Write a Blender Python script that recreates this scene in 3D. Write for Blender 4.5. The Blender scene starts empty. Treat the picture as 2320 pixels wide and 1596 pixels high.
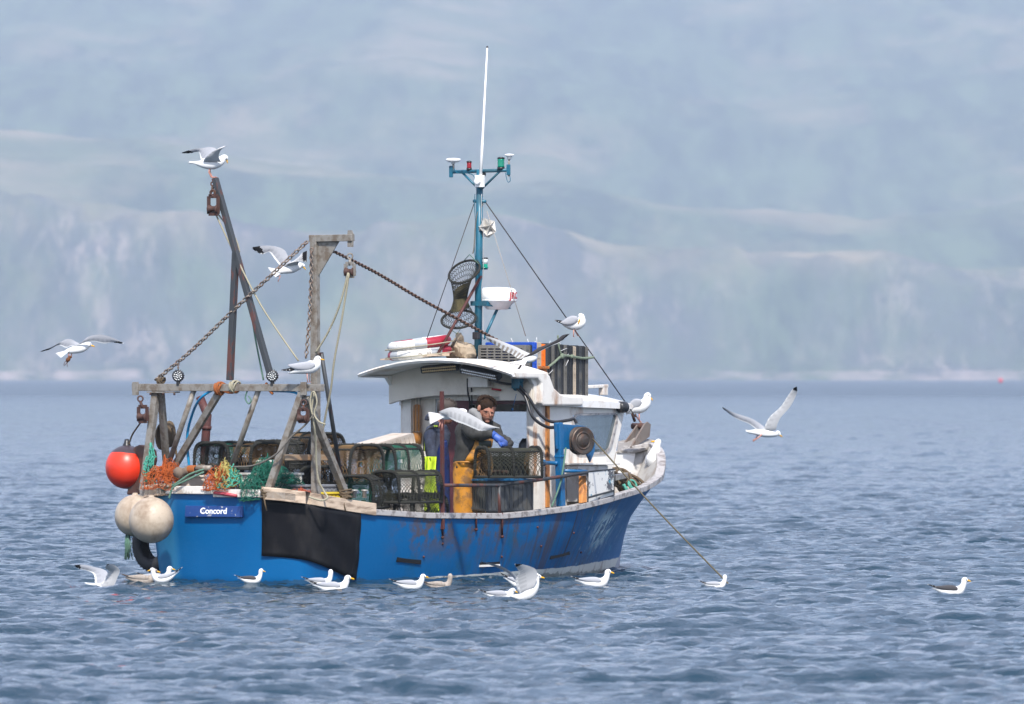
import bpy, math, random
import numpy as np
from mathutils import Vector, Matrix, Quaternion, noise as mnoise

# ------------------------------------------------------------------ camera, light, world
C = bpy.context.scene.collection
SC = bpy.context.scene
R = math.radians
FP = 20900.0            # focal length in photo pixels (photo 2320 wide)
PCX, PCY, HOR = 1160.0, 798.0, 856.0
CAMH = 2.13
PITCH = math.atan((HOR - PCY) / FP)
SUN_EL, SUN_AZ = R(48), R(176)      # azimuth measured clockwise from +Y (the view direction)
camd = bpy.data.cameras.new('camera')
cam = bpy.data.objects.new('camera', camd); C.objects.link(cam)
cam.location = (0, 0, CAMH); cam.rotation_euler = (R(90) + PITCH, 0, 0)
camd.sensor_width = 36; camd.lens = 36 * FP / 2320
camd.clip_start = 1; camd.clip_end = 60000
camd.dof.use_dof = True; camd.dof.focus_distance = 97.5; camd.dof.aperture_fstop = 6.3
SC.camera = cam
SC.view_settings.view_transform = 'Standard'; SC.view_settings.look = 'None'
SC.view_settings.exposure = 0.88; SC.view_settings.gamma = 1
SC.cycles.use_denoising = True
SC.cycles.max_bounces = 8; SC.cycles.volume_bounces = 1; SC.cycles.transparent_max_bounces = 12
SC.cycles.caustics_reflective = False; SC.cycles.caustics_refractive = False

W = bpy.data.worlds.new('World'); SC.world = W; W.use_nodes = True
wn, wl = W.node_tree.nodes, W.node_tree.links
wn.clear()
wo = wn.new('ShaderNodeOutputWorld'); bg = wn.new('ShaderNodeBackground')
sky = wn.new('ShaderNodeTexSky'); sky.sky_type = 'NISHITA'; sky.sun_disc = False
sky.sun_elevation = SUN_EL; sky.sun_rotation = SUN_AZ
sky.air_density = 1.0; sky.dust_density = 0.8; sky.ozone_density = 1.9
bg.inputs[1].default_value = 0.108
# thin broken high cloud
tc = wn.new('ShaderNodeTexCoord'); mp = wn.new('ShaderNodeMapping'); mp.inputs['Scale'].default_value = (1.2, 1.2, 4)
nz = wn.new('ShaderNodeTexNoise'); nz.inputs['Scale'].default_value = 2.6; nz.inputs['Detail'].default_value = 6
cr = wn.new('ShaderNodeValToRGB'); cr.color_ramp.elements[0].position = 0.37; cr.color_ramp.elements[1].position = 0.66
mx = wn.new('ShaderNodeMix'); mx.data_type = 'RGBA'
mx.inputs[7].default_value = (8.4, 8.7, 10.9, 1)
wl.new(tc.outputs['Generated'], mp.inputs[0]); wl.new(mp.outputs[0], nz.inputs[0]); wl.new(nz.outputs[0], cr.inputs[0])
ml = wn.new('ShaderNodeMath'); ml.operation = 'MULTIPLY'; ml.inputs[1].default_value = 0.85
wl.new(cr.outputs[0], ml.inputs[0]); wl.new(ml.outputs[0], mx.inputs[0]); wl.new(sky.outputs[0], mx.inputs[6])
wl.new(mx.outputs[2], bg.inputs[0]); wl.new(bg.outputs[0], wo.inputs[0])

sd = bpy.data.lights.new('sun', 'SUN'); sun = bpy.data.objects.new('sun', sd); C.objects.link(sun)
sd.energy = 3.2; sd.angle = R(2); sd.color = (1, 0.95, 0.88)
sdir = Vector((math.sin(SUN_AZ) * math.cos(SUN_EL), math.cos(SUN_AZ) * math.cos(SUN_EL), math.sin(SUN_EL)))
sun.rotation_euler = sdir.to_track_quat('Z', 'Y').to_euler()

# ------------------------------------------------------------------ frames
def ray(px, py):
    x, y, z = px - PCX, FP, -(py - PCY)
    c, s = math.cos(PITCH), math.sin(PITCH)
    return Vector((x, y * c - z * s, y * s + z * c))
def P2W(px, py, Y):
    d = ray(px, py); t = Y / d.y
    return Vector((d.x * t, Y, CAMH + d.z * t))
ANG = R(35); D0 = 95.0
BX0 = (487 - PCX) / FP * D0
BM = Matrix.Translation((BX0, D0, 0)) @ Matrix.Rotation(R(90) - ANG, 4, 'Z')
BMI = BM.inverted()
def P2B(px, py, x=None, y=None, z=None):
    """photo pixel -> point in the boat's frame (x forward, y port, z up) on the plane x=, y= or z="""
    o = BMI @ Vector((0, 0, CAMH)); d = (BMI.to_3x3() @ ray(px, py))
    if x is not None: t = (x - o.x) / d.x
    elif y is not None: t = (y - o.y) / d.y
    else: t = (z - o.z) / d.z
    return o + d * t
ID4 = Matrix.Identity(4)

# ------------------------------------------------------------------ mesh builder
class MB:
    def __init__(s): s.v = []; s.f = []; s.m = []; s.cm = 0; s.sm = []; s.smooth = True
    def add(s, vs, fs, smooth=None):
        o = len(s.v); s.v.extend([tuple(v) for v in vs])
        for f in fs:
            s.f.append(tuple(i + o for i in f)); s.m.append(s.cm); s.sm.append(s.smooth if smooth is None else smooth)
        return s
    def box(s, c, size, M=None):
        hx, hy, hz = size[0] / 2, size[1] / 2, size[2] / 2
        vs = [Vector((x, y, z)) for z in (-hz, hz) for y in (-hy, hy) for x in (-hx, hx)]
        if M is not None: vs = [M @ v for v in vs]
        c = Vector(c)
        return s.add([v + c for v in vs], [(0, 2, 3, 1), (4, 5, 7, 6), (0, 1, 5, 4), (2, 6, 7, 3), (0, 4, 6, 2), (1, 3, 7, 5)], False)
    def bb(s, a, b):
        a = Vector(a); b = Vector(b)
        return s.box((a + b) / 2, [abs(b[i] - a[i]) for i in range(3)])
    def beam(s, a, b, w, h, up=(0, 0, 1)):
        a = Vector(a); b = Vector(b); d = (b - a); L = d.length; d = d / L
        u = Vector(up); r = d.cross(u)
        if r.length < 1e-4: r = d.cross(Vector((1, 0, 0)))
        r.normalize(); u = r.cross(d).normalized()
        vs = [p + r * (i * w / 2) + u * (j * h / 2) for p in (a, b) for j in (-1, 1) for i in (-1, 1)]
        return s.add(vs, [(0, 1, 3, 2), (4, 6, 7, 5), (0, 4, 5, 1), (2, 3, 7, 6), (0, 2, 6, 4), (1, 5, 7, 3)], False)
    def tube(s, pts, r, n=8, closed=False, cap=True):
        pts = [Vector(p) for p in pts]; N = len(pts)
        rs = r if isinstance(r, (list, tuple)) else [r] * N
        rings = []
        prev = None
        for i, p in enumerate(pts):
            if closed: t = pts[(i + 1) % N] - pts[i - 1]
            else: t = pts[min(i + 1, N - 1)] - pts[max(i - 1, 0)]
            if t.length < 1e-9: t = Vector((0, 0, 1))
            t.normalize()
            if prev is None:
                a = Vector((0, 0, 1)) if abs(t.z) < 0.9 else Vector((1, 0, 0))
                u = t.cross(a).normalized()
            else:
                u = prev - t * prev.dot(t)
                u = u.normalized() if u.length > 1e-6 else t.orthogonal().normalized()
            prev = u; w = t.cross(u)
            rings.append([p + (u * math.cos(2 * math.pi * k / n) + w * math.sin(2 * math.pi * k / n)) * rs[i] for k in range(n)])
        return s.loft(rings, closed=closed, cap=cap)
    def loft(s, rings, closed=False, cap=True, ringclosed=True, smooth=None):
        n = len(rings[0]); N = len(rings); vs = [v for rg in rings for v in rg]; fs = []
        for i in range(N if closed else N - 1):
            a = i * n; b = ((i + 1) % N) * n
            for k in range(n if ringclosed else n - 1):
                k2 = (k + 1) % n; fs.append((a + k, a + k2, b + k2, b + k))
        if cap and not closed and ringclosed:
            fs.append(tuple(range(n))[::-1]); fs.append(tuple((N - 1) * n + k for k in range(n)))
        return s.add(vs, fs, smooth)
    def ell(s, c, r, seg=14, rings=9, M=None):
        c = Vector(c); r = (r, r, r) if not hasattr(r, '__len__') else r
        vs = []; fs = []
        for i in range(rings + 1):
            th = math.pi * i / rings
            for k in range(seg):
                ph = 2 * math.pi * k / seg
                v = Vector((r[0] * math.sin(th) * math.cos(ph), r[1] * math.sin(th) * math.sin(ph), r[2] * math.cos(th)))
                if M is not None: v = M @ v
                vs.append(v + c)
        for i in range(rings):
            for k in range(seg):
                k2 = (k + 1) % seg; fs.append((i * seg + k, (i + 1) * seg + k, (i + 1) * seg + k2, i * seg + k2))
        return s.add(vs, fs)
    def lathe(s, c, axis, prof, n=20, smooth=None):
        """prof: list of (distance along axis, radius)"""
        c = Vector(c); a = Vector(axis).normalized(); u = a.orthogonal().normalized(); w = a.cross(u)
        rings = [[c + a * h + (u * math.cos(2 * math.pi * k / n) + w * math.sin(2 * math.pi * k / n)) * max(r, 1e-4) for k in range(n)] for h, r in prof]
        return s.loft(rings, smooth=smooth)
    def torus(s, c, axis, R_, r, n=24, m=8, sq=1.0, up=None):
        c = Vector(c); a = Vector(axis).normalized()
        u = (Vector(up) - a * Vector(up).dot(a)).normalized() if up is not None else a.orthogonal().normalized()
        w = a.cross(u)
        pts = [c + (u * math.cos(2 * math.pi * k / n) * R_ * sq + w * math.sin(2 * math.pi * k / n) * R_) for k in range(n)]
        return s.tube(pts, r, m, closed=True)
    def prism(s, poly, ext):
        e = Vector(ext); p = [Vector(q) for q in poly]; n = len(p)
        vs = p + [q + e for q in p]
        fs = [tuple(range(n))[::-1], tuple(range(n, 2 * n))] + [(k, (k + 1) % n, n + (k + 1) % n, n + k) for k in range(n)]
        return s.add(vs, fs, False)
    def grid(s, P, smooth=None):
        n = len(P[0]); vs = [v for r in P for v in r]; fs = []
        for i in range(len(P) - 1):
            for k in range(n - 1): fs.append((i * n + k, i * n + k + 1, (i + 1) * n + k + 1, (i + 1) * n + k))
        return s.add(vs, fs, smooth)

def tag(o, label=None, cat=None, group=None, kind=None):
    if label: o['label'] = label
    if cat: o['category'] = cat
    if group: o['group'] = group
    if kind: o['kind'] = kind
    return o
def thing(name, label, cat, base, frame=None, group=None):
    """an Empty at the thing's base; base is given in frame (default: the boat's)"""
    F = BM if frame is None else frame
    o = bpy.data.objects.new(name, None); C.objects.link(o)
    o.matrix_world = F @ Matrix.Translation(Vector(base)); o.empty_display_size = 0.1
    o['_m'] = [x for r in o.matrix_world for x in r]
    return tag(o, label, cat, group)
def TM(o): q = list(o['_m']); return Matrix([q[0:4], q[4:8], q[8:12], q[12:16]])
def build(name, mb, mats, parent=None, frame=None, base=None, bevel=0, solid=0, recalc=True, sub=0, anc=None, subsurf=0):
    """one mesh object; coordinates given in frame (default boat's); parent = its thing or part"""
    F = BM if frame is None else frame
    if parent is not None: OM = TM(parent)
    else:
        b = Vector(base) if base is not None else Vector(mb.v[0])
        OM = F @ Matrix.Translation(b)
    T = OM.inverted() @ F
    me = bpy.data.meshes.new(name)
    me.from_pydata([T @ Vector(v) for v in mb.v], [], mb.f)
    if not isinstance(mats, (list, tuple)): mats = [mats]
    for m in mats: me.materials.append(m)
    me.polygons.foreach_set('material_index', mb.m); me.polygons.foreach_set('use_smooth', mb.sm)
    me.update()
    o = bpy.data.objects.new(name, me); C.objects.link(o)
    if parent is not None:
        o.parent = parent
    else: o.matrix_world = OM
    o['_m'] = [x for r in OM for x in r]
    if subsurf:
        md = o.modifiers.new('subsurf', 'SUBSURF'); md.levels = subsurf; md.render_levels = subsurf
    if bevel:
        md = o.modifiers.new('bevel', 'BEVEL'); md.width = bevel; md.segments = 2; md.limit_method = 'ANGLE'; md.angle_limit = R(40); md.harden_normals = False
    if solid:
        md = o.modifiers.new('solid', 'SOLIDIFY'); md.thickness = solid; md.offset = 0
    return o
def dup(o, label=None, delta=None, mat=None, parent=None):
    """copy a thing with its parts and sub-parts; delta is a world-space matrix"""
    c = o.copy(); C.objects.link(c)
    if parent is not None: c.parent = parent
    if delta is not None:
        M = delta @ TM(o); c.matrix_world = M; c['_m'] = [x for r in M for x in r]
    if label: c['label'] = label
    for ch in [q for q in bpy.data.objects if q.parent == o and q != c]: dup(ch, parent=c)
    return c

# ------------------------------------------------------------------ materials
MATS = {}
def newmat(name):
    m = bpy.data.materials.new(name); m.use_nodes = True; MATS[name] = m
    nt = m.node_tree; b = nt.nodes['Principled BSDF']; return m, nt, b
def rgb(c): return (c[0], c[1], c[2], 1)
def nnoise(nt, scale, detail=4, coord='Object', stretch=None, rough=0.55, dist=0.0):
    t = nt.nodes.new('ShaderNodeTexCoord'); mp_ = nt.nodes.new('ShaderNodeMapping')
    if stretch: mp_.inputs['Scale'].default_value = stretch
    n = nt.nodes.new('ShaderNodeTexNoise'); n.inputs['Scale'].default_value = scale; n.inputs['Detail'].default_value = detail
    n.inputs['Roughness'].default_value = rough; n.inputs['Distortion'].default_value = dist
    nt.links.new(t.outputs[coord], mp_.inputs[0]); nt.links.new(mp_.outputs[0], n.inputs[0]); return n.outputs[0]
def ramp(nt, src, p0, p1, c0=(0, 0, 0), c1=(1, 1, 1), interp='LINEAR'):
    r = nt.nodes.new('ShaderNodeValToRGB'); e = r.color_ramp.elements; e[0].position = p0; e[1].position = p1
    e[0].color = rgb(c0); e[1].color = rgb(c1); r.color_ramp.interpolation = interp
    nt.links.new(src, r.inputs[0]); return r.outputs[0]
def mixc(nt, fac, a, b, mode='MIX'):
    m = nt.nodes.new('ShaderNodeMix'); m.data_type = 'RGBA'; m.blend_type = mode
    for k, q in ((0, fac), (6, a), (7, b)):
        if hasattr(q, 'links'): nt.links.new(q, m.inputs[k])
        elif k == 0: m.inputs[0].default_value = q
        else: m.inputs[k].default_value = rgb(q)
    return m.outputs[2]
def mth(nt, op, a, b=0.0, c=None):
    m = nt.nodes.new('ShaderNodeMath'); m.operation = op
    for k, q in enumerate((a, b) if c is None else (a, b, c)):
        if hasattr(q, 'links'): nt.links.new(q, m.inputs[k])
        else: m.inputs[k].default_value = q
    return m.outputs[0]
def bump(nt, b, h, strength=0.3, dist=0.01):
    n = nt.nodes.new('ShaderNodeBump'); n.inputs['Strength'].default_value = strength; n.inputs['Distance'].default_value = dist
    nt.links.new(h, n.inputs['Height']); nt.links.new(n.outputs[0], b.inputs['Normal'])
def mat(name, col, rough=0.5, metal=0.0, dirt=None, amt=0.5, scale=6, stretch=None, bmp=0.0, bscale=40, spec=None, lo=0.5, hi=0.65, var=0.12):
    """paint/metal/rope with gentle tone variation and shaped dirt patches"""
    if name in MATS: return MATS[name]
    m, nt, b = newmat(name)
    v = nnoise(nt, scale * 1.7, 5)
    c = mixc(nt, v, tuple(x * (1 - var) for x in col), tuple(min(1, x * (1 + var)) for x in col))
    if dirt is not None:
        d = ramp(nt, nnoise(nt, scale, 6, stretch=stretch, rough=0.65), lo, hi)
        c = mixc(nt, mth(nt, 'MULTIPLY', d, amt), c, dirt)
        rr = mth(nt, 'MULTIPLY_ADD', d, 0.3, rough); nt.links.new(rr, b.inputs['Roughness'])
    else: b.inputs['Roughness'].default_value = rough
    nt.links.new(c, b.inputs['Base Color']); b.inputs['Metallic'].default_value = metal
    if spec is not None: b.inputs['Specular IOR Level'].default_value = spec
    if bmp: bump(nt, b, nnoise(nt, bscale, 4), bmp, 0.004)
    return m
# ------------------------------------------------------------------ sea (one sheet of real waves, 35 m to the far shore)
def ocean_tile(N, L, wind, wdir, seed, spread=2.0, lmin=0.10):
    rg = np.random.default_rng(seed)
    k = 2 * np.pi * np.fft.fftfreq(N, L / N); kx, ky = np.meshgrid(k, k, indexing='ij')
    kk = np.hypot(kx, ky); kk[0, 0] = 1e-6
    Lw = wind * wind / 9.81
    ph = np.exp(-1 / (kk * Lw) ** 2) / kk ** 4
    cosd = (kx * math.cos(wdir) + ky * math.sin(wdir)) / kk
    ph *= np.abs(cosd) ** spread * np.exp(-(kk * lmin / (2 * np.pi)) ** 2 * 4); ph[0, 0] = 0
    h = (rg.standard_normal((N, N)) + 1j * rg.standard_normal((N, N))) * np.sqrt(ph)
    H = np.fft.ifft2(h).real; s = H.std(); h = h / s
    H = H / s
    DX = np.fft.ifft2(-1j * kx / kk * h).real; DY = np.fft.ifft2(-1j * ky / kk * h).real
    return H, DX, DY, L
def samp(T, x, y):
    N = T.shape[0]; fx = np.floor(x); fy = np.floor(y); ax = x - fx; ay = y - fy
    i = fx.astype(int) % N; j = fy.astype(int) % N; i2 = (i + 1) % N; j2 = (j + 1) % N
    return (T[i, j] * (1 - ax) + T[i2, j] * ax) * (1 - ay) + (T[i, j2] * (1 - ax) + T[i2, j2] * ax) * ay
TILES = [(ocean_tile(1024, 37.0, 2.1, R(84), 3, 4.0), 0.023, 0.0), (ocean_tile(768, 13.7, 1.15, R(68), 5, 2.6, 0.05), 0.0140, 0.5), (ocean_tile(512, 5.3, 0.68, R(22), 9, 1.2, 0.04), 0.0095, 1.1)]
def sea_disp(x, y, fade=1.0):
    H = np.zeros_like(x); DX = np.zeros_like(x); DY = np.zeros_like(x)
    for k, ((h, dx, dy, L), amp, rot) in enumerate(TILES):
        c, s = math.cos(rot), math.sin(rot); u = (x * c + y * s) / L * h.shape[0]; v = (-x * s + y * c) / L * h.shape[0]
        f = fade ** (k * 0.8 + 0.2) * amp if not np.isscalar(fade) else amp
        H += samp(h, u, v) * f; a = samp(dx, u, v) * f; b = samp(dy, u, v) * f
        DX += (a * c - b * s); DY += (a * s + b * c)
    return H, DX * 0.9, DY * 0.9
def sea_z(X, Y):
    h, _, _ = sea_disp(np.array([float(X)]), np.array([float(Y)])); return float(h[0])
ds = []; d = 24.0
while d < 8200:
    ds.append(d); d += 0.075 if d < 125 else 0.075 * (d / 125) ** 2.1 if d < 700 else 0.06 * d * 0.05 * (d / 700)
ds = np.array(ds); NC = 640
t = np.linspace(-1, 1, NC); hw = 12 + ds * 0.105
X = hw[:, None] * t[None, :]; Y = np.repeat(ds[:, None], NC, 1)
fade = np.clip((900 - Y) / 600, 0, 1) * np.clip(160 / Y, 0, 1) ** 0.35
H, DX, DY = sea_disp(X, Y, np.clip(130 / Y, 0, 1) ** 0.5)
H *= np.clip((3400 - Y) / 2600, 0.0, 1) * (1 + 0.9 * np.clip((Y - 150) / 700, 0, 1)); DX *= fade; DY *= fade
# the water lies calmer in the boat's lee
co = np.stack([X + DX, Y + DY, H], -1).reshape(-1, 3).astype(np.float32)
NR = len(ds); idx = np.arange(NR * NC).reshape(NR, NC)
q = np.stack([idx[:-1, :-1], idx[:-1, 1:], idx[1:, 1:], idx[1:, :-1]], -1).reshape(-1, 4)
me = bpy.data.meshes.new('sea'); me.vertices.add(len(co)); me.vertices.foreach_set('co', co.ravel())
me.loops.add(q.size); me.loops.foreach_set('vertex_index', q.ravel().astype(np.int32))
me.polygons.add(len(q)); me.polygons.foreach_set('loop_start', np.arange(0, q.size, 4, dtype=np.int32))
me.polygons.foreach_set('use_smooth', np.ones(len(q), bool)); me.update(calc_edges=True)
sea = bpy.data.objects.new('sea', me); C.objects.link(sea); sea['kind'] = 'structure'
m, nt, b = newmat('sea_water')
b.inputs['Base Color'].default_value = (0.011, 0.034, 0.056, 1); b.inputs['IOR'].default_value = 1.333
gp_ = nt.nodes.new('ShaderNodeNewGeometry'); sp_ = nt.nodes.new('ShaderNodeSeparateXYZ'); nt.links.new(gp_.outputs['Position'], sp_.inputs[0])
mr_ = nt.nodes.new('ShaderNodeMapRange'); nt.links.new(sp_.outputs[1], mr_.inputs[0]); mr_.inputs[1].default_value = 140; mr_.inputs[2].default_value = 1200; mr_.inputs[3].default_value = .035; mr_.inputs[4].default_value = .30; nt.links.new(mr_.outputs[0], b.inputs['Roughness'])
n1 = nnoise(nt, 5.5, 6, stretch=(.8, 1, 1), rough=0.62, dist=0.5)
n2 = nnoise(nt, 0.45, 6, stretch=(1, 1, 1), rough=0.65)
n3 = nnoise(nt, 0.11, 7, stretch=(.6, 1, 1), rough=0.7)
bump(nt, b, mth(nt, 'MULTIPLY_ADD', n3, 2.6, mth(nt, 'MULTIPLY_ADD', n1, 0.17, mth(nt, 'MULTIPLY', n2, 0.75))), 0.42, 0.30)
me.materials.append(m)
# one wide sheet under it out to the horizon on every side
mb = MB(); mb.add([(-9000, -400, -0.17), (9000, -400, -0.17), (9000, 18000, -0.17), (-9000, 18000, -0.17)], [(0, 1, 2, 3)])
o = build('sea', mb, m, frame=ID4, base=(0, 0, -0.17)); o['kind'] = 'structure'

# ------------------------------------------------------------------ far shore: cliffs, moor and forest
def prof(pts, D):
    xs = np.array([(p[0] - PCX) / FP * D for p in pts]); zs = np.array([CAMH + (HOR - p[1]) / FP * D for p in pts]); return xs, zs
Dc, Dr, Ds = 7520.0, 8700.0, 10600.0
cx_, cz_ = prof([(-900, 470), (-300, 440), (0, 452), (150, 458), (300, 480), (450, 497), (600, 515), (800, 520), (1000, 507), (1100, 495), (1230, 520), (1400, 562), (1600, 578), (1800, 584), (2000, 592), (2150, 612), (2320, 618), (3200, 600)], Dc)
rx_, rz_ = prof([(-900, 330), (0, 310), (300, 330), (600, 372), (900, 405), (1080, 425), (1180, 408), (1250, 396), (1340, 418), (1480, 462), (1620, 474), (1750, 478), (1950, 500), (2150, 480), (2320, 470), (3200, 470)], Dr)
sx_, sz_ = prof([(-900, 120), (0, 150), (500, 170), (900, 130), (1300, 190), (1700, 230), (2100, 180), (2320, 160), (3200, 150)], Ds)
def fbm(x, y, octv, seed, n=48):
    rg = np.random.default_rng(seed); out = np.zeros_like(x); a = 1.0; f = 1.0; tot = 0
    for o_ in range(octv):
        g = rg.random((n, n)); xs = x * f + rg.random() * n; ys = y * f + rg.random() * n
        fx = np.floor(xs); fy = np.floor(ys); ax = xs - fx; ay = ys - fy; ax = ax * ax * (3 - 2 * ax); ay = ay * ay * (3 - 2 * ay)
        i = fx.astype(int) % n; j = fy.astype(int) % n; i2 = (i + 1) % n; j2 = (j + 1) % n
        out += a * ((g[i, j] * (1 - ax) + g[i2, j] * ax) * (1 - ay) + (g[i, j2] * (1 - ax) + g[i2, j2] * ax) * ay - 0.5); tot += a; a *= 0.5; f *= 2.03
    return out / tot * 2
dd = np.concatenate([np.linspace(7040, 7600, 190), np.linspace(7610, 8800, 130), np.linspace(8812, 15600, 260)]); xx = np.linspace(-1, 1, 1350)
XX = xx[None, :] * (dd[:, None] * 0.28 + 400); YY = np.repeat(dd[:, None], len(xx), 1)
ci = np.interp(XX.ravel(), cx_, cz_).reshape(XX.shape); ri = np.interp(XX.ravel(), rx_, rz_).reshape(XX.shape); si = np.interp(XX.ravel(), sx_, sz_).reshape(XX.shape)
def sst(a, b, v): u = np.clip((v - a) / (b - a), 0, 1); return u * u * (3 - 2 * u)
shore = 7170 + 44 * fbm(XX / 180, YY * 0 + 3, 4, 4)
gul = fbm(XX / 52, YY / 800, 5, 11)
u1 = np.clip((YY - shore) / (Dc - shore), 0, 1)
face = 0.10 * sst(0, 0.12, u1) + 0.9 * sst(0.10 + 0.1 * gul, 0.86 + 0.16 * gul, u1)
Z = ci * face
back = sst(Dc + 120, Dr, YY); Z = np.where(YY > Dc, (ci - 34 * sst(Dc, Dc + 160, YY)) * (1 - back) + ri * back, Z)
back2 = sst(Dr + 180, Ds, YY); Z = np.where(YY > Dr, (ri - 42 * sst(Dr, Dr + 180, YY)) * (1 - back2) + si * back2, Z)
Z = np.where(YY > Ds, si + (YY - Ds) * 0.13, Z)
amp_ = sst(shore, shore + 120, YY)
Z += amp_ * (14 * fbm(XX / 120, YY / 120, 6, 21) + 24 * gul * sst(0, .3, u1) * (1 - sst(.8, 1.0, u1)))
Z = np.where(YY < shore, -2.0 - (shore - YY) * 0.004, Z + 0.4)
co = np.stack([XX, YY, Z], -1).reshape(-1, 3).astype(np.float32)
NR, NC = XX.shape; idx = np.arange(NR * NC).reshape(NR, NC)
q = np.stack([idx[:-1, :-1], idx[:-1, 1:], idx[1:, 1:], idx[1:, :-1]], -1).reshape(-1, 4)
me = bpy.data.meshes.new('hills'); me.vertices.add(len(co)); me.vertices.foreach_set('co', co.ravel())
me.loops.add(q.size); me.loops.foreach_set('vertex_index', q.ravel().astype(np.int32))
me.polygons.add(len(q)); me.polygons.foreach_set('loop_start', np.arange(0, q.size, 4, dtype=np.int32))
me.polygons.foreach_set('use_smooth', np.ones(len(q), bool)); me.update(calc_edges=True)
hills = bpy.data.objects.new('hills', me); C.objects.link(hills); hills['kind'] = 'structure'
m, nt, b = newmat('hillside'); b.inputs['Roughness'].default_value = 0.95; b.inputs['Specular IOR Level'].default_value = 0.1
g = nt.nodes.new('ShaderNodeNewGeometry'); sx = nt.nodes.new('ShaderNodeSeparateXYZ'); nt.links.new(g.outputs['Position'], sx.inputs[0])
forest = mixc(nt, ramp(nt, nnoise(nt, 0.022, 8, stretch=(1, .12, .5), rough=.7), .4, .62), (0.04, 0.065, 0.045), (0.13, 0.185, 0.095))
moor = mixc(nt, ramp(nt, nnoise(nt, 0.006, 6), .4, .6), (0.14, 0.17, 0.09), (0.34, 0.28, 0.18))
rk = mth(nt, 'MULTIPLY', ramp(nt, nnoise(nt, 0.055, 8, stretch=(1.3, .2, .4), rough=.8), .47, .60), ramp(nt, nnoise(nt, 0.015, 5, stretch=(1, .3, .7)), .38, .60))
rock = mixc(nt, rk, (0.085, 0.095, 0.10), (0.42, 0.34, 0.29))
moorf = ramp(nt, nnoise(nt, 0.0042, 9, stretch=(1, .16, 1.2), rough=.68), .50, .62)
def yband(a0, a1, b0, b1):
    u_ = nt.nodes.new('ShaderNodeMapRange'); nt.links.new(sx.outputs[1], u_.inputs[0]); u_.inputs[1].default_value = a0; u_.inputs[2].default_value = a1
    d_ = nt.nodes.new('ShaderNodeMapRange'); nt.links.new(sx.outputs[1], d_.inputs[0]); d_.inputs[1].default_value = b0; d_.inputs[2].default_value = b1; d_.inputs[3].default_value = 1; d_.inputs[4].default_value = 0
    return mth(nt, 'MULTIPLY', u_.outputs[0], d_.outputs[0])
brow = mth(nt, 'ADD', yband(7380, 7480, 7560, 7800), yband(8350, 8560, 8720, 8800))
brow = mth(nt, 'MULTIPLY', brow, ramp(nt, nnoise(nt, 0.006, 6, stretch=(1, .15, 1)), .35, .55))
top = mixc(nt, mth(nt, 'MAXIMUM', mth(nt, 'MULTIPLY', moorf, .8), brow), forest, moor)
cl = ramp(nt, mth(nt, 'MULTIPLY_ADD', nnoise(nt, 0.008, 5), 700, mth(nt, 'MULTIPLY', sx.outputs[1], 1)), 0, 1)
isc = mth(nt, 'LESS_THAN', sx.outputs[1], Dc - 10)
rockf = mth(nt, 'MULTIPLY', isc, ramp(nt, nnoise(nt, 0.007, 6, stretch=(1, .3, .8), rough=.65), .42, .62))
col = mixc(nt, rockf, top, rock)
beach = mth(nt, 'LESS_THAN', mth(nt, 'MULTIPLY_ADD', nnoise(nt, 0.025, 5, stretch=(1, .1, .1)), 14, sx.outputs[2]), 14.4)
col = mixc(nt, mth(nt, 'MULTIPLY', beach, ramp(nt, nnoise(nt, 0.018, 6, stretch=(1, .2, 3), rough=.7), .42, .6)), col, (0.42, 0.34, 0.31))
nt.links.new(col, b.inputs['Base Color']); me.materials.append(m)

# ------------------------------------------------------------------ haze
mb = MB(); mb.bb((-5200, -60, -6), (5200, 15800, 1450))
m = bpy.data.materials.new('haze_air'); m.use_nodes = True; nt = m.node_tree; nt.nodes.clear()
om = nt.nodes.new('ShaderNodeOutputMaterial'); pv = nt.nodes.new('ShaderNodeVolumePrincipled')
pv.inputs['Color'].default_value = (0.68, 0.765, 0.88, 1); pv.inputs['Density'].default_value = 0.000135; pv.inputs['Anisotropy'].default_value = 0.2
nt.links.new(pv.outputs[0], om.inputs['Volume'])
haze = build('haze', mb, m, frame=ID4, base=(0, 0, 0)); haze['kind'] = 'stuff'
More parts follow.
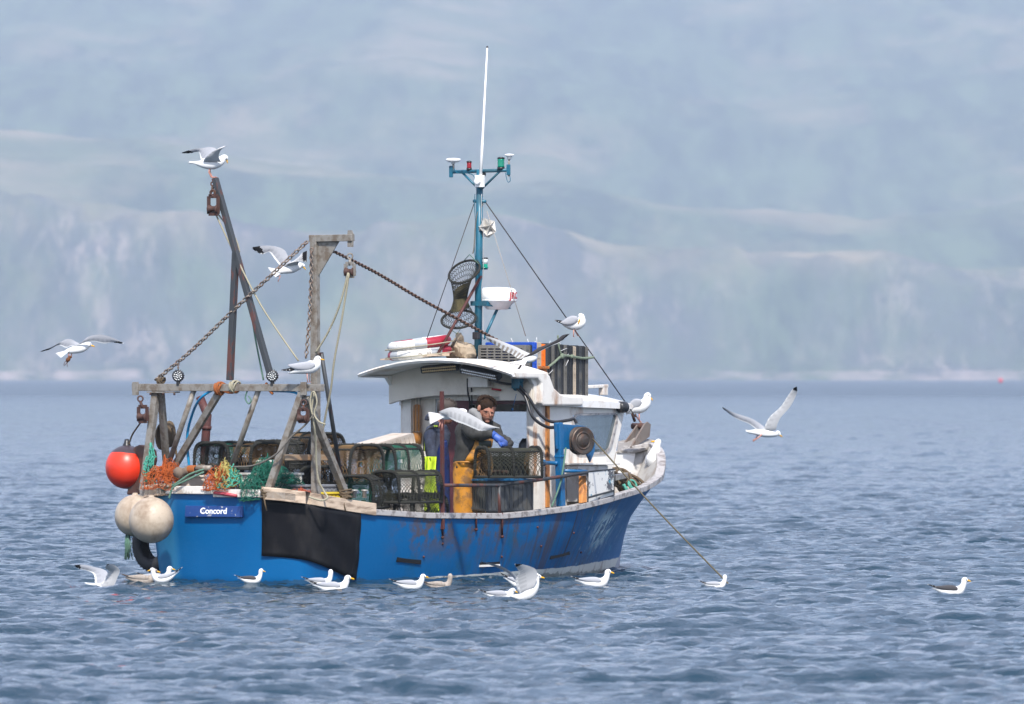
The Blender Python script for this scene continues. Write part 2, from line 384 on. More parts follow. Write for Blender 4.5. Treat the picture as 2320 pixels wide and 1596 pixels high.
# ------------------------------------------------------------------ shared materials
BLUE = (0.006, 0.13, 0.42)
def hull_mat():
    m, nt, b = newmat('hull_paint')
    t = nt.nodes.new('ShaderNodeTexCoord'); s = nt.nodes.new('ShaderNodeSeparateXYZ'); nt.links.new(t.outputs['Object'], s.inputs[0])
    x, y, z = s.outputs
    c = mixc(nt, nnoise(nt, 1.3, 5), (0.0, 0.085, 0.25), (0.0, 0.130, 0.35))
    def band(v, a, b_, c_, d):  # 0..1..0 along v
        up = nt.nodes.new('ShaderNodeMapRange'); nt.links.new(v, up.inputs[0]); up.inputs[1].default_value = a; up.inputs[2].default_value = b_
        dn = nt.nodes.new('ShaderNodeMapRange'); nt.links.new(v, dn.inputs[0]); dn.inputs[1].default_value = c_; dn.inputs[2].default_value = d; dn.inputs[3].default_value = 1; dn.inputs[4].default_value = 0
        return mth(nt, 'MULTIPLY', up.outputs[0], dn.outputs[0])
    # lighter teal over the port quarter
    far = mth(nt, 'MULTIPLY', band(y, 0.50, 0.60, 5, 6), band(x, -1, -.9, .5, .9))
    c = mixc(nt, mth(nt, 'MULTIPLY', far, mth(nt, 'MULTIPLY_ADD', nnoise(nt, 2.5, 4), .8, .35)), c, (0.035, 0.22, 0.42))
    # dark algae tone, worn amidships
    mid = band(x, 1.3, 2.0, 5.0, 6.0)
    g1 = ramp(nt, nnoise(nt, 3.0, 7, stretch=(1, 1, .7), rough=.7), .50, .62)
    c = mixc(nt, mth(nt, 'MULTIPLY', mth(nt, 'MULTIPLY', g1, mid), .55), c, (0.015, 0.085, 0.15))
    # bare grey-brown patches under the rail
    top = band(z, 0.18, 0.50, 2, 3)
    g2 = ramp(nt, nnoise(nt, 2.4, 8, stretch=(1, 1, .8), rough=.72), .49, .55)
    c = mixc(nt, mth(nt, 'MULTIPLY', mth(nt, 'MULTIPLY', g2, top), mth(nt, 'MULTIPLY', band(x, 1.4, 1.9, 3.6, 4.6), .9)), c, (0.085, 0.07, 0.08))
    # vertical run-off streaks
    st = nnoise(nt, 7.0, 6, stretch=(1.6, .3, .10), rough=.75)
    stm = mth(nt, 'MULTIPLY', ramp(nt, st, .49, .62), mth(nt, 'MULTIPLY', band(x, 2.6, 3.4, 5.6, 6.4), band(z, -.1, .05, 3, 4)))
    c = mixc(nt, mth(nt, 'MULTIPLY', stm, .75), c, (0.07, 0.05, 0.055))
    st2 = nnoise(nt, 5.0, 6, stretch=(2.2, .3, .06), rough=.6)
    c = mixc(nt, mth(nt, 'MULTIPLY', mth(nt, 'MULTIPLY', ramp(nt, st2, .57, .62), band(x, 4.2, 4.4, 5.6, 5.8)), .8), c, (0.045, 0.028, 0.03))
    # scraped white and pale blue paint toward the bow
    sc_ = nnoise(nt, 6.0, 9, stretch=(1, 1, .45), rough=.8, dist=.6)
    blob = mth(nt, 'MULTIPLY', band(x, 4.7, 5.4, 6.6, 6.9), band(z, -.2, .0, .5, .72))
    core = mth(nt, 'MULTIPLY', band(x, 5.25, 5.6, 5.95, 6.3), band(z, .26, .40, .60, .74))
    wmask = mth(nt, 'MAXIMUM', mth(nt, 'MULTIPLY', ramp(nt, sc_, .49, .515), core), mth(nt, 'MULTIPLY', ramp(nt, sc_, .60, .615), blob))
    c = mixc(nt, wmask, c, (0.50, 0.64, 0.68))
    c = mixc(nt, mth(nt, 'MULTIPLY', ramp(nt, nnoise(nt, 4.3, 8, rough=.75), .57, .60), mth(nt, 'MULTIPLY', blob, .8)), c, (0.03, 0.25, 0.42))
    # white boot top, and the stem foot
    zz = mth(nt, 'MULTIPLY_ADD', nnoise(nt, 3, 6, rough=.7), .05, z)
    zb = mth(nt, 'LESS_THAN', mth(nt, 'SUBTRACT', zz, mth(nt, 'MULTIPLY', mth(nt, 'SUBTRACT', x, 2.2), .022)), .075)
    bt = mth(nt, 'MULTIPLY', zb, mth(nt, 'GREATER_THAN', x, 1.9))
    foot = mth(nt, 'MULTIPLY', mth(nt, 'GREATER_THAN', mth(nt, 'MULTIPLY_ADD', zz, -1.55, x), 6.98), mth(nt, 'LESS_THAN', z, .42))
    wcol = mixc(nt, ramp(nt, nnoise(nt, 9, 6, stretch=(1, 1, .2)), .55, .7), (0.62, 0.62, 0.58), (0.28, 0.22, 0.2))
    c = mixc(nt, bt, c, wcol)
    c = mixc(nt, foot, c, mixc(nt, mth(nt, 'GREATER_THAN', mth(nt, 'MULTIPLY_ADD', z, -.66, x), 7.33), (0.42, 0.42, 0.48), (0.12, 0.02, 0.02)))
    wl_ = mth(nt, 'LESS_THAN', mth(nt, 'MULTIPLY_ADD', nnoise(nt, 4, 7, rough=.75), .16, z), .125)
    c = mixc(nt, mth(nt, 'MULTIPLY', wl_, .55), c, (0.03, 0.045, 0.035))
    nt.links.new(c, b.inputs['Base Color'])
    nt.links.new(mth(nt, 'MULTIPLY_ADD', nnoise(nt, 5, 5), .3, .30), b.inputs['Roughness']); b.inputs['Specular IOR Level'].default_value = .35
    bump(nt, b, mth(nt, 'ADD', mth(nt, 'MULTIPLY', nnoise(nt, 1.1, 3), 4.0), nnoise(nt, 26, 4)), .25, .006)
    return m
M_HULL = hull_mat()
M_WHITE = mat('white_paint', (0.70, 0.67, 0.62), .45, dirt=(0.30, 0.15, 0.07), amt=.8, scale=5, stretch=(1, 1, .35), lo=.53, hi=.70, bmp=.15)
M_WHITEC = mat('white_paint_clean', (0.72, 0.71, 0.69), .4, dirt=(0.38, 0.28, 0.19), amt=.6, scale=4, lo=.54, hi=.72)
M_CREAM = mat('cream_underside', (0.62, 0.57, 0.49), .55, dirt=(0.36, 0.31, 0.25), amt=.4, scale=3, bmp=.1)
M_RUSTW = mat('rust_stained_white', (0.66, 0.63, 0.58), .55, dirt=(0.33, 0.13, 0.04), amt=.85, scale=9, stretch=(1, 1, .12), lo=.58, hi=.68)
M_RUSTO = mat('orange_rust', (0.50, 0.20, 0.05), .7, dirt=(0.12, 0.06, 0.04), amt=.8, scale=10, stretch=(1, 1, .3), lo=.5, hi=.6)
M_RUST = mat('brown_rust', (0.055, 0.024, 0.018), .7, dirt=(0.12, 0.055, 0.03), amt=.7, scale=14, bmp=.5)
M_REDRUST = mat('red_brown_steel', (0.075, 0.018, 0.014), .6, dirt=(0.05, 0.03, 0.03), amt=.6, scale=10, bmp=.3)
M_GALV = mat('galvanised_steel', (0.27, 0.25, 0.22), .5, .3, dirt=(0.12, 0.085, 0.055), amt=.75, scale=11, lo=.45, hi=.62, bmp=.4)
M_STEELD = mat('dark_weathered_steel', (0.05, 0.055, 0.06), .5, .3, dirt=(0.13, 0.05, 0.04), amt=.9, scale=7, stretch=(1, 1, .35), lo=.52, hi=.58, bmp=.3)
M_WOOD = mat('peeling_timber', (0.55, 0.43, 0.32), .75, dirt=(0.20, 0.14, 0.10), amt=.8, scale=9, stretch=(.4, .4, 2), lo=.48, hi=.6, bmp=.5)
M_LINE = mat('shaded_grimy_bulwark_white', (0.40, 0.385, 0.36), .6, dirt=(0.22, 0.17, 0.13), amt=.7, scale=5)  # bow shade painted into the greyed base; the patches are stains
M_GUNW = mat('scuffed_gunwale', (0.38, 0.36, 0.35), .5, dirt=(0.16, 0.14, 0.135), amt=.85, scale=13, lo=.50, hi=.6, bmp=.3)
M_CAPW = mat('white_gunwale', (0.66, 0.63, 0.58), .55, dirt=(0.28, 0.22, 0.17), amt=.7, scale=9, lo=.52, hi=.62, bmp=.3)
M_TEAL = mat('teal_mast_paint', (0.010, 0.115, 0.18), .4, dirt=(0.02, 0.06, 0.08), amt=.7, scale=8, stretch=(1, 1, .4), lo=.5, hi=.6, bmp=.2)
M_BLUEP = mat('hauler_blue_paint', (0.004, 0.10, 0.25), .35, dirt=(0.02, 0.06, 0.11), amt=.6, scale=9, lo=.55, hi=.63, bmp=.2)
M_BLACK = mat('black_plastic', (0.018, 0.018, 0.02), .35)
M_MAT = mat('black_rubber_sheet', (0.010, 0.010, 0.012), .4, dirt=(0.045, 0.042, 0.04), amt=.35, scale=2.6, stretch=(1, 1, .5), lo=.52, hi=.66, bmp=.3, bscale=8, var=.3, spec=.12)
M_RUBBER = mat('tyre_rubber', (0.02, 0.02, 0.022), .7, bmp=.3)
M_MAROON = mat('maroon_door', (0.075, 0.012, 0.018), .45, dirt=(0.12, 0.05, 0.05), amt=.5)
M_DARK = mat('dark_interior', (0.008, 0.009, 0.011), .7, spec=.2)
M_DECK = mat('deck_paint', (0.05, 0.12, 0.16), .6, dirt=(0.05, 0.05, 0.045), amt=.8, scale=5)
M_GREYP = mat('grey_panel', (0.36, 0.37, 0.38), .5, dirt=(0.2, 0.18, 0.16), amt=.5)
M_GREYL = mat('side_panel_grey', (0.52, 0.51, 0.50), .5, dirt=(0.22, 0.18, 0.14), amt=.6, scale=8)
M_PLASW = mat('white_gelcoat', (0.8, 0.8, 0.79), .25)
M_REDG = mat('red_lamp_glass', (0.25, 0.005, 0.015), .15)
M_GREENG = mat('green_lamp_glass', (0.0, 0.20, 0.13), .12)
M_CLEARG = mat('clear_lamp_glass', (0.55, 0.58, 0.58), .15)
M_LED = mat('led_reflector', (0.55, 0.56, 0.55), .25, .6)
M_LEDY = mat('amber_led_reflector', (0.52, 0.38, 0.20), .3, .4)
M_REDT = mat('red_lettering', (0.45, 0.02, 0.03), .4)
M_WHT = mat('white_lettering', (0.82, 0.83, 0.84), .5)
M_NAVY = mat('navy_name_board', (0.008, 0.045, 0.19), .5, dirt=(0.45, 0.45, 0.43), amt=.85, scale=16, lo=.60, hi=.64)
M_LEADD = mat('splattered_grey_deck', (0.22, 0.20, 0.18), .6, .0, dirt=(0.5, 0.48, 0.45), amt=.6, scale=12, lo=.55, hi=.6)
M_CHK = mat('bronze_grey_steel', (.20, .165, .14), .5, .3, dirt=(.14, .07, .04), amt=.6, scale=8)
M_LEAD = mat('silver_grey_alloy', (0.42, 0.40, 0.37), .45, .4, dirt=(0.2, 0.15, 0.12), amt=.6, scale=9)
def peel_mat():
    m, nt, b = newmat('peeling_panel_paint')
    n1 = nnoise(nt, 5.5, 9, rough=.75)
    c = mixc(nt, ramp(nt, n1, .555, .575), (0.68, 0.67, 0.64), (0.09, 0.09, 0.10))
    c = mixc(nt, ramp(nt, nnoise(nt, 4.1, 9, rough=.75), .60, .62), c, (0.01, 0.24, 0.38))
    nt.links.new(c, b.inputs['Base Color']); b.inputs['Roughness'].default_value = .5; return m
M_PEEL = peel_mat()
def glass_mat():
    m, nt, b = newmat('window_glass')
    b.inputs['Base Color'].default_value = (0.06, 0.09, 0.11, 1); b.inputs['Roughness'].default_value = 0.03; b.inputs['IOR'].default_value = 1.6
    tr = nt.nodes.new('ShaderNodeBsdfTransparent'); tr.inputs[0].default_value = (.80, .86, .9, 1)
    ms = nt.nodes.new('ShaderNodeMixShader'); nt.links.new(ramp(nt, nnoise(nt, 3.0, 5, stretch=(1, 1, .3)), .3, .8, (.5, .5, .5), (.85, .85, .85)), ms.inputs[0])
    nt.links.new(tr.outputs[0], ms.inputs[1]); nt.links.new(b.outputs[0], ms.inputs[2])
    nt.links.new(ms.outputs[0], nt.nodes['Material Output'].inputs[0]); return m
M_GLASS = glass_mat()
def rope_mat(name, col, col2=None, sc=60):
    if name in MATS: return MATS[name]
    m, nt, b = newmat(name); col2 = col2 or tuple(x * .45 for x in col)
    t = nt.nodes.new('ShaderNodeTexCoord'); w = nt.nodes.new('ShaderNodeTexWave'); w.inputs['Scale'].default_value = sc; w.bands_direction = 'DIAGONAL'
    w.inputs['Distortion'].default_value = 3; w.inputs['Detail'].default_value = 2
    nt.links.new(t.outputs['Object'], w.inputs[0])
    c = mixc(nt, w.outputs[1], col2, col); c = mixc(nt, nnoise(nt, 9, 4), c, tuple(x * .7 for x in col))
    nt.links.new(c, b.inputs['Base Color']); b.inputs['Roughness'].default_value = .9; bump(nt, b, w.outputs[1], .6, .004); return m
M_ROPEC = rope_mat('cream_rope', (0.50, 0.46, 0.33)); M_ROPEB = rope_mat('brown_rope', (0.17, 0.12, 0.07)); M_ROPEG = rope_mat('green_rope', (0.10, 0.26, 0.20), (0.16, 0.17, 0.10))
M_ROPEO = rope_mat('orange_rope', (0.45, 0.13, 0.03)); M_ROPET = rope_mat('turquoise_rope', (0.12, 0.48, 0.38)); M_ROPEK = rope_mat('tarred_rope', (0.03, 0.03, 0.024), (0.01, 0.012, 0.01))
M_ROPEGR = rope_mat('grey_rope', (0.22, 0.20, 0.17))

def text_mesh(s, size, mtx, extrude=0.002, shear=0.0, bold=0.0, sx=1.0):
    """lettering as vertices/faces through a font curve; mtx maps letter plane (x right, y up) to build coordinates"""
    cu = bpy.data.curves.new('lettering', 'FONT'); cu.body = s; cu.size = size; cu.extrude = extrude; cu.align_x = 'CENTER'; cu.align_y = 'CENTER'; cu.shear = shear; cu.offset = bold; cu.resolution_u = 4
    ob = bpy.data.objects.new('lettering', cu); C.objects.link(ob)
    dg = bpy.context.evaluated_depsgraph_get(); me = bpy.data.meshes.new_from_object(ob.evaluated_get(dg))
    mb_ = MB(); mb_.add([mtx @ Vector((v.co.x * sx, v.co.y, v.co.z)) for v in me.vertices], [tuple(p.vertices) for p in me.polygons], False)
    bpy.data.objects.remove(ob); bpy.data.meshes.remove(me); bpy.data.curves.remove(cu); return mb_

# ------------------------------------------------------------------ the boat
boat = thing('fishing_boat', 'blue and white creel fishing boat with a teal mast and cluttered open stern', 'fishing boat', (0, 0, 0))
GX = [(0, .0), (0, .60), (.12, .94), (.42, 1.06), (.8, 1.11), (1.2, 1.16), (2, 1.25), (2.7, 1.29), (3.3, 1.31), (4.0, 1.335), (4.6, 1.33), (5.2, 1.27), (5.6, 1.18), (6.1, 1.06), (6.5, .94), (6.9, .81), (7.2, .68), (7.5, .51), (7.72, .35), (7.90, .18), (8.03, 0)]
GZ = [(0, .935), (.13, .895), (.5, .84), (.8, .80), (1.2, .755), (2, .71), (3.3, .69), (3.7, .705), (4.6, .76), (5.6, .862), (6.5, .946), (7.2, 1.06), (7.5, 1.19), (7.72, 1.29), (7.9, 1.36), (8.03, 1.40)]
WX = [(.12, .0), (.12, .50), (.27, .90), (.6, .95), (.9, .98), (1.3, 1.02), (2.05, 1.09), (2.7, 1.12), (3.3, 1.13), (3.95, 1.11), (4.5, 1.04), (5.0, .93), (5.35, .82), (5.75, .66), (6.1, .52), (6.45, .38), (6.75, .26), (7.0, .16), (7.2, .08), (7.32, .03), (7.38, 0)]
BX = [(.35, 0), (.35, .3), (.5, .55), (.8, .6), (1.1, .62), (1.5, .64), (2.1, .68), (2.7, .7), (3.3, .7), (3.9, .66), (4.4, .6), (4.85, .52), (5.2, .44), (5.5, .34), (5.8, .26), (6.1, .18), (6.4, .12), (6.6, .07), (6.75, .03), (6.85, .01), (6.9, 0)]
def itp(T, x): return float(np.interp(x, [a for a, _ in T], [b_ for _, b_ in T]))
def catm(L_, n):
    """smooth the outline but keep the stern corners"""
    out = []; keep = L_[:2]
    P_ = [Vector((a, b_)) for a, b_ in L_]
    out.append(P_[0]); out.append(P_[0].lerp(P_[1], .5)); out.append(P_[1])
    for i in range(1, len(P_) - 1):
        p0 = P_[max(i - 1, 1)]; p1 = P_[i]; p2 = P_[i + 1]; p3 = P_[min(i + 2, len(P_) - 1)]
        for k in range(1, n + 1):
            t_ = k / n; out.append(.5 * ((2 * p1) + (p2 - p0) * t_ + (2 * p0 - 5 * p1 + 4 * p2 - p3) * t_ ** 2 + (3 * p1 - p0 - 3 * p2 + p3) * t_ ** 3))
    return out
g_ = catm(GX, 4); w_ = catm(WX, 4); b_ = catm(BX, 4)
def rib(i, side, off=0.0, zt=None):
    """points from keel-side up to the gunwale on one side (+1 port, -1 starboard)"""
    G, Wp, B = g_[i], w_[i], b_[i]
    zg = itp(GZ, G.x) + (.03 * max(0, 1 - G.x / .6) if side > 0 else 0)
    pts = [Vector((B.x, side * B.y, -.42))]
    for k in range(0, 11):
        t_ = k / 10; e = t_ ** (1.0 + .55 * min(1, max(0, (G.x - 4.5) / 3)))
        x_ = Wp.x + (G.x - Wp.x) * e; y_ = Wp.y + (G.y - Wp.y) * (e * .55 + .45 * math.sin(t_ * math.pi / 2) if G.x < 5 else e)
        pts.append(Vector((x_, side * (y_ + off), zg * t_)))
    return pts
NR_ = len(g_)
mb = MB()
rings = [rib(i, 1) for i in range(NR_ - 1, -1, -1)] + [rib(i, -1) for i in range(1, NR_)]
mb.grid(rings)
hull = build('hull', mb, M_HULL, boat)
md = hull.modifiers.new('edge_split', 'EDGE_SPLIT'); md.split_angle = R(28)
def hull_half(x, z):
    xs = []; 
    best = None
    pts = []
    for i in range(2, NR_):
        r_ = rib(i, 1); zz = [p.z for p in r_]
        k = min(max(np.searchsorted(zz, z), 1), len(r_) - 1); a, c_ = r_[k - 1], r_[k]; f = (z - a.z) / max(1e-6, c_.z - a.z)
        p = a.lerp(c_, f); pts.append((p.x, p.y))
    return float(np.interp(x, [p[0] for p in pts], [p[1] for p in pts]))
def HS(px, py, off=0.01):
    y = -1.1
    for _ in range(12):
        p = P2B(px, py, y=y); y = y * .4 - .6 * (hull_half(p.x, p.z) + off)
    p = P2B(px, py, y=y); return p
# inner lining and deck
mb = MB()
def rib_at(i, side, z, inset):
    r_ = rib(i, side); zz = [p.z for p in r_]; j = min(max(int(np.searchsorted(zz, z)), 1), len(r_) - 1); a, c_ = r_[j - 1], r_[j]
    p = a.lerp(c_, (z - a.z) / max(1e-6, c_.z - a.z)); y_ = max(0, abs(p.y) - inset); return Vector((p.x + (inset if i < 4 else -inset * max(0, (i - NR_ + 15) / 14)), side * y_, z))
seq = [(i, 1) for i in range(NR_ - 1, -1, -1)] + [(i, -1) for i in range(1, NR_)]
mb.grid([[rib_at(i, sd_, .2 + (itp(GZ, g_[i].x) - .2) * k / 5, .045) for k in range(6)] for i, sd_ in seq])
build('bulwark_lining', mb, M_LINE, boat)
mb = MB(); rr = [[rib_at(i, -1, .205, .03), rib_at(i, 1, .205, .03)] for i in range(1, NR_)]
mb.grid(rr, False); build('deck', mb, M_DECK, boat)
# foredeck platform with cap at the bow (whaleback)
# gunwale rail, swept along the sheer
def rail(name, i0, i1, sides, wi, wo, h0, h1, m):
    mb_ = MB()
    for side in sides:
        rr_ = []
        for i in range(i0, i1 + 1):
            G = g_[i]; zg = itp(GZ, G.x) + (.03 * max(0, 1 - G.x / .6) if side > 0 else 0)
            a = g_[max(i - (3 if i > 8 else 2), 0)]; c_ = g_[min(i + (3 if i > 8 else 2), NR_ - 1)]; d = (c_ - a).normalized(); n = Vector((-d.y, d.x)) * -1
            if n.y < 0 and G.x > .2: n = -n
            if i <= 2: n = Vector((-1, 0))
            if i == 2: n = Vector((-.8, .5)).normalized()
            if i > NR_ - 8: n = (n * (NR_ - 1 - i) + Vector((1, 0)) * (i - NR_ + 8)).normalized()
            o_ = G + n * wo; in_ = G - n * wi
            rr_.append([Vector((q_.x, side * max(q_.y, 0), zg + hh)) for q_, hh in ((o_, h0), (o_, h1), (in_, h1), (in_, h0))])
        mb_.loft(rr_, smooth=False)
    return build(name, mb_, m, boat, bevel=.006)
i12 = min(range(NR_), key=lambda i: abs(g_[i].x - 1.22) + (0 if i > 6 else 9))
rail('gunwale', i12, NR_ - 1, (1, -1), .075, .02, -.045, .015, M_GUNW)
rail('timber_capping', 2, i12, (1, -1), .10, .03, -.05, .075, M_WOOD)
rail('transom_capping', 0, 6, (1, -1), .10, .035, -.035, .045, M_CAPW)
# black rubber sheet over the starboard quarter
mb = MB(); rr = []
for i in range(2, NR_):
    if g_[i].x > 1.0: break
    r_ = rib(i, -1); G = g_[i]; u_ = (i - 2); f0 = .30 - .26 * min(1, G.x / .95)
    zg = itp(GZ, G.x); col_ = []
    for k in range(13):
        z_ = f0 + (zg - .05 - f0) * k / 12 ; zz = [p.z for p in r_]; j = min(max(int(np.searchsorted(zz, z_)), 1), len(r_) - 1); a, c_ = r_[j - 1], r_[j]; p = a.lerp(c_, (z_ - a.z) / (c_.z - a.z))
        n = Vector((-.8, -.5, 0)) if i < 4 else Vector((-.12, -1, 0)); col_.append(p + n.normalized() * (.018 + .006 * math.sin(k * 1.1 + i)))
    rr.append(col_)
mb.grid(rr); build('rubber_sheet', mb, M_MAT, boat, solid=.012)
# name board
o_ = P2B(421, 1159, x=.012); e_ = P2B(551, 1160, x=.012); dy = (e_ - o_)
c_ = (o_ + e_) / 2; xa = dy.normalized(); up_ = Vector((.12, 0, 1)).normalized(); na = xa.cross(up_).normalized()
MT = Matrix((xa, up_, na)).transposed().to_4x4(); MT.translation = c_
mb = MB(); mb.box((0, 0, 0), (dy.length, .115, .03)); mb.v = [tuple(MT @ Vector(v)) for v in mb.v]
nb = build('name_board', mb, M_NAVY, boat, bevel=.004)
lt = text_mesh('Concord', .088, MT @ Matrix.Translation((0, .002, .0165)), .002, bold=.0018, sx=1.08)
build('lettering', lt, M_WHT, nb)
# red splash of paint, scuppers, straps
mb = MB(); a = P2B(485, 1117, x=-.05); c_ = P2B(536, 1124, x=-.05); mb.tube([a, (a + c_) / 2 + Vector((0, 0, .004)), c_], [.016, .02, .016], 8); build('fairlead', mb, mat('faded_red_fender', (0.42, 0.06, 0.08), .5), boat)
mb = MB()
slots = [((897, 1267), (952, 1273)), ((1085, 1278), (1130, 1276)), ((1245, 1262), (1288, 1251))]
for k, (s0, s1) in enumerate(slots):
    a = HS(*s0, off=-.01); c_ = HS(*s1, off=-.01)
    mb = MB(); mb.beam(a, c_, .03, .055, (0, 0, 1)); build('scupper', mb, M_DARK, boat)  # solid dark bar; the shade inside the slot is painted as its colour
    if k == 1:
        mb = MB(); mb.beam(a - Vector((0, .004, .022)), c_ - Vector((0, .004, .022)), .03, .022); build('scupper_lip', mb, M_WHITE, boat)
for px, y0, y1 in ((1003, 1163, 1218), (1079, 1163, 1200), (1138, 1163, 1216)):
    pts = [HS(px, y, .012) for y in (y0, (y0 + y1) / 2, y1)]
    mb = MB(); mb.tube(pts, .011, 6); mb.ell(pts[-1], .018, 8, 6); build('stanchion_bracket', mb, M_REDRUST, boat)
for px, py in ((1218, 1195), (1226, 1238), (1137, 1262), (1300, 1208), (1316, 1252), (1003, 1232), (960, 1262)):
    mb = MB(); mb.ell(HS(px, py, .004), .013, 8, 6); build('bolt', mb, M_REDRUST, boat)
# registration mark edge near the stem
pts = [HS(1443 + 12 * math.cos(t_), 1203 - 26 * math.sin(t_), .006) for t_ in [k * math.pi / 10 for k in range(11)]]

# ---- wheelhouse
wh = build('wheelhouse', MB().bb((4.6, -.6, 1.70), (4.62, -.55, 1.71)), M_DARK, boat)   # replaced below by the real shell
bpy.data.objects.remove(wh)
def roofz(y, s=0.0): return 2.335 - .145 * (abs(y + s) / .98) ** 2
HWD = .90
def side_wall(y0, y1):
    """side wall with a window hole; y0 outer, y1 inner"""
    mb_ = MB()
    outer = [(4.56, .55), (4.56, 1.93), (6.20, 1.86), (5.93, 1.15), (5.86, .80)]
    win = [(5.18, 1.73), (6.03, 1.74), (5.85, 1.33), (5.22, 1.31)]
    for a, b2, y, fl in ((0, 0, y0, 1), (0, 0, y1, -1)):
        vs = [Vector((p[0], y, p[1])) for p in outer + win]
        # ring quads between outline and window
        mb_.add(vs, [(0, 1, 5, 8), (1, 2, 6, 5), (2, 3, 7, 6), (3, 4, 8, 7) if False else (3, 4, 0, 8, 7)], False)
    vs = [Vector((p[0], y, p[1])) for y in (y0, y1) for p in win]
    mb_.add(vs, [(0, 1, 5, 4), (1, 2, 6, 5), (2, 3, 7, 6), (3, 0, 4, 7)], False)
    vs = [Vector((p[0], y, p[1])) for y in (y0, y1) for p in outer]
    mb_.add(vs, [(k, (k + 1) % 5, 5 + (k + 1) % 5, 5 + k) for k in range(5)], False)
    return mb_, win
mb, win = side_wall(-HWD, -HWD + .05)
m2_, _ = side_wall(HWD, HWD - .05); mb.add(m2_.v, m2_.f, False)
# front wall: frame bars round two panes
def fr(z): return 5.93 + (z - 1.15) * .38
for z0, z1 in ((.8, 1.36), (1.76, 1.88)):
    mb.add([Vector((fr(z) + dx, y, z)) for dx in (0, -.04) for z in (z0, z1) for y in (-HWD + .052, HWD - .052)], [(0, 1, 3, 2), (4, 6, 7, 5), (0, 4, 5, 1), (2, 3, 7, 6), (0, 2, 6, 4), (1, 5, 7, 3)], False)
for y0, y1 in ((-HWD + .052, -.80), (-.06, .04), (.80, HWD - .052)):
    mb.add([Vector((fr(z) + dx, y, z)) for dx in (0, -.04) for z in (1.362, 1.758) for y in (y0, y1)], [(0, 1, 3, 2), (4, 6, 7, 5), (0, 4, 5, 1), (2, 3, 7, 6), (0, 2, 6, 4), (1, 5, 7, 3)], False)
wh = build('wheelhouse', mb, M_WHITE, boat, bevel=.004)
# aft bulkhead pieces
AX = 4.55
def aft(px0, px1, py0, py1, m, nm, x0=AX, th=.04, parent=wh, bv=0):
    a = P2B(px0, py0, x=x0); c2 = P2B(px1, py1, x=x0); mb_ = MB(); mb_.bb((x0, a.y, a.z), (x0 + th, c2.y, .2 if py1 > 1100 else c2.z)); return build(nm, mb_, m, parent, bevel=bv)
aft(908, 931, 905, 1120, M_WHITE, 'corner_post', AX - .03, .06)
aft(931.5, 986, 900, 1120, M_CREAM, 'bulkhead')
aft(1193, 1221, 905, 1165, M_RUSTW, 'door_jamb')
aft(986, 1010, 902, 940, M_GREYP, 'porthole', AX + .01, .02)
aft(986.5, 1062, 908, 1130, M_MAROON, 'door', AX + .03, .03)
aft(1062, 1194, 908, 916.5, M_MAROON, 'door_rail', AX + .02, .03)
aft(1009, 1192, 893, 908, M_WHITE, 'lintel')
aft(1062, 1072, 917, 1130, M_DARK, 'door_edge', AX + .02, .03)
# fascia under the canopy, with its arched lower edge
mb = MB(); n = 22; rr = []
for k in range(n + 1):
    y = .95 - 1.9 * k / n; t_ = k / n
    zlow = 1.845 + .10 * math.sin(math.pi * t_) ** .7
    yy = y
    rr.append([Vector((4.38 + dx, yy, z_)) for dx, z_ in ((0, zlow), (0, roofz(y) - .02), (.05, roofz(y) - .02), (.05, zlow))])
mb.loft(rr, smooth=False)
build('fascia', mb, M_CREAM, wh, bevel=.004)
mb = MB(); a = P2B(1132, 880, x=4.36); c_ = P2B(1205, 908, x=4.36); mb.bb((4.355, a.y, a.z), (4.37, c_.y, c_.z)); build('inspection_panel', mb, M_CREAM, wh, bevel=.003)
# flared port lip of the fascia and sides of the canopy
for sgn in (1, -1):
    mb = MB(); mb.prism([(4.0, sgn * .955, roofz(.95) - .05), (4.57, sgn * .955, roofz(.95) - .05), (4.57, sgn * .955, 1.9), (4.42, sgn * .955, 1.86), (4.38, sgn * .955, 2.05), (4.30, sgn * .955, 2.13)], (0, -sgn * .045, 0)); build('canopy_side', mb, M_WHITE, wh, bevel=.006)
# canopy roof slab
mb = MB(); rr = []; n = 28
for k in range(n + 1):
    y = 1.02 - 2.02 * k / n; z_ = roofz(y)
    rr.append([Vector((x_, y, z_ + dz - .015 * max(0, x_ - 4.3))) for x_, dz in ((3.92, -.045), (3.90, -.02), (3.94, 0), (4.3, 0), (4.58, 0), (4.58, -.05), (4.3, -.05))])
mb.loft(rr)
M_ROOF = mat('weathered_roof', (0.74, 0.72, 0.68), .5, dirt=(0.45, 0.27, 0.10), amt=.6, scale=2.2, lo=.55, hi=.72, bmp=.2)
rf = build('canopy_roof', mb, M_ROOF, wh)
md = rf.modifiers.new('edge_split', 'EDGE_SPLIT'); md.split_angle = R(40)
mb = MB(); mb.loft([[Vector((4.53 + dx, y, z_)) for dx, z_ in ((0, 1.9), (0, roofz(y) - .03), (.04, roofz(y) - .03), (.04, 1.9))] for y in [.90 - 1.8 * k / 14 for k in range(15)]], smooth=False); build('canopy_front', mb, M_WHITE, wh)
# starboard downturned edge of the canopy, stepping down to the wheelhouse roof
mb = MB(); o1 = [(3.93, 2.20), (4.52, 2.19), (4.60, 2.15), (4.68, 2.02), (4.80, 1.955), (5.0, 1.935), (5.22, 1.93), (5.24, 1.89), (5.22, 1.83), (4.48, 1.83), (4.44, 1.86), (4.44, 2.07), (4.38, 2.12), (3.98, 2.12)]
for sgn in (-1,): mb.prism([(x_, sgn * .925, z_) for x_, z_ in o1], (0, sgn * .085, 0))
build('roof_edge', mb, M_WHITE, wh, bevel=.02)
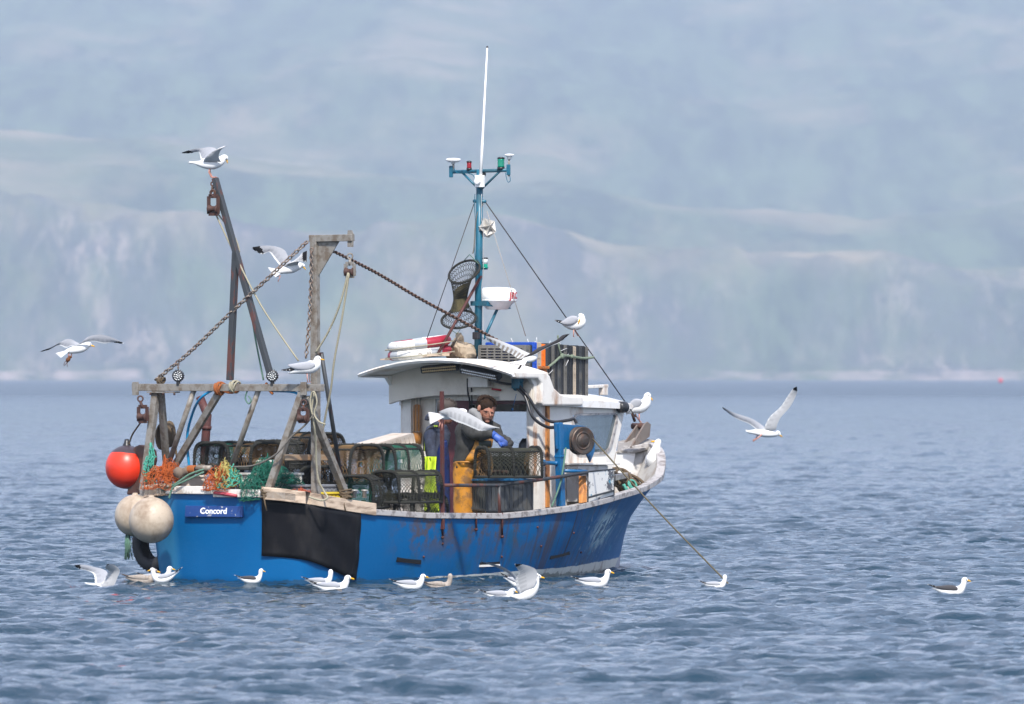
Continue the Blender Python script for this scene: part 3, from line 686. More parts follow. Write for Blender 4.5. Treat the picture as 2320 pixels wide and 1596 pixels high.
# wheelhouse roof: cambered slab
mb = MB(); rr = []
for k in range(17):
    y = .96 - 1.92 * k / 16; z_ = 2.02 - .13 * (y / .96) ** 2
    rr.append([Vector((4.585, y, z_ - .06)), Vector((4.585, y, z_)), Vector((5.6, y, z_ - .01)), Vector((6.22, y, z_ - .045)), Vector((6.25, y, z_ - .07)), Vector((6.22, y, z_ - .10))])
mb.loft(rr); rf2 = build('roof', mb, M_WHITEC, wh); md = rf2.modifiers.new('edge_split', 'EDGE_SPLIT'); md.split_angle = R(40)
a = P2B(1252, 881, y=-.25); c_ = P2B(1374, 875, y=-.25)
mb = MB(); mb.beam(a, c_, .06, .035); mb.beam(c_ - Vector((.06, 0, 0)), c_ - Vector((.06, 0, .10)), .06, .1); mb.beam(a + Vector((.1, 0, 0)), a + Vector((.1, 0, -.08)), .06, .1); build('roof_rail', mb, M_WHITE, wh, bevel=.006)
# windows
wy = -HWD
mb = MB(); fr_ = [Vector((p[0], wy - .004, p[1])) for p in win]
def rrect(P4, r, n=5):
    out = []
    for k in range(4):
        p = P4[k]; a = P4[k - 1]; c2 = P4[(k + 1) % 4]; u1 = p + (a - p).normalized() * r; u2 = p + (c2 - p).normalized() * r
        for j in range(n + 1):
            t_ = j / n; out.append(u1 * (1 - t_) ** 2 + p * 2 * t_ * (1 - t_) + u2 * t_ ** 2)
    return out
fo = rrect([p + (p - sum(fr_, Vector()) / 4).normalized() * .03 for p in fr_], .13); fi = rrect([p + (p - sum(fr_, Vector()) / 4).normalized() * -.012 for p in fr_], .10)
n = len(fo); vs = fo + fi + [v + Vector((0, -.012, 0)) for v in fo + fi]
mb.add(vs, [(k, (k + 1) % n, n + (k + 1) % n, n + k) for k in range(n)] + [(2 * n + k, 2 * n + (k + 1) % n, 3 * n + (k + 1) % n, 3 * n + k) for k in range(n)] + [(k, (k + 1) % n, 2 * n + (k + 1) % n, 2 * n + k) for k in range(n)] + [(n + k, n + (k + 1) % n, 3 * n + (k + 1) % n, 3 * n + k) for k in range(n)], False)
w1 = build('side_window', mb, M_GUNW, wh)
mb = MB(); mb.add([v + Vector((0, .004, 0)) for v in fi], [tuple(range(n))], False); build('pane', mb, M_GLASS, w1) if False else None
mb = MB(); mb.add([v + Vector((0, .004, 0)) for v in fi], [tuple(range(n))], False); build('glass', mb, M_GLASS, wh)
mb = MB(); mb.bb((5.35, -.72, 1.2), (5.75, -.45, 1.55)); mb.bb((4.75, -.80, .25), (5.2, .4, 1.22)); mb.bb((5.2, -.84, .72), (5.85, .84, 1.28)); build('console', mb, M_DARK, wh, bevel=.01)
mb = MB(); mb.lathe((4.9, -.50, 1.2), (0, 0, 1), [(0, .09), (.10, .10), (.22, .09), (.28, .05)], 14); build('instrument_hood', mb, M_BLACK, wh)
mb = MB(); mb.add([(fr(1.36) - .02, -.8, 1.36), (fr(1.36) - .02, .8, 1.36), (fr(1.76) - .02, .8, 1.76), (fr(1.76) - .02, -.8, 1.76)], [(0, 1, 2, 3)], False)
MF = mat('front_glass', (.5, .55, .6), .05); nt = MF.node_tree; tr = nt.nodes.new('ShaderNodeBsdfTransparent'); ms = nt.nodes.new('ShaderNodeMixShader'); ms.inputs[0].default_value = .12
nt.links.new(tr.outputs[0], ms.inputs[1]); nt.links.new(nt.nodes['Principled BSDF'].outputs[0], ms.inputs[2]); nt.links.new(ms.outputs[0], nt.nodes['Material Output'].inputs[0])
build('windscreen', mb, MF, wh)
# rusty corner strip and stains
a = P2B(1241, 917, y=-.91); c_ = P2B(1239, 1150, y=-.91)
mb = MB(); mb.bb((a.x - .035, -.925, c_.z), (a.x + .02, -.9, a.z)); build('corner_strip', mb, M_RUSTO, wh, bevel=.003)
# side below the windows: panels down to the gunwale
mb = MB(); mb.bb((5.05, -1.06, .80), (5.62, -.905, 1.19)); build('side_locker', mb, M_GREYL, wh, bevel=.01)
mb = MB(); a = P2B(1370, 1070, y=-1.19); mb.bb((5.02, -1.10, 1.195), (5.80, -.905, 1.215)); build('locker_top', mb, M_WHITE, wh, bevel=.004)
tl = [P2B(1332, 1069, y=-1.30), P2B(1391, 1063, y=-1.24), P2B(1391, 1122, y=-1.24), P2B(1332, 1142, y=-1.30)]
mb = MB(); mb.prism(tl, (0.004, .03, 0)); pb = build('side_board', mb, M_PEEL, boat, bevel=.004)
mb = MB()
for k in range(4): mb.tube([tl[k], tl[(k + 1) % 4]], .008, 6)
mb.beam(P2B(1332, 1128, y=-1.345), P2B(1391, 1112, y=-1.25), .012, .02); build('rubber_edging', mb, M_BLACK, pb)
mb = MB(); tl2 = [P2B(1318, 1078, y=-1.22), P2B(1330, 1078, y=-1.25), P2B(1330, 1138, y=-1.33), P2B(1318, 1140, y=-1.33)]; mb.prism(tl2, (0, .04, 0)); build('rusty_upright', mb, M_RUSTO, boat, bevel=.003)
# canopy lights, cables, box
def barlight(px0, py0, px1, py1, h, m, x0, tilt, nm='light_bar'):
    a = P2B(px0, py0, x=x0); c2 = P2B(px1, py1, x=x0); mb_ = MB(); mb_.beam(a, c2, .085, h * 1.5, (tilt, 0, 1)); o = build(nm, mb_, M_BLACK, wh, bevel=.012)
    mb_ = MB(); d = (c2 - a); up = Vector((tilt, 0, 1)).normalized(); nrm = d.normalized().cross(up).normalized(); nrm = nrm if nrm.x < 0 else -nrm
    k = 18
    for i in range(k):
        for j in (-1, 1):
            p = a + d * (.05 + .9 * (i + .5) / k) + nrm * .043 + up * (j * h * .3); mb_.lathe(p, nrm, [(-.004, .012), (.004, .012)], 8)
    build('lens_row', mb_, m, o)
barlight(957, 838, 1042, 831, .05, M_LEDY, 4.12, -.25)
barlight(1046, 836, 1133, 853, .055, M_LED, 4.02, -.55)
mb = MB(); a = P2B(1062, 853, x=4.3); c_ = P2B(1107, 878, x=4.3); mb.bb((4.28, a.y, a.z), (4.38, c_.y, c_.z)); build('junction_box', mb, M_WHITE, wh, bevel=.008)
def pipe(pxs, r, m, nm, par, n=8, **kw):
    pts = smooth_path([P2B(p[0], p[1], **({'x': p[2]} if len(p) == 3 else {'y': p[3]})) for p in pxs]); mb_ = MB(); mb_.tube(pts, r, n); return build(nm, mb_, m, par)
def smooth_path(P_, n=6):
    if len(P_) < 3: return P_
    out = []
    for i in range(len(P_) - 1):
        p0 = P_[max(i - 1, 0)]; p1 = P_[i]; p2 = P_[i + 1]; p3 = P_[min(i + 2, len(P_) - 1)]
        for k in range(n):
            t_ = k / n; out.append(.5 * ((2 * p1) + (p2 - p0) * t_ + (2 * p0 - 5 * p1 + 4 * p2 - p3) * t_ ** 2 + (3 * p1 - p0 - 3 * p2 + p3) * t_ ** 3))
    return out + [P_[-1]]
pipe([(1059, 858, 4.33), (1060, 890, 4.36), (1064, 910, 4.5), (1064, 960, 4.52)], .010, M_BLACK, 'cable', wh)
pipe([(1068, 880, 4.33), (1069, 910, 4.5), (1070, 960, 4.52)], .009, M_BLACK, 'cable', wh)
pipe([(1108, 860, 4.3), (1135, 868, 4.25), (1165, 872, 4.3)], .014, M_BLACK, 'cable', wh)
mb = MB(); p = P2B(1172, 868, x=4.3); mb.box(p, (.09, .10, .12)); mb.ell(p + Vector((0, -.04, .03)), .04, 10, 7); mb.ell(p + Vector((0, .02, -.05)), .035, 10, 7); build('valve_block', mb, M_TEAL, wh, bevel=.01)
mb = MB(); p = P2B(1115, 882, x=4.33); mb.tube([p, p + Vector((-.01, -.12, -.01))], .011, 8); build('flare_handle', mb, mat('red_plastic', (.4, .01, .02), .4), wh)
mb = MB(); p = P2B(1170, 893, x=4.33); mb.tube([p, P2B(1162, 925, x=4.33)], .004, 5); mb.ell(P2B(1161, 928, x=4.33), .014, 8, 6); build('pull_cord', mb, M_BLUEP, wh)
pipe([(1168, 876, 4.28), (1190, 900, 4.3), (1207, 945, None, -1.0), (1240, 968, None, -1.08), (1268, 966, None, -1.15)], .018, M_BLACK, 'hydraulic_hose', boat)
pipe([(1172, 870, 4.28), (1196, 898, 4.3), (1222, 938, None, -1.02), (1250, 956, None, -1.1), (1285, 953, None, -1.18), (1300, 950, None, -1.2), (1306, 960, None, -1.22)], .017, M_BLACK, 'hydraulic_hose', boat)
# navigation lamp at the wheelhouse corner
mb = MB(); p = P2B(1408, 923, y=-.93); mb.lathe(p + Vector((-.06, 0, 0)), (.9, -.3, 0), [(0, .05), (.02, .065), (.10, .06), (.12, .04)], 14); build('side_lamp', mb, M_BLACK, wh)
mb = MB(); p = P2B(1416, 924, y=-.95); mb.ell(p, (.03, .03, .05), 12, 8); build('side_lamp_glass', mb, M_GREENG, wh)

# ---- bow: inside bulwark panel, platform with roller, bitts
pp_ = [P2B(1398, 1021, y=.15), P2B(1440, 1021, y=.05), P2B(1475, 1012, y=-.03), P2B(1484, 997, y=.12), P2B(1442, 991, y=.32), P2B(1400, 1000, y=.45)]
mb = MB(); mb.prism([p - Vector((0, 0, .03)) for p in pp_], (0, 0, .03)); build('bow_platform', mb, M_LEADD, boat, bevel=.006)
mb = MB(); mb.add([pp_[0] + Vector((.02, .02, -.03)), pp_[1] + Vector((.02, .02, -.03)), P2B(1430, 1085, y=.07), P2B(1388, 1085, y=.17)], [(0, 1, 2, 3)], False); build('bulwark_panel', mb, M_WHITEC, boat, solid=.01)
for y, pts in ((.34, [(1413, 1008), (1446, 961), (1453, 957), (1460, 962), (1457, 985), (1432, 1010)]), (.14, [(1430, 1013), (1461, 961), (1468, 956), (1475, 962), (1472, 990), (1437, 1014)])):
    mb = MB(); mb.prism([P2B(p[0], p[1], y=y) for p in pts], (0, .02, 0)); build('roller_cheek', mb, M_CHK, boat, bevel=.003)
mb = MB(); p = P2B(1455, 966, y=.30); mb.lathe(p + Vector((0, -.05, 0)), (0, 1, 0), [(0, .02), (.01, .035), (.18, .035), (.19, .02)], 12); build('bow_roller', mb, M_RUST, boat)
mb = MB(); mb.tube([P2B(1430, 930, y=.35), P2B(1438, 955, y=.35)], .016, 8); build('roller_stay', mb, M_RUST, boat)
mb = MB(); mb.beam(P2B(1391, 1083, y=-.6), P2B(1425, 1076, y=-.35), .05, .06); build('anchor_beam', mb, M_LEAD, boat, bevel=.004)
# ---- handrail on the working side
a1 = HS(1003, 1163, -.03); a2 = HS(1132, 1163, -.03); a3 = HS(1322, 1140, -.03)
r1 = P2B(1003, 1100, y=a1.y); r2 = P2B(1131, 1100, y=a2.y); r3 = P2B(1330, 1071, y=a3.y - .02)
mb = MB(); mb.tube([r1, r1.lerp(r2, .5), r2, r2.lerp(r3, .5) + Vector((0, 0, -.004)), r3], .019, 10)
hr = build('handrail', mb, M_STEELD, boat)
mb = MB(); mb.tube([a2, r2], .019, 10); build('post', mb, M_STEELD, hr)
mb = MB(); mb.tube([r3, r3 + Vector((.02, .12, .02))], .02, 10); mb.tube([P2B(1276, 1067, y=-1.2), r3 + Vector((.02, .02, .01))], .019, 10); build('blue_rail', mb, M_BLUEP, hr)
mb = MB(); mb.beam(HS(1003, 1200, .02), P2B(1001, 887, y=a1.y), .035, .035, (1, 0, 0)); build('stanchion', mb, M_REDRUST, boat, bevel=.003)
# ---- pot hauler
py_ = -1.20
mb = MB(); mb.beam(P2B(1271, 1148, y=py_), P2B(1265, 958, y=py_), .075, .075, (0, 1, 0)); mb.beam(P2B(1268, 1038, y=py_), P2B(1268, 1032, y=py_), .09, .09, (0, 1, 0))
hl = build('pot_hauler', mb, M_BLUEP, boat, bevel=.008)
mb = MB(); mb.tube([P2B(1230, 1049, y=-.93), P2B(1262, 1050, y=py_)], .022, 10); mb.tube([P2B(1228, 1049, y=-.90), P2B(1233, 1049, y=-.94)], .035, 10); build('brace', mb, M_BLUEP, hl)
pl = [(1258, 960), (1322, 965), (1338, 973), (1348, 990), (1348, 1022), (1338, 1048), (1330, 1030), (1316, 1022), (1290, 1018), (1262, 1018)]
mb = MB(); mb.prism([P2B(a, c2, y=py_ - .02) for a, c2 in pl], (0, .02, 0)); build('mounting_plate', mb, M_BLUEP, hl, bevel=.004)
dc = P2B(1311, 999, y=py_ - .05); ax = Vector((-.35, -1, 0)).normalized()
mb = MB(); mb.lathe(dc - ax * .02, ax, [(0, .0), (0, .135), (.015, .15), (.03, .15), (.05, .11), (.07, .11), (.09, .15), (.105, .15), (.112, .14), (.106, .10), (.112, .09), (.105, .075), (.118, .05), (.125, .02), (.125, 0)], 40, False)
M_DISC = mat('worn_steel_disc', (.075, .06, .05), .42, .6, dirt=(.16, .08, .05), amt=.6, scale=12, bmp=.3)
dk = build('hauling_disc', mb, M_DISC, hl)
mb = MB()
for k in range(6):
    t_ = k * math.pi / 3; u_ = ax.orthogonal().normalized(); v_ = ax.cross(u_); mb.ell(dc + ax * .095 + (u_ * math.cos(t_) + v_ * math.sin(t_)) * .035, .009, 8, 6)
build('bolt', mb, M_RUST, dk)
# ---- mooring bitts on the quarter
for px in (803, 826):
    p = P2B(px, 1128, y=-1.13); mb = MB(); mb.lathe(p, (0, 0, 1), [(0, .022), (.065, .022), (.07, .038), (.08, .038), (.083, .02)], 12); build('bollard', mb, M_LEAD, boat)

# ---- mast
MX = 4.71
mb = MB(); b0 = P2B(1083, 808, x=MX); b1 = P2B(1087, 386, x=MX); mb.tube([b0, b0.lerp(b1, .5), b1], [.042, .039, .036], 14)
mast = build('mast', mb, M_TEAL, boat)
def seg(p, q, r, nm, m=M_TEAL, par=mast, x=MX, n=8):
    mb_ = MB(); mb_.tube([P2B(*p, x=x), P2B(*q, x=x)], r, n); return build(nm, mb_, m, par)
seg((1022, 390), (1152, 386), .019, 'cross_arm')
seg((1046, 390), (1084, 428), .013, 'brace'); seg((1133, 388), (1090, 430), .013, 'brace')
for px, py, h in ((1022, 388, 24), (1152, 384, 22)):
    mb = MB(); mb.beam(P2B(px, py - h / 2, x=MX - .01), P2B(px, py + h * .6, x=MX - .01), .045, .02, (1, 0, 0)); build('end_plate', mb, M_TEAL, mast, bevel=.006)
def lathepx(px, py, prof_, m, nm, par=mast, x=MX, n=16):
    mb_ = MB(); mb_.lathe(P2B(px, py, x=x), (0, 0, 1), prof_, n); return build(nm, mb_, m, par)
mb = MB(); mb.tube([P2B(1028, 385, x=MX), P2B(1027, 372, x=MX)], .012, 8); build('aerial_stem', mb, M_GALV, mast)
lathepx(1027, 372, [(0, .02), (.015, .022), (.02, .055), (.035, .082), (.055, .08), (.062, .05), (.064, .01)], M_PLASW, 'satellite_aerial')
mb = MB(); mb.tube([P2B(1153, 400, x=MX), P2B(1153, 362, x=MX)], .011, 8); build('aerial_stem', mb, M_GALV, mast)
lathepx(1154, 362, [(0, .018), (.02, .03), (.035, .03), (.04, .05), (.055, .052), (.06, .03), (.062, .01)], M_PLASW, 'satellite_aerial')
for px, py, r_, h_, m_ in ((1063, 386, .026, .06, M_REDG), (1135, 384, .038, .09, M_GREENG)):
    l_ = lathepx(px, py, [(0, r_ + .004), (.02, r_ + .004), (.021, r_)], M_BLACK, 'lamp_base')
    mb = MB(); mb.lathe(P2B(px, py, x=MX) + Vector((0, 0, .021)), (0, 0, 1), [(0, r_)] + [(h_ * k / 6, r_ * (1 if k % 2 else .96)) for k in range(1, 6)] + [(h_, r_), (h_ + .001, r_ * .8)], 16); build('coloured_lamp', mb, m_, mast)
    mb = MB(); mb.lathe(P2B(px, py, x=MX) + Vector((0, 0, .022 + h_)), (0, 0, 1), [(0, r_ + .003), (.012, r_ + .003), (.02, r_ * .5)], 16); build('lamp_cap', mb, M_BLACK, mast)
mb = MB(); a = P2B(1088, 418, x=MX - .06); c_ = P2B(1104, 107, x=MX - .06); mb.tube([a, a.lerp(c_, .3), a.lerp(c_, .31), c_], [.018, .016, .013, .008], 10); wa = build('whip_aerial', mb, M_PLASW, mast)
mb = MB(); mb.ell(c_, .012, 8, 6); build('aerial_tip', mb, M_BLACK, mast)
mb = MB(); p = P2B(1087, 411, x=MX - .06); mb.box(p, (.05, .10, .13)); mb.lathe(p - Vector((.06, 0, 0)), (1, 0, 0), [(0, .035), (.04, .04)], 12); build('aerial_bracket', mb, M_PLASW, mast, bevel=.005)
mb = MB(); mb.ell(P2B(1094, 395, x=MX + .02), .035, 10, 8); build('horn', mb, M_BLACK, mast)
# shackle ring
mb = MB(); mb.tube([P2B(1073, 456, x=MX), P2B(1100, 457, x=MX)], .018, 8); build('stay_lug', mb, M_TEAL, mast)
# radar reflector (faceted)
c_ = P2B(1102, 517, x=MX + .05); mb = MB(); r_ = .115
ico = []; ph = (1 + 5 ** .5) / 2
iv = [Vector(v).normalized() * r_ for v in ((-1, ph, 0), (1, ph, 0), (-1, -ph, 0), (1, -ph, 0), (0, -1, ph), (0, 1, ph), (0, -1, -ph), (0, 1, -ph), (ph, 0, -1), (ph, 0, 1), (-ph, 0, -1), (-ph, 0, 1))]
rot = Matrix.Rotation(.4, 3, 'X') @ Matrix.Rotation(.9, 3, 'Z')
fs = ((0, 11, 5), (0, 5, 1), (0, 1, 7), (0, 7, 10), (0, 10, 11), (1, 5, 9), (5, 11, 4), (11, 10, 2), (10, 7, 6), (7, 1, 8), (3, 9, 4), (3, 4, 2), (3, 2, 6), (3, 6, 8), (3, 8, 9), (4, 9, 5), (2, 4, 11), (6, 2, 10), (8, 6, 7), (9, 8, 1))
vs = [rot @ v + c_ for v in iv]; vv = []; ff = []
for f in fs:
    cc = sum([vs[i] for i in f], Vector()) / 3; cc = c_ + (cc - c_) * .55; o = len(vv); vv += [vs[i] for i in f] + [cc]; ff += [(o, o + 1, o + 3), (o + 1, o + 2, o + 3), (o + 2, o, o + 3)]
mb.add(vv, ff, False); build('radar_reflector', mb, mat('reflector_alloy', (.5, .48, .44), .4, .3), mast)
l_ = lathepx(1099, 608, [(0, .035), (.012, .035), (.013, .03), (.045, .03)], M_GREENG, 'masthead_lamp_base'); lathepx(1099, 598, [(0, .03), (.05, .03)], M_CLEARG, 'masthead_lamp_glass'); lathepx(1099, 587, [(0, .033), (.01, .033), (.016, .02)], M_BLACK, 'masthead_lamp_cap')
seg((1090, 609), (1104, 609), .012, 'lamp_bracket')
# radome
rc = P2B(1127, 684, x=MX + .22)
mb = MB(); mb.lathe(rc, (0, 0, 1), [(-.085, .0), (-.085, .10), (-.08, .12), (-.02, .165), (0, .20), (.01, .212), (.02, .214), (.022, .210), (.026, .214), (.10, .207), (.135, .19), (.15, .15), (.158, .0)], 40); rd = build('radar_dome', mb, M_PLASW, mast)
a0 = math.atan2(-math.cos(R(35)) , -math.sin(R(35)) * 0 - 1)  # unused
def on_dome(ang, z, r_=.2165): return rc + Vector((math.cos(ang) * r_, math.sin(ang) * r_, z))
lt = text_mesh('JRC', .097, Matrix.Identity(4), 0, bold=.003)
fa = BMI.to_3x3() @ Vector((0, -1, 0)); fang = math.atan2(fa.y, fa.x)
vv = []
for v in lt.v:
    a = fang + R(58) + v[0] / .2165; vv.append(on_dome(a, .062 + v[1]))
lt.v = [tuple(v) for v in vv]; build('lettering', lt, M_REDT, mast)
mb = MB(); mb.beam(P2B(1090, 691, x=MX), P2B(1152, 699, x=MX + .3), .10, .014); mb.tube([P2B(1127, 700, x=MX + .2), P2B(1096, 768, x=MX)], .016, 8); mb.beam(P2B(1072, 688, x=MX), P2B(1104, 688, x=MX), .10, .05); build('radar_bracket', mb, M_TEAL, mast)
mb = MB(); p = P2B(1079, 761, x=MX - .07); mb.box(p, (.05, .075, .08)); fl = build('floodlight', mb, M_BLACK, mast, bevel=.01)
# loose cables on the mast
rnd = random.Random(4)
for off in (-.035, .03):
    pts = [P2B(1086 + off * 240 + rnd.uniform(-3, 3), y, x=MX - .035) for y in range(440, 800, 30)]; mb = MB(); mb.tube(smooth_path(pts, 3), .0045, 5); build('cable', mb, M_GREYP if off > 0 else M_TEAL, mast)
pipe([(1028, 380, MX), (1036, 392, MX - .02), (1060, 393, MX - .02), (1075, 402, MX - .02), (1084, 440, MX - .03)], .005, M_TEAL, 'cable', mast)
pipe([(1145, 392, MX), (1150, 412, MX), (1156, 410, MX), (1155, 398, MX)], .004, M_TEAL, 'cable', mast)
def wire(p, xp, q, xq, r, nm, m, par=boat):
    mb_ = MB(); mb_.tube([P2B(*p, x=xp), P2B(*q, x=xq)], r, 6); return build(nm, mb_, m, par)
M_WIRE = mat('stay_wire', (.05, .045, .045), .5, .5)
wire((1101, 460), MX, (1440, 945), 7.2, .006, 'forestay', M_WIRE)
wire((1074, 462), MX, (968, 766), 4.3, .005, 'stay', M_WIRE)
wire((1103, 478), MX, (1191, 762), 5.0, .004, 'stay', mat('pale_stay', (.3, .27, .24), .6))
wire((1090, 626), MX, (990, 806), 4.1, .016, 'roof_strut', M_REDRUST)
pipe([(1095, 462, MX), (1080, 490, MX - .04), (1074, 560, MX - .05), (1071, 575, MX - .05)], .006, M_ROPEGR, 'halyard', mast)

# ---- gantry over the stern
UC = .15
g = lambda px, py, x=UC: P2B(px, py, x=x)
mb = MB(); mb.beam(g(303, 878), g(731, 879), .075, .075, (0, 0, 1)); gan = build('gantry', mb, M_GALV, boat, bevel=.005)
def gb(p, q, w, h, nm='leg', m=M_GALV, x0=UC, x1=UC):
    mb_ = MB(); mb_.beam(P2B(*p, x=x0), P2B(*q, x=x1), w, h, (1, 0, 0)); return build(nm, mb_, m, gan, bevel=.005)
def gt(p, q, r, nm='brace', m=M_GALV, x0=UC, x1=UC):
    mb_ = MB(); mb_.tube([P2B(*p, x=x0), P2B(*q, x=x1)], r, 10); return build(nm, mb_, m, gan)
gb((354, 886), (325, 1113), .075, .065, x1=.10); gb((364, 886), (382, 1110), .07, .05, x1=.62)
gb((686, 886), (606, 1117), .07, .06, x1=.06); gb((693, 900), (784, 1124), .075, .06, x1=.86)
gt((441, 880), (379, 1060), .028, x1=.3); gb((499, 886), (391, 1064), .07, .05, 'brace', x1=.4); gt((588, 878), (515, 1085), .028, x1=.4)
gb((642, 1037), (748, 1037), .06, .07, 'tie_bar', mat('rusty_galvanised', (.25, .19, .13), .6, .2, dirt=(.3, .15, .06), amt=.7), .1, .62)
gb((716, 1120), (713, 535), .08, .07, 'gallows_post', x0=.42, x1=.42)
gb((703, 541), (800, 539), .07, .055, 'gallows_arm', x0=.42, x1=.40)
mb = MB(); mb.prism([g(720, 547, .42), g(768, 547, .42), g(721, 626, .42)], (.012, 0, 0)); build('gusset', mb, M_GALV, gan)
mb = MB(); mb.prism([g(788, 522, .39), g(796, 522, .39), g(800, 530, .39), g(799, 560, .39), g(787, 560, .39), g(787, 530, .39)], (.014, 0, 0)); build('lug', mb, M_GALV, gan)
gt((728, 800), (772, 1078), .022, 'strut', M_STEELD, .44, .95)
mb = MB(); mb.bb((.44, -1.10, 2.03), (.54, -1.0, 2.12)); 
gb((487, 404), (615, 858), .055, .06, 'derrick', M_STEELD); gb((534, 572), (521, 862), .06, .06, 'derrick_post', M_STEELD)
mb = MB(); mb.beam(g(340, 889), g(400, 889), .12, .014); build('foot_plate', mb, M_GALV, gan)
for px in (341, 395, 370):
    mb = MB(); mb.ell(g(px, 893, UC - .05), .013, 8, 6); build('bolt', mb, M_RUST, gan)
for px, d_ in ((307, 1), (688, 1)):
    mb = MB(); mb.beam(g(px, 866, UC - .045), g(px, 896, UC - .045), .075, .02, (1, 0, 0)); build('end_lug', mb, M_GALV, gan, bevel=.004)
for px in (404, 617):
    c_ = g(px, 852, UC - .03); ax2 = (BMI.to_3x3() @ Vector((-.25 if px < 500 else -.2, -1, -.12))).normalized()
    mb = MB(); mb.lathe(c_ - ax2 * .03, ax2, [(0, .03), (0, .05), (.02, .06), (.05, .062), (.055, .06), (.056, .052)], 24)
    for k in range(16):
        t_ = k * math.pi / 8; u_ = ax2.orthogonal().normalized(); v_ = ax2.cross(u_); q_ = u_ * math.cos(t_) + v_ * math.sin(t_); mb.beam(c_ - ax2 * .03 + q_ * .052, c_ + ax2 * .0 + q_ * .064, .006, .012)
    mb.beam(c_ - Vector((0, 0, .05)), c_ - Vector((0, 0, .10)), .03, .03); wl_ = build('work_light', mb, M_BLACK, gan)
    mb = MB(); u_ = ax2.orthogonal().normalized(); v_ = ax2.cross(u_)
    for rr_, kk in ((0, 1), (.02, 6), (.04, 11)):
        for k in range(kk):
            t_ = k * 2 * math.pi / kk; mb.lathe(c_ + ax2 * .024 + (u_ * math.cos(t_) + v_ * math.sin(t_)) * rr_, ax2, [(0, .009), (.004, .009)], 8)
    build('lens', mb, M_LED, wl_)
pipe([(485, 882, UC), (455, 902, UC), (437, 935, .3), (424, 990, .35), (429, 1062, .4)], .014, mat('blue_hose', (.01, .25, .5), .35), 'air_hose', gan)
pipe([(610, 886, UC), (665, 889, UC), (688, 905, UC)], .013, MATS['blue_hose'], 'air_hose', gan)
mb = MB(); mb.tube([P2B(453, 900, x=1.4), P2B(470, 942, x=1.4), P2B(466, 990, x=1.4), P2B(461, 1075, x=1.4)], [.045, .045, .046, .046], 14); mb.tube([P2B(468, 965, x=1.4), P2B(467, 973, x=1.4)], .056, 14); build('exhaust_pipe', mb, M_REDRUST, boat)
mb = MB(); mb.tube([g(535, 500, UC), g(535, 500, UC)], .01, 6)
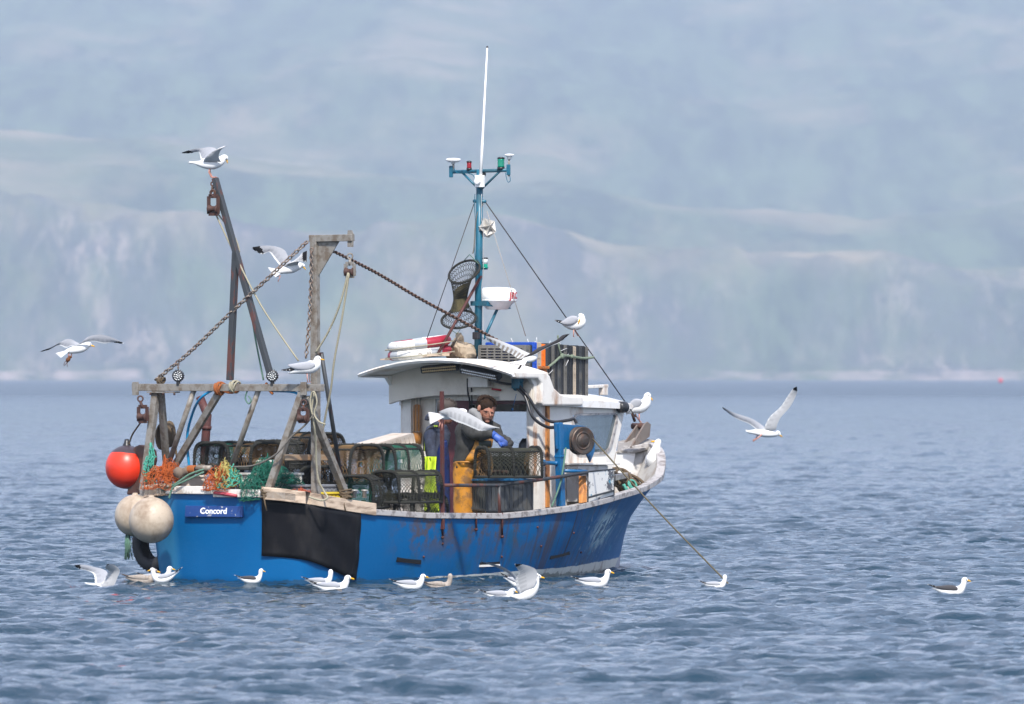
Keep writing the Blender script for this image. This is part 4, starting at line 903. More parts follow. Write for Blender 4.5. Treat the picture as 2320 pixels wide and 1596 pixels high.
# ------------------------------------------------------------------ creels (netted pots)
M_NETB = mat('brown_netting', (0.17, 0.10, 0.04), .9); M_NETG = mat('green_netting', (0.004, 0.085, 0.048), .8); M_NETD = mat('dark_netting', (0.022, 0.022, 0.016), .9)
M_NETGB = mat('grey_green_netting', (0.04, 0.042, 0.028), .9); M_BAIT = mat('dark_bait', (0.05, .03, .02), .9)
class Net(MB):
    def strand(s, pts, w):
        for a, b_ in zip(pts[:-1], pts[1:]):
            if (b_ - a).length > 1e-5: s.tube([a, b_], w, 3, cap=False)
def creel(name, label, base, yaw, L=.60, Wd=.42, Hh=.34, net=None, endnet=None, cat='lobster pot', group='creels stacked on the deck', pitch=0, roll=0, cell=.040, flat=0.0, twist=0):
    """D-shaped creel: rope-wrapped frame, netting all round and a funnel in each end"""
    net = net or M_NETD; endnet = endnet or net
    F = BM @ Matrix.Translation(Vector(base)) @ Matrix.Rotation(yaw, 4, 'Z') @ Matrix.Rotation(pitch, 4, 'Y') @ Matrix.Rotation(roll, 4, 'X')
    t_ = bpy.data.objects.new(name, None); C.objects.link(t_); t_.matrix_world = F; t_.empty_display_size = .1; t_['_m'] = [x for r in F for x in r]
    tag(t_, label, cat, group)
    def arch(u):   # u 0..1 around the D, starboard bottom to port bottom
        a = math.pi * u; e = .62 + .3 * flat
        c_ = math.cos(a); s_ = math.sin(a)
        return Vector((0, -Wd / 2 * (abs(c_) ** e) * (1 if c_ > 0 else -1), Hh * (s_ ** e if s_ > 0 else 0)))
    def P(x, u): return arch(u) + Vector((x, 0, 0))
    fr_ = MB(); xs = [-L / 2, -L / 6 * 0.2, L / 2]
    r0 = .0155
    for x in xs: fr_.tube([P(x, k / 18) for k in range(19)], r0, 7)
    for u in (0, 1): fr_.tube([P(-L / 2, u), P(L / 2, u)], r0, 7)
    for u in (.27, .73): fr_.tube([P(-L / 2, u), P(L / 2, u)], r0 * .75, 6)
    for x in xs: fr_.tube([P(x, 0), P(x, 1)], r0, 7)
    # rope lashing wound round the frame
    rw = random.Random(int(base[0] * 999) + int(base[2] * 77))
    for x in xs:
        for k in range(30):
            p = P(x, (k + .5) / 30); q = P(x, (k + .9) / 30); d = (q - p)
            if d.length > 1e-4: fr_.torus(p, d + Vector((.004, 0, 0)), r0 + .002, .005, 8, 4)
    build('frame', fr_, M_ROPEK, t_, frame=F)
    nt_ = Net(); n_u = int(1.15 * (Wd + 2 * Hh) / cell); n_x = int(L / cell)
    for k in range(-n_u, n_x + 1):
        for sgn in (1, -1):
            pts = []
            for j in range(n_u + 1):
                xx_ = -L / 2 + (k + j) * cell if sgn > 0 else -L / 2 + (k + n_u - j) * cell
                if -L / 2 <= xx_ <= L / 2: pts.append(P(xx_, j / n_u) * 1.0 + Vector((0, 0, -.006)))
            if len(pts) > 1: nt_.strand(pts, .0032)
    for x in xs[:1]: pass
    build('netting', nt_, net, t_, frame=F)
    for sx in (-1, 1):
        en = Net(); c_ = Vector((sx * (L / 2 - .10), 0, Hh * .48)); m = 22
        ring = [P(sx * L / 2, k / (m * .7)) for k in range(int(m * .7) + 1)] + [P(sx * L / 2, 1).lerp(P(sx * L / 2, 0), k / (m * .3)) for k in range(1, int(m * .3))]
        n_ = len(ring); eye = [c_ + (p - Vector((p.x, 0, Hh * .48))) * .16 for p in ring]
        lv = 8
        for k in range(n_):
            for dk in (1, -1):
                pts = []
                for j in range(lv + 1):
                    f = (j / lv) ** .8; a = ring[(k + dk * j) % n_].lerp(eye[(k + dk * j) % n_], f); a.x += sx * .05 * (f * (1 - f)) * -2; pts.append(a)
                en.strand(pts, .0027)
        en.tube(eye + [eye[0]], .005, 5); build('funnel', en, endnet, t_, frame=F)
    bt_ = MB()
    for k in range(3): bt_.ell((rw.uniform(-.2, .2), rw.uniform(-.1, .1), .05), (.05, .03, .025), 8, 6)
    build('bait', bt_, M_BAIT, t_, frame=F)
    return t_
def at(px, py, y): return P2B(px, py, y=y)
YV = R(-20)
creel('lobster_pot', 'mud-coloured creel balanced on the handrail in front of the man in orange bib trousers', tuple(P2B(1152, 1081, y=-1.22)), R(-33), .60, .40, .31, M_NETGB, M_NETB, group='creels worked by the crew', cell=.048, flat=-.4)
pots = [((886, 1080), -.62, 8, .62, .44, .33, M_NETG, M_NETG, 'green netted creel at the right of the upper row'),
        ((787, 1095), -.55, 78, .60, .48, .40, M_NETB, M_NETB, 'large tan creel with its round funnel end facing the viewer, left of the green one'),
        ((920, 1138), -1.02, -8, .64, .42, .32, M_NETGB, M_NETGB, 'dark olive creel just above the gunwale, beside the bending man\'s legs'),
        ((935, 1185), -.98, 0, .64, .44, .30, M_NETD, M_NETD, 'dark creel lowest on the deck under the olive creel'),
        ((820, 1150), -.80, 20, .58, .42, .33, M_NETD, M_NETG, 'dark creel below the green one with a green funnel'),
        ((715, 1060), -.05, 60, .58, .42, .36, M_NETB, M_NETB, 'tan creel standing behind the steel tie bar'),
        ((735, 1140), -.45, 25, .60, .44, .38, M_NETD, M_NETD, 'black creel behind the starboard steel frame legs'),
        ((640, 1060), .05, 10, .62, .42, .28, M_NETD, M_NETGB, 'low dark creel left of the starboard steel frame'),
        ((575, 1062), .0, 70, .54, .44, .27, M_NETB, M_NETB, 'tan creel with round end beyond the grey rope'),
        ((508, 1062), .35, 5, .50, .42, .27, M_NETG, M_NETD, 'leftmost creel, pale green top beside the brown pipe'),
        ((660, 1120), .0, 0, .60, .44, .36, M_NETD, M_NETD, 'black creel beneath the low row behind the white tub'),
        ((560, 1120), .2, 12, .60, .44, .32, M_NETD, M_NETD, 'dark creel under the tan round-ended creel')]
for (pp, y, yaw, L_, W_, H_, n1_, n2_, lb) in pots:
    p = P2B(pp[0], pp[1] , y=y); creel('lobster_pot', lb, tuple(p), R(yaw), L_, W_, H_, n1_, n2_, cell=.048, flat=-.55)

# ------------------------------------------------------------------ net heaps
def heap(name, label, cat, px, py, y, rx, rz, ry, m, n=150, seed=1, w=.0028, cell=None, group=None):
    """a crumpled pile of netting: many slack meshes lying over a mound"""
    rd = random.Random(seed); c_ = P2B(px, py, y=y); c_ = c_ if c_.x > .06 else P2B(px, py - 7, x=.06); n_ = Net()
    def surf(a, e, k=1.0):
        r_ = k * (1 + .22 * math.sin(3 * a + seed) + .12 * math.sin(5 * a + 2 * e)); return c_ + Vector((rx * r_ * math.cos(a) * math.cos(e), ry * r_ * math.sin(a) * math.cos(e), rz * r_ * math.sin(e) * (1 + .25 * math.sin(4 * a + seed * 2))))
    for k in range(n):
        a = rd.uniform(0, 2 * math.pi); e = rd.uniform(-.1, 1.4); kk = rd.uniform(.72, 1.03); da = rd.uniform(-.22, .22); de = rd.uniform(-.2, .2); pts = []
        for j in range(rd.randint(5, 11)):
            pts.append(surf(a, e, kk) + Vector([rd.gauss(0, .007) for _ in range(3)])); a += da + rd.uniform(-.12, .12); e = min(1.5, max(-.15, e + de + rd.uniform(-.13, .13))); kk = min(1.05, max(.7, kk + rd.uniform(-.05, .05)))
        n_.tube(smooth_path(pts, 3), w, 4)
    o = build(name, n_, m, None, base=tuple(c_)); tag(o, label, cat, group); return o
M_NO = mat('orange_twine', (0.42, 0.085, 0.008), .7); M_NG = mat('green_twine', (0.0, 0.11, 0.07), .6); M_NY = mat('yellow_twine', (0.48, 0.40, 0.12), .7); M_NS = mat('salmon_twine', (.42, .10, .05), .7)
M_NT = mat('turquoise_twine', (.06, .34, .25), .6)
G_ = 'heaps of loose netting at the stern'
heap('net_heap', 'heap of orange trawl twine at the left end of the transom', 'net', 370, 1108, .55, .26, .19, .18, M_NO, 260, 1, group=G_)
heap('net_heap', 'orange twine spilling over the transom beneath the yellow twine', 'net', 500, 1112, -.1, .18, .17, .16, M_NO, 190, 2, group=G_)
heap('net_heap', 'pale yellow twine lying over orange netting mid transom', 'net', 513, 1105, -.22, .16, .19, .12, M_NY, 110, 3, w=.0025, group=G_)
heap('net_heap', 'big green twine heap behind the stern rail', 'net', 612, 1122, -.45, .42, .27, .24, M_NG, 620, 4, group=G_)
heap('net_heap', 'small salmon-pink net scrap beside the yellow fish box', 'net', 683, 1121, -.85, .12, .05, .08, M_NS, 60, 5, group=G_)
heap('net_heap', 'turquoise twine twisted across the yellow netting', 'net', 525, 1108, -.3, .20, .15, .06, M_NT, 30, 6, w=.005, group=G_)
heap('net_heap', 'turquoise twine hanging behind the left steel leg', 'net', 340, 1092, .85, .06, .26, .06, M_NT, 50, 7, w=.005, group=G_)
# tarpaulin roll behind the nets
mb = MB(); pts = [P2B(x, y, y=.5) for x, y in ((400, 1072), (440, 1066), (480, 1062), (520, 1064), (545, 1072))]; mb.tube(smooth_path(pts), [.05 + .012 * math.sin(k * 1.7) for k in range(25)], 10)
o = build('tarpaulin', mb, mat('brown_canvas', (.16, .12, .09), .85, bmp=.6, bscale=15), None, base=tuple(pts[0])); tag(o, 'brown canvas rolled up behind the orange netting', 'tarpaulin')

# ------------------------------------------------------------------ boxes, tubs
def fishbox(name, label, cat, corner, size, yaw, m, slats=True, frame=None, group=None, wall=.012, tilt=(0, 0, 0), rimm=None):
    """open plastic fish box: walls, floor, rim and moulded ribs"""
    F = BM @ Matrix.Translation(Vector(corner)) @ Matrix.Rotation(yaw, 4, 'Z') @ Matrix.Rotation(tilt[0], 4, 'X') @ Matrix.Rotation(tilt[1], 4, 'Y')
    L_, W_, H_ = size; t_ = bpy.data.objects.new(name, None); C.objects.link(t_); t_.matrix_world = F; t_['_m'] = [x for r in F for x in r]; tag(t_, label, cat, group)
    fl = MB(); fl.box((0, 0, wall / 2), (L_ - .01, W_ - .01, wall)); build('floor', fl, m, t_, frame=F)
    wl_ = MB()
    for sx in (-1, 1): wl_.box((sx * (L_ / 2 - wall / 2), 0, H_ / 2 + wall * .3), (wall, W_, H_ - wall)); 
    for sy in (-1, 1): wl_.box((0, sy * (W_ / 2 - wall / 2), H_ / 2 + wall * .3), (L_ - 2 * wall - .002, wall, H_ - wall))
    n = int(L_ / .055)
    for k in range(n + 1):
        for sy in (-1, 1): wl_.box((-L_ / 2 + .02 + (L_ - .04) * k / n, sy * (W_ / 2 + .004), H_ / 2), (.010, .008, H_ - .05))
    n = int(W_ / .055)
    for k in range(n + 1):
        for sx in (-1, 1): wl_.box((sx * (L_ / 2 + .004), -W_ / 2 + .02 + (W_ - .04) * k / n, H_ / 2), (.008, .010, H_ - .05))
    build('wall', wl_, m, t_, frame=F)
    rm = MB()
    for sx in (-1, 1): rm.box((sx * L_ / 2, 0, H_), (.035, W_ + .035, .022))
    for sy in (-1, 1): rm.box((0, sy * W_ / 2, H_), (L_ - .036, .035, .022))
    build('rim', rm, rimm or m, t_, frame=F, bevel=.004); return t_
M_BXW = mat('white_plastic', (.68, .66, .60), .45, dirt=(.35, .28, .2), amt=.4); M_BXB = mat('blue_plastic', (.01, .16, .36), .4, dirt=(.03, .05, .07), amt=.8, scale=8, lo=.42, hi=.55); M_BXK = mat('charcoal_plastic', (.06, .065, .07), .5, dirt=(.1, .09, .07), amt=.5)
M_BXY = mat('yellow_plastic', (.60, .46, .04), .45); M_BXG = mat('grey_plastic', (.17, .18, .20), .45); M_BXBE = mat('beige_plastic', (.52, .45, .38), .55, dirt=(.3, .22, .15), amt=.5)
p = P2B(1132, 1140, y=-.92); fishbox('plastic_crate', 'blue-rimmed crate below the creel on the handrail, full of dark mesh', 'crate', (p.x - .04, -.98, .72), (.58, .32, .33), R(-25), M_BXK, rimm=M_BXB, group=None)
p = P2B(712, 1126, y=-.78); fishbox('fish_box', 'yellow fish box inside the starboard gunwale', 'fish box', tuple(p - Vector((0, 0, .03))), (.50, .32, .07), R(-15), M_BXY)
fishbox('fish_box', 'grey fish box nested on top of the yellow one', 'fish box', tuple(P2B(714, 1116, y=-.78)), (.52, .34, .07), R(-15), M_BXG)
p = P2B(612, 1096, y=-.30); fishbox('fish_box', 'white fish box half buried in green netting', 'fish box', tuple(p - Vector((0, 0, .04))), (.56, .36, .14), R(-30), M_BXW)
fishbox('fish_box', 'grey-beige fish box standing between the two orange nets', 'fish box', tuple(P2B(437, 1112, x=.36) - Vector((0, 0, .02))), (.24, .24, .17), R(-50), M_BXBE)
mb = MB(); p = P2B(603, 1075, y=-.15); mb.lathe(p, (0, 0, 1), [(0, .0), (0, .11), (.12, .125), (.125, .14), (.145, .14), (.15, .12)], 20); o = build('tub', mb, M_BXW, None, base=tuple(p)); tag(o, 'round white tub with a lid behind the green netting', 'tub')
p = P2B(860, 1003, y=.15); fishbox('fish_box', 'upturned beige fish box lying on the creels by the wheelhouse', 'fish box', tuple(p + Vector((0, 0, .03))), (.62, .40, .13), R(-20), M_BXBE, tilt=(math.pi, R(13)))
p = P2B(1010, 1150, y=-.3); 
# hi-vis oilskin hung by the creels
mb = MB(); rows = []
for j in range(9):
    f = j / 8; z0 = 1035 + f * 128; rows.append([P2B(958 + k * 3.2 + 3 * math.sin(k + j * .7) + 6 * f, z0, y=-.52 - .03 * math.sin(k * 1.3 + j)) for k in range(10)])
mb.grid(rows); o = build('oilskin', mb, mat('fluorescent_yellow', (.46, .62, .02), .6, bmp=.5, bscale=12), None, base=tuple(rows[-1][5]), solid=.01); tag(o, 'fluorescent yellow oilskin hanging between the creels and the stooping man', 'oilskin')
# orange gutting apron in the wire rack on the bulkhead
mb = MB(); pr = [(0, .01), (.0, .045), (.10, .055), (.12, .05), (.16, .042), (.36, .046), (.42, .04), (.43, .01)]
p = P2B(945, 1007, x=4.50); mb.lathe(p, (0, 0, 1), pr, 14); o = build('oilskin_bundle', mb, mat('orange_brown_oilskin', (.42, .17, .03), .5, dirt=(.12, .05, .02), amt=.8, scale=14, stretch=(1, 1, .3)), None, base=tuple(p)); tag(o, 'orange oilskins stuffed in a wire rack on the white bulkhead', 'oilskin')
mb = MB(); q = P2B(945, 960, x=4.45)
for dy in (-.04, .0, .04): mb.tube([q + Vector((0, dy, -.09)), q + Vector((0, dy, .27))], .004, 5)
for dz in (-.09, .27): mb.tube([q + Vector((0, -.06, dz)), q + Vector((0, .06, dz))], .004, 5)
build('wire_rack', mb, M_GALV, wh)

# crates stood on edge on the wheelhouse roof
M_CR = {'grey': mat('faded_grey_plastic', (.125, .12, .11), .6, dirt=(.08, .075, .06), amt=.5), 'dark': mat('dark_grey_plastic', (.02, .022, .026), .5), 'mid': mat('slate_plastic', (.045, .05, .055), .5, dirt=(.14, .13, .11), amt=.5), 'blue': mat('bright_blue_plastic', (.01, .07, .42), .4), 'orange': mat('bright_orange_plastic', (.75, .17, .01), .45), 'beige': mat('ivory_plastic', (.38, .32, .25), .5, dirt=(.22, .18, .14), amt=.5)}
CYA, CYB = -.06, -.66
def tray(label, x, th, m, z0, h=.55, y0=CYA, y1=CYB, slots=True, group='fish trays stood on edge on the wheelhouse roof', sticks=False):
    zb = z0; t_ = thing('fish_tray', label, 'fish tray', (x, (y0 + y1) / 2, zb), group=group)
    b_ = MB(); yw = y0 - y1; n = 13; nr = 16 if slots else 3
    # slotted base, facing aft
    if slots:
        for k in range(nr + 1): b_.box((x + .006, (y0 + y1) / 2, zb + .02 + (h - .04) * k / nr), (.010, yw - .03, .015))
        for k in range(7): b_.box((x + .008, y1 + .02 + (yw - .04) * k / 6, zb + h / 2), (.009, .02, h - .02))
    else: b_.box((x + .006, (y0 + y1) / 2, zb + h / 2), (.010, yw - .03, h - .03))
    build('base', b_, m, t_)
    e_ = MB()
    for y in (y0, y1): e_.box((x + th / 2, y, zb + h / 2), (th - .006, .014, h))
    for z in (zb + .007, zb + h - .007): e_.box((x + th / 2, (y0 + y1) / 2, z), (th - .006, yw - .02, .014))
    for xx_ in (x + .004, x + th - .010): e_.box((xx_ + .003, y1 - .009, zb + h / 2), (.007, .012, h + .01)); e_.box((xx_ + .003, (y0 + y1) / 2, zb + h + .004), (.007, yw, .010))
    for k in range(9): e_.box((x + th / 2, y1 - .008, zb + .04 + (h - .08) * k / 8), (th * .55, .008, .012))
    build('side', e_, m, t_, bevel=.002); return t_
xx0 = 4.62; rt = random.Random(8)
seqc = [('grey', .10, 'faded grey slotted tray, aftmost of the row, its base toward the stern'), ('dark', .035, 'thin dark tray pressed against the faded grey tray'), ('blue', .085, 'bright blue tray third in the row'), ('beige', .085, 'ivory tray between the blue and the orange tray'), ('orange', .075, 'bright orange tray in the row'), ('mid', .055, 'slate tray directly right of the orange tray')]
nd = 14
for k, (c_, th, lb) in enumerate(seqc):
    tray(lb, xx0, th - .004, M_CR[c_], 1.93 if k > 3 else 1.95, .52 if k < 2 else .55, slots=(k < 2)); xx0 += th
ordn = ['second', 'third', 'fourth', 'fifth', 'sixth', 'seventh', 'eighth', 'ninth', 'tenth', 'eleventh', 'twelfth', 'thirteenth', 'fourteenth']
cols = ['dark', 'grey', 'dark', 'mid', 'dark', 'grey', 'dark', 'dark', 'beige', 'dark', 'mid', 'dark', 'grey', 'dark']
nm_ = {'dark': 'charcoal', 'grey': 'pale grey', 'mid': 'slate', 'beige': 'cream-stained'}
for k in range(13):
    th = .058; tray(f'{nm_[cols[k]]} tray, {ordn[k]} to the right of the orange tray' + (', last in the row' if k == 12 else ''), xx0, th - .004, M_CR[cols[k]], 1.90 + .012 * rt.random() - .0025 * k, .575 + .012 * rt.random(), slots=False); xx0 += th
mb = MB(); 
for k in range(6):
    p = Vector((4.9 + rt.random() * .85, CYB + .02 + rt.random() * .5, 2.50)); d = Vector((rt.uniform(-.06, .06), rt.uniform(-.04, .04), rt.uniform(.02, .07))); mb.tube([p - Vector((0, 0, .03)), p + d], .0025, 5)
for k in range(4):
    p = Vector((5.05 + rt.random() * .6, CYB - .02, 2.0 + rt.random() * .5)); d = Vector((rt.uniform(.04, .12), -.004, rt.uniform(.02, .07))); mb.tube([p, p + d], .0025, 5)
o = build('cable_ties', mb, M_WHT, None, base=(5.4, CYB, 2.4)); tag(o, 'stiff white cable-tie ends bristling from the stacked trays', 'cable ties', kind='stuff')
def ropeobj(name, label, cat, pts, r, m, group=None, n=7, sm=6):
    mb_ = MB(); mb_.tube(smooth_path([Vector(p) for p in pts], sm), r, n); o_ = build(name, mb_, m, None, base=tuple(pts[0])); tag(o_, label, cat, group); return o_
yc = CYB - .03
ropeobj('rope', 'pale green lashing knotted round the stack of roof trays', 'rope', [P2B(1235, 838, y=yc), P2B(1255, 822, y=yc), P2B(1272, 808, y=yc), P2B(1290, 807, y=yc), P2B(1320, 812, y=yc), P2B(1345, 810, y=yc)], .014, rope_mat('sage_rope', (.25, .31, .22)))
ropeobj('rope', 'pale green lashing running up the stack of roof trays', 'rope', [P2B(1264, 760, y=yc), P2B(1266, 785, y=yc), P2B(1272, 806, y=yc)], .010, MATS['sage_rope'])
mb = MB(); mb.ell(P2B(1274, 807, y=yc - .01), (.035, .02, .03), 10, 7); mb.ell(P2B(1296, 808, y=yc - .01), (.03, .02, .022), 10, 7); o = build('knot', mb, MATS['sage_rope'], None, base=tuple(P2B(1274, 807, y=yc))); tag(o, 'bulky green knot on the roof tray lashing', 'knot')
mb = MB(); a = P2B(1230, 835, y=yc); mb.beam(a, P2B(1240, 876, y=yc), .05, .05, (0, 1, 0)); mb.box(P2B(1232, 833, y=yc - .01), (.12, .07, .03)); build('lashing_bracket', mb, mat('orange_bracket', (.42, .13, .02), .6, dirt=(.15, .06, .03), amt=.6), boat, bevel=.004)

# lifebuoys, sacks on the canopy
M_RED = mat('lifebuoy_red', (.30, .012, .03), .45, dirt=(.5, .45, .42), amt=.6, scale=18, lo=.66, hi=.72); M_LBW = mat('lifebuoy_white', (.70, .69, .65), .5, dirt=(.22, .19, .16), amt=.8, scale=12, lo=.58, hi=.64); M_LBG = mat('lifebuoy_silver', (.38, .40, .42), .35)
def lifebuoy(label, c_, ax_, phase, rr_=.30, r=.062):
    c_ = Vector(c_); a = Vector(ax_).normalized(); u = Vector((.574 + 0, -.819, 0)); u = (u - a * u.dot(a)).normalized(); w = a.cross(u)
    t_ = thing('lifebuoy', label, 'lifebuoy', tuple(c_), group='lifebuoys on the canopy roof')
    N = 48; seg_ = {'red': MB(), 'white': MB(), 'silver': MB()}
    def ring(k): 
        t2 = 2 * math.pi * k / N; ctr = c_ + (u * math.cos(t2) + w * math.sin(t2)) * rr_; d = (u * math.cos(t2) + w * math.sin(t2))
        return [ctr + (d * math.cos(s_) * r + a * math.sin(s_) * r * .92) for s_ in [2 * math.pi * j / 14 for j in range(14)]]
    def colour(k):
        q = ((k + phase) % N) / N * 4; f = q % 1
        return 'silver' if f < .09 or f > .91 else ('red' if int(q) % 2 == 0 else 'white')
    body = MB(); names = ['white', 'red', 'silver']
    for k in range(N):
        body.cm = names.index(colour(k)); body.loft([ring(k), ring((k + 1) % N)], cap=False)
    build('ring', body, [M_LBW, M_RED, M_LBG], t_)
    rp = MB(); P_ = []
    for k in range(33):
        t2 = 2 * math.pi * k / 32; rad = rr_ + r + .018 + .03 * abs(math.sin(2 * t2)); P_.append(c_ + (u * math.cos(t2) + w * math.sin(t2)) * rad - a * .02)
    rp.tube(P_, .006, 6); build('grab_line', rp, M_ROPEC, t_)
lifebuoy('upper lifebuoy, white end at left and red end at right, on the canopy roof', P2B(950, 779, y=.45), (-.10, .10, 1), 12, .285)
lifebuoy('lower lifebuoy with a red left end, under the other one', P2B(951, 800, y=.45), (-.08, .07, 1), 8, .285)
mb = MB(); a = P2B(880, 815, x=4.15); c_ = P2B(1000, 805, x=4.15); mb.beam(a, c_, .3, .015); mb.beam(a + Vector((.1, 0, .012)), c_ + Vector((.1, 0, .014)), .1, .012); build('roof_batten', mb, M_WOOD, boat)
mb = MB(); rd = random.Random(3)
for (px, py, rx, rz) in ((1043, 790, .13, .10), (1025, 795, .10, .07), (1060, 795, .11, .09), (1042, 770, .06, .09), (1105, 800, .12, .05)):
    c_ = P2B(px, py, x=4.62 if px < 1100 else 5.05); mb.ell(c_, (rx, rx * .9, rz), 40, 28)
for i, v in enumerate(mb.v):
    q = mnoise.noise_vector(Vector(v) * 5) * .05 + mnoise.noise_vector(Vector(v) * 13) * .03 + mnoise.noise_vector(Vector(v) * 34) * .012 - Vector((0, 0, abs(mnoise.noise(Vector(v) * 9)) * .05)); mb.v[i] = tuple(Vector(v) + q)
o = build('canvas_sack', mb, mat('sandy_canvas', (.36, .29, .21), .9, dirt=(.2, .16, .11), amt=.5, bmp=.5, bscale=25), None, base=tuple(P2B(1043, 800, x=4.62))); tag(o, 'crumpled sandy canvas bundled at the foot of the mast', 'canvas sack')

# hoop nets hanging by the mast
def hoop_px(px, py, rx, ry, x=MX - .16, n=30, tilt=0):
    return [P2B(px + rx * math.cos(2 * math.pi * k / n), py + ry * math.sin(2 * math.pi * k / n) + tilt * math.cos(2 * math.pi * k / n), x=x) + Vector((math.sin(2 * math.pi * k / n) * -.12, 0, 0)) for k in range(n)]
M_KN = mat('olive_net', (.085, .075, .03), .9)
t_ = thing('hoop_net', 'olive hoop net of two rings hanging on the teal mast', 'hoop net', tuple(P2B(1041, 745, x=MX - .16)))
h1 = hoop_px(1052, 616, 32, 26); h2 = hoop_px(1039, 724, 36, 20, tilt=4)
waist = hoop_px(1043, 676, 5, 3)
for h_ in (h1, h2):
    mb = MB(); mb.tube(h_, .013, 7, closed=True); build('ring', mb, M_ROPEK, t_)
nn = Net(); N = 30
for (A, B_, lv) in ((h1, waist, 14), (waist, h2, 12)):
    for k in range(N):
        for dk in (1, -1):
            pts = []
            for j in range(lv + 1):
                f = j / lv; a_ = A[(k + dk * (j // 2)) % N]; b__ = B_[(k + dk * (j // 2)) % N]; ff_ = f ** .7 if A is h1 else f ** 1.4
                pts.append(Vector(((a_.x * (1 - ff_) + b__.x * ff_), (a_.y * (1 - ff_) + b__.y * ff_), a_.z * (1 - f) + b__.z * f)))
            nn.strand(pts, .003)
build('netting', nn, M_NETD, t_)
sol = MB(); mid1 = [h1[k].lerp(waist[k], .62) for k in range(N)]; mid2 = [waist[k].lerp(h2[k], .45) for k in range(N)]
mid1 = [Vector((m_.x * .5 + waist[k].x * .5, m_.y * .5 + waist[k].y * .5, m_.z)) for k, m_ in enumerate(mid1)]; mid2 = [Vector((m_.x * .75 + waist[k].x * .25, m_.y * .75 + waist[k].y * .25, m_.z)) for k, m_ in enumerate(mid2)]
sol.loft([mid1, waist, mid2], cap=False); build('net_bag', sol, mat('fine_olive_mesh', (.085, .07, .03), .9, dirt=(.04, .045, .02), amt=.8, scale=20, stretch=(1, 1, .1)), t_)
mb = MB(); k0 = P2B(1064, 577, x=MX - .1)
mb.tube([h1[20], k0, h1[27]], .005, 5); build('bridle', mb, M_ROPEG, t_); mb = MB()
mb.tube([h2[10], P2B(1036, 757, x=MX - .15), h2[5]], .004, 5); build('bridle', mb, M_ROPEG, t_)

# ------------------------------------------------------------------ chains, blocks, running rope
M_CHAIN = mat('rusty_chain', (.10, .06, .045), .55, .4, dirt=(.2, .11, .07), amt=.6, scale=20); M_CHAING = mat('weathered_chain', (.22, .18, .15), .5, .4, dirt=(.16, .08, .05), amt=.7, scale=12)
def chain(label, pts, link, r, m, group='chains of the stern rig'):
    P_ = smooth_path([Vector(p) for p in pts], 12); L_ = [0]
    for a, b_ in zip(P_[:-1], P_[1:]): L_.append(L_[-1] + (b_ - a).length)
    n = max(2, int(L_[-1] / (link * .72))); mb_ = MB()
    for k in range(n):
        s_ = L_[-1] * (k + .5) / n; j = min(max(int(np.searchsorted(L_, s_)), 1), len(P_) - 1); f = (s_ - L_[j - 1]) / max(1e-9, L_[j] - L_[j - 1]); c_ = P_[j - 1].lerp(P_[j], f); d = (P_[j] - P_[j - 1]).normalized()
        a_ = d.orthogonal().normalized(); v_ = d.cross(a_); ang = (k % 2) * math.pi / 2 + .5; nrm = a_ * math.cos(ang) + v_ * math.sin(ang); w_2 = d.cross(nrm)
        hl_ = link * .5 - r; hw_ = link * .30; q_ = []
        for j2 in range(12):
            t2 = 2 * math.pi * j2 / 12; q_.append(c_ + d * (math.copysign(max(0, hl_ - hw_), math.cos(t2)) + hw_ * math.cos(t2)) + w_2 * hw_ * math.sin(t2))
        mb_.tube(q_, r, 5, closed=True)
    o_ = build('chain', mb_, m, None, base=tuple(pts[0])); tag(o_, label, 'chain', group); return o_
g2 = lambda px, py, x=UC - .02: P2B(px, py, x=x)
chain('heavy chain sloping from the left end of the stern beam up to the gallows top', [g2(352, 862), g2(430, 798), g2(520, 712), g2(610, 628), g2(697, 547, .36)], .062, .0085, M_CHAING)
chain('chain hanging straight down the gallows post', [g2(706, 562, .34), g2(703, 680, .34), g2(697, 770, .30), g2(693, 812, .28)], .055, .0075, M_CHAING)
chain('dark chain sagging from the gallows to the canopy roof', [P2B(750, 567, x=.45), P2B(850, 617, x=1.4), P2B(950, 676, x=2.3), P2B(1050, 730, x=3.1), P2B(1120, 768, x=3.7), P2B(1178, 800, x=4.1)], .050, .0085, M_CHAIN)
chain('short chain joining the left work light to the sloping chain', [g2(403, 822), g2(404, 838)], .04, .006, M_CHAING)
chain('short rusty chain at the tip of the tall derrick', [g2(481, 412), g2(482, 443)], .055, .009, M_CHAIN)
def block(label, top, fr_px, roll, m=M_RUST, x=UC - .06, group='rope blocks hung from the stern rig', turn=0):
    """steel block: shackle, frame and a spool"""
    x0, y0, x1, y1 = fr_px; t_ = thing('rope_block', label, 'block', tuple(P2B((x0 + x1) / 2, y1, x=x)), group=group)
    A = [P2B(x0, y0, x=x), P2B(x1, y0, x=x), P2B(x1, y1, x=x), P2B(x0, y1, x=x)]; mb_ = MB()
    for k in range(4): mb_.beam(A[k], A[(k + 1) % 4], .04, .014, (1, 0, 0))
    build('frame', mb_, m, t_, bevel=.002)
    a = A[0].lerp(A[3], roll); b__ = A[1].lerp(A[2], roll); d = b__ - a; mb_ = MB(); h_ = d.length
    mb_.lathe(a + d * .04, d, [(0, .045), (.06 * h_, .047), (.2 * h_, .03), (.72 * h_, .03), (.86 * h_, .047), (.92 * h_, .045)], 16); build('roller', mb_, M_RUST, t_)
    mb_ = MB(); c_ = P2B(*top, x=x); mb_.torus(c_, (.9, .4, 0), .028, .009, 16, 6); mb_.tube([c_ - Vector((0, 0, .03)), (A[0] + A[1]) / 2 + Vector((0, 0, -.012))], .015, 8); build('shackle', mb_, m, t_); return t_
block('square-framed rusty block below the derrick tip', (482, 437), (473, 445, 494, 485), .72)
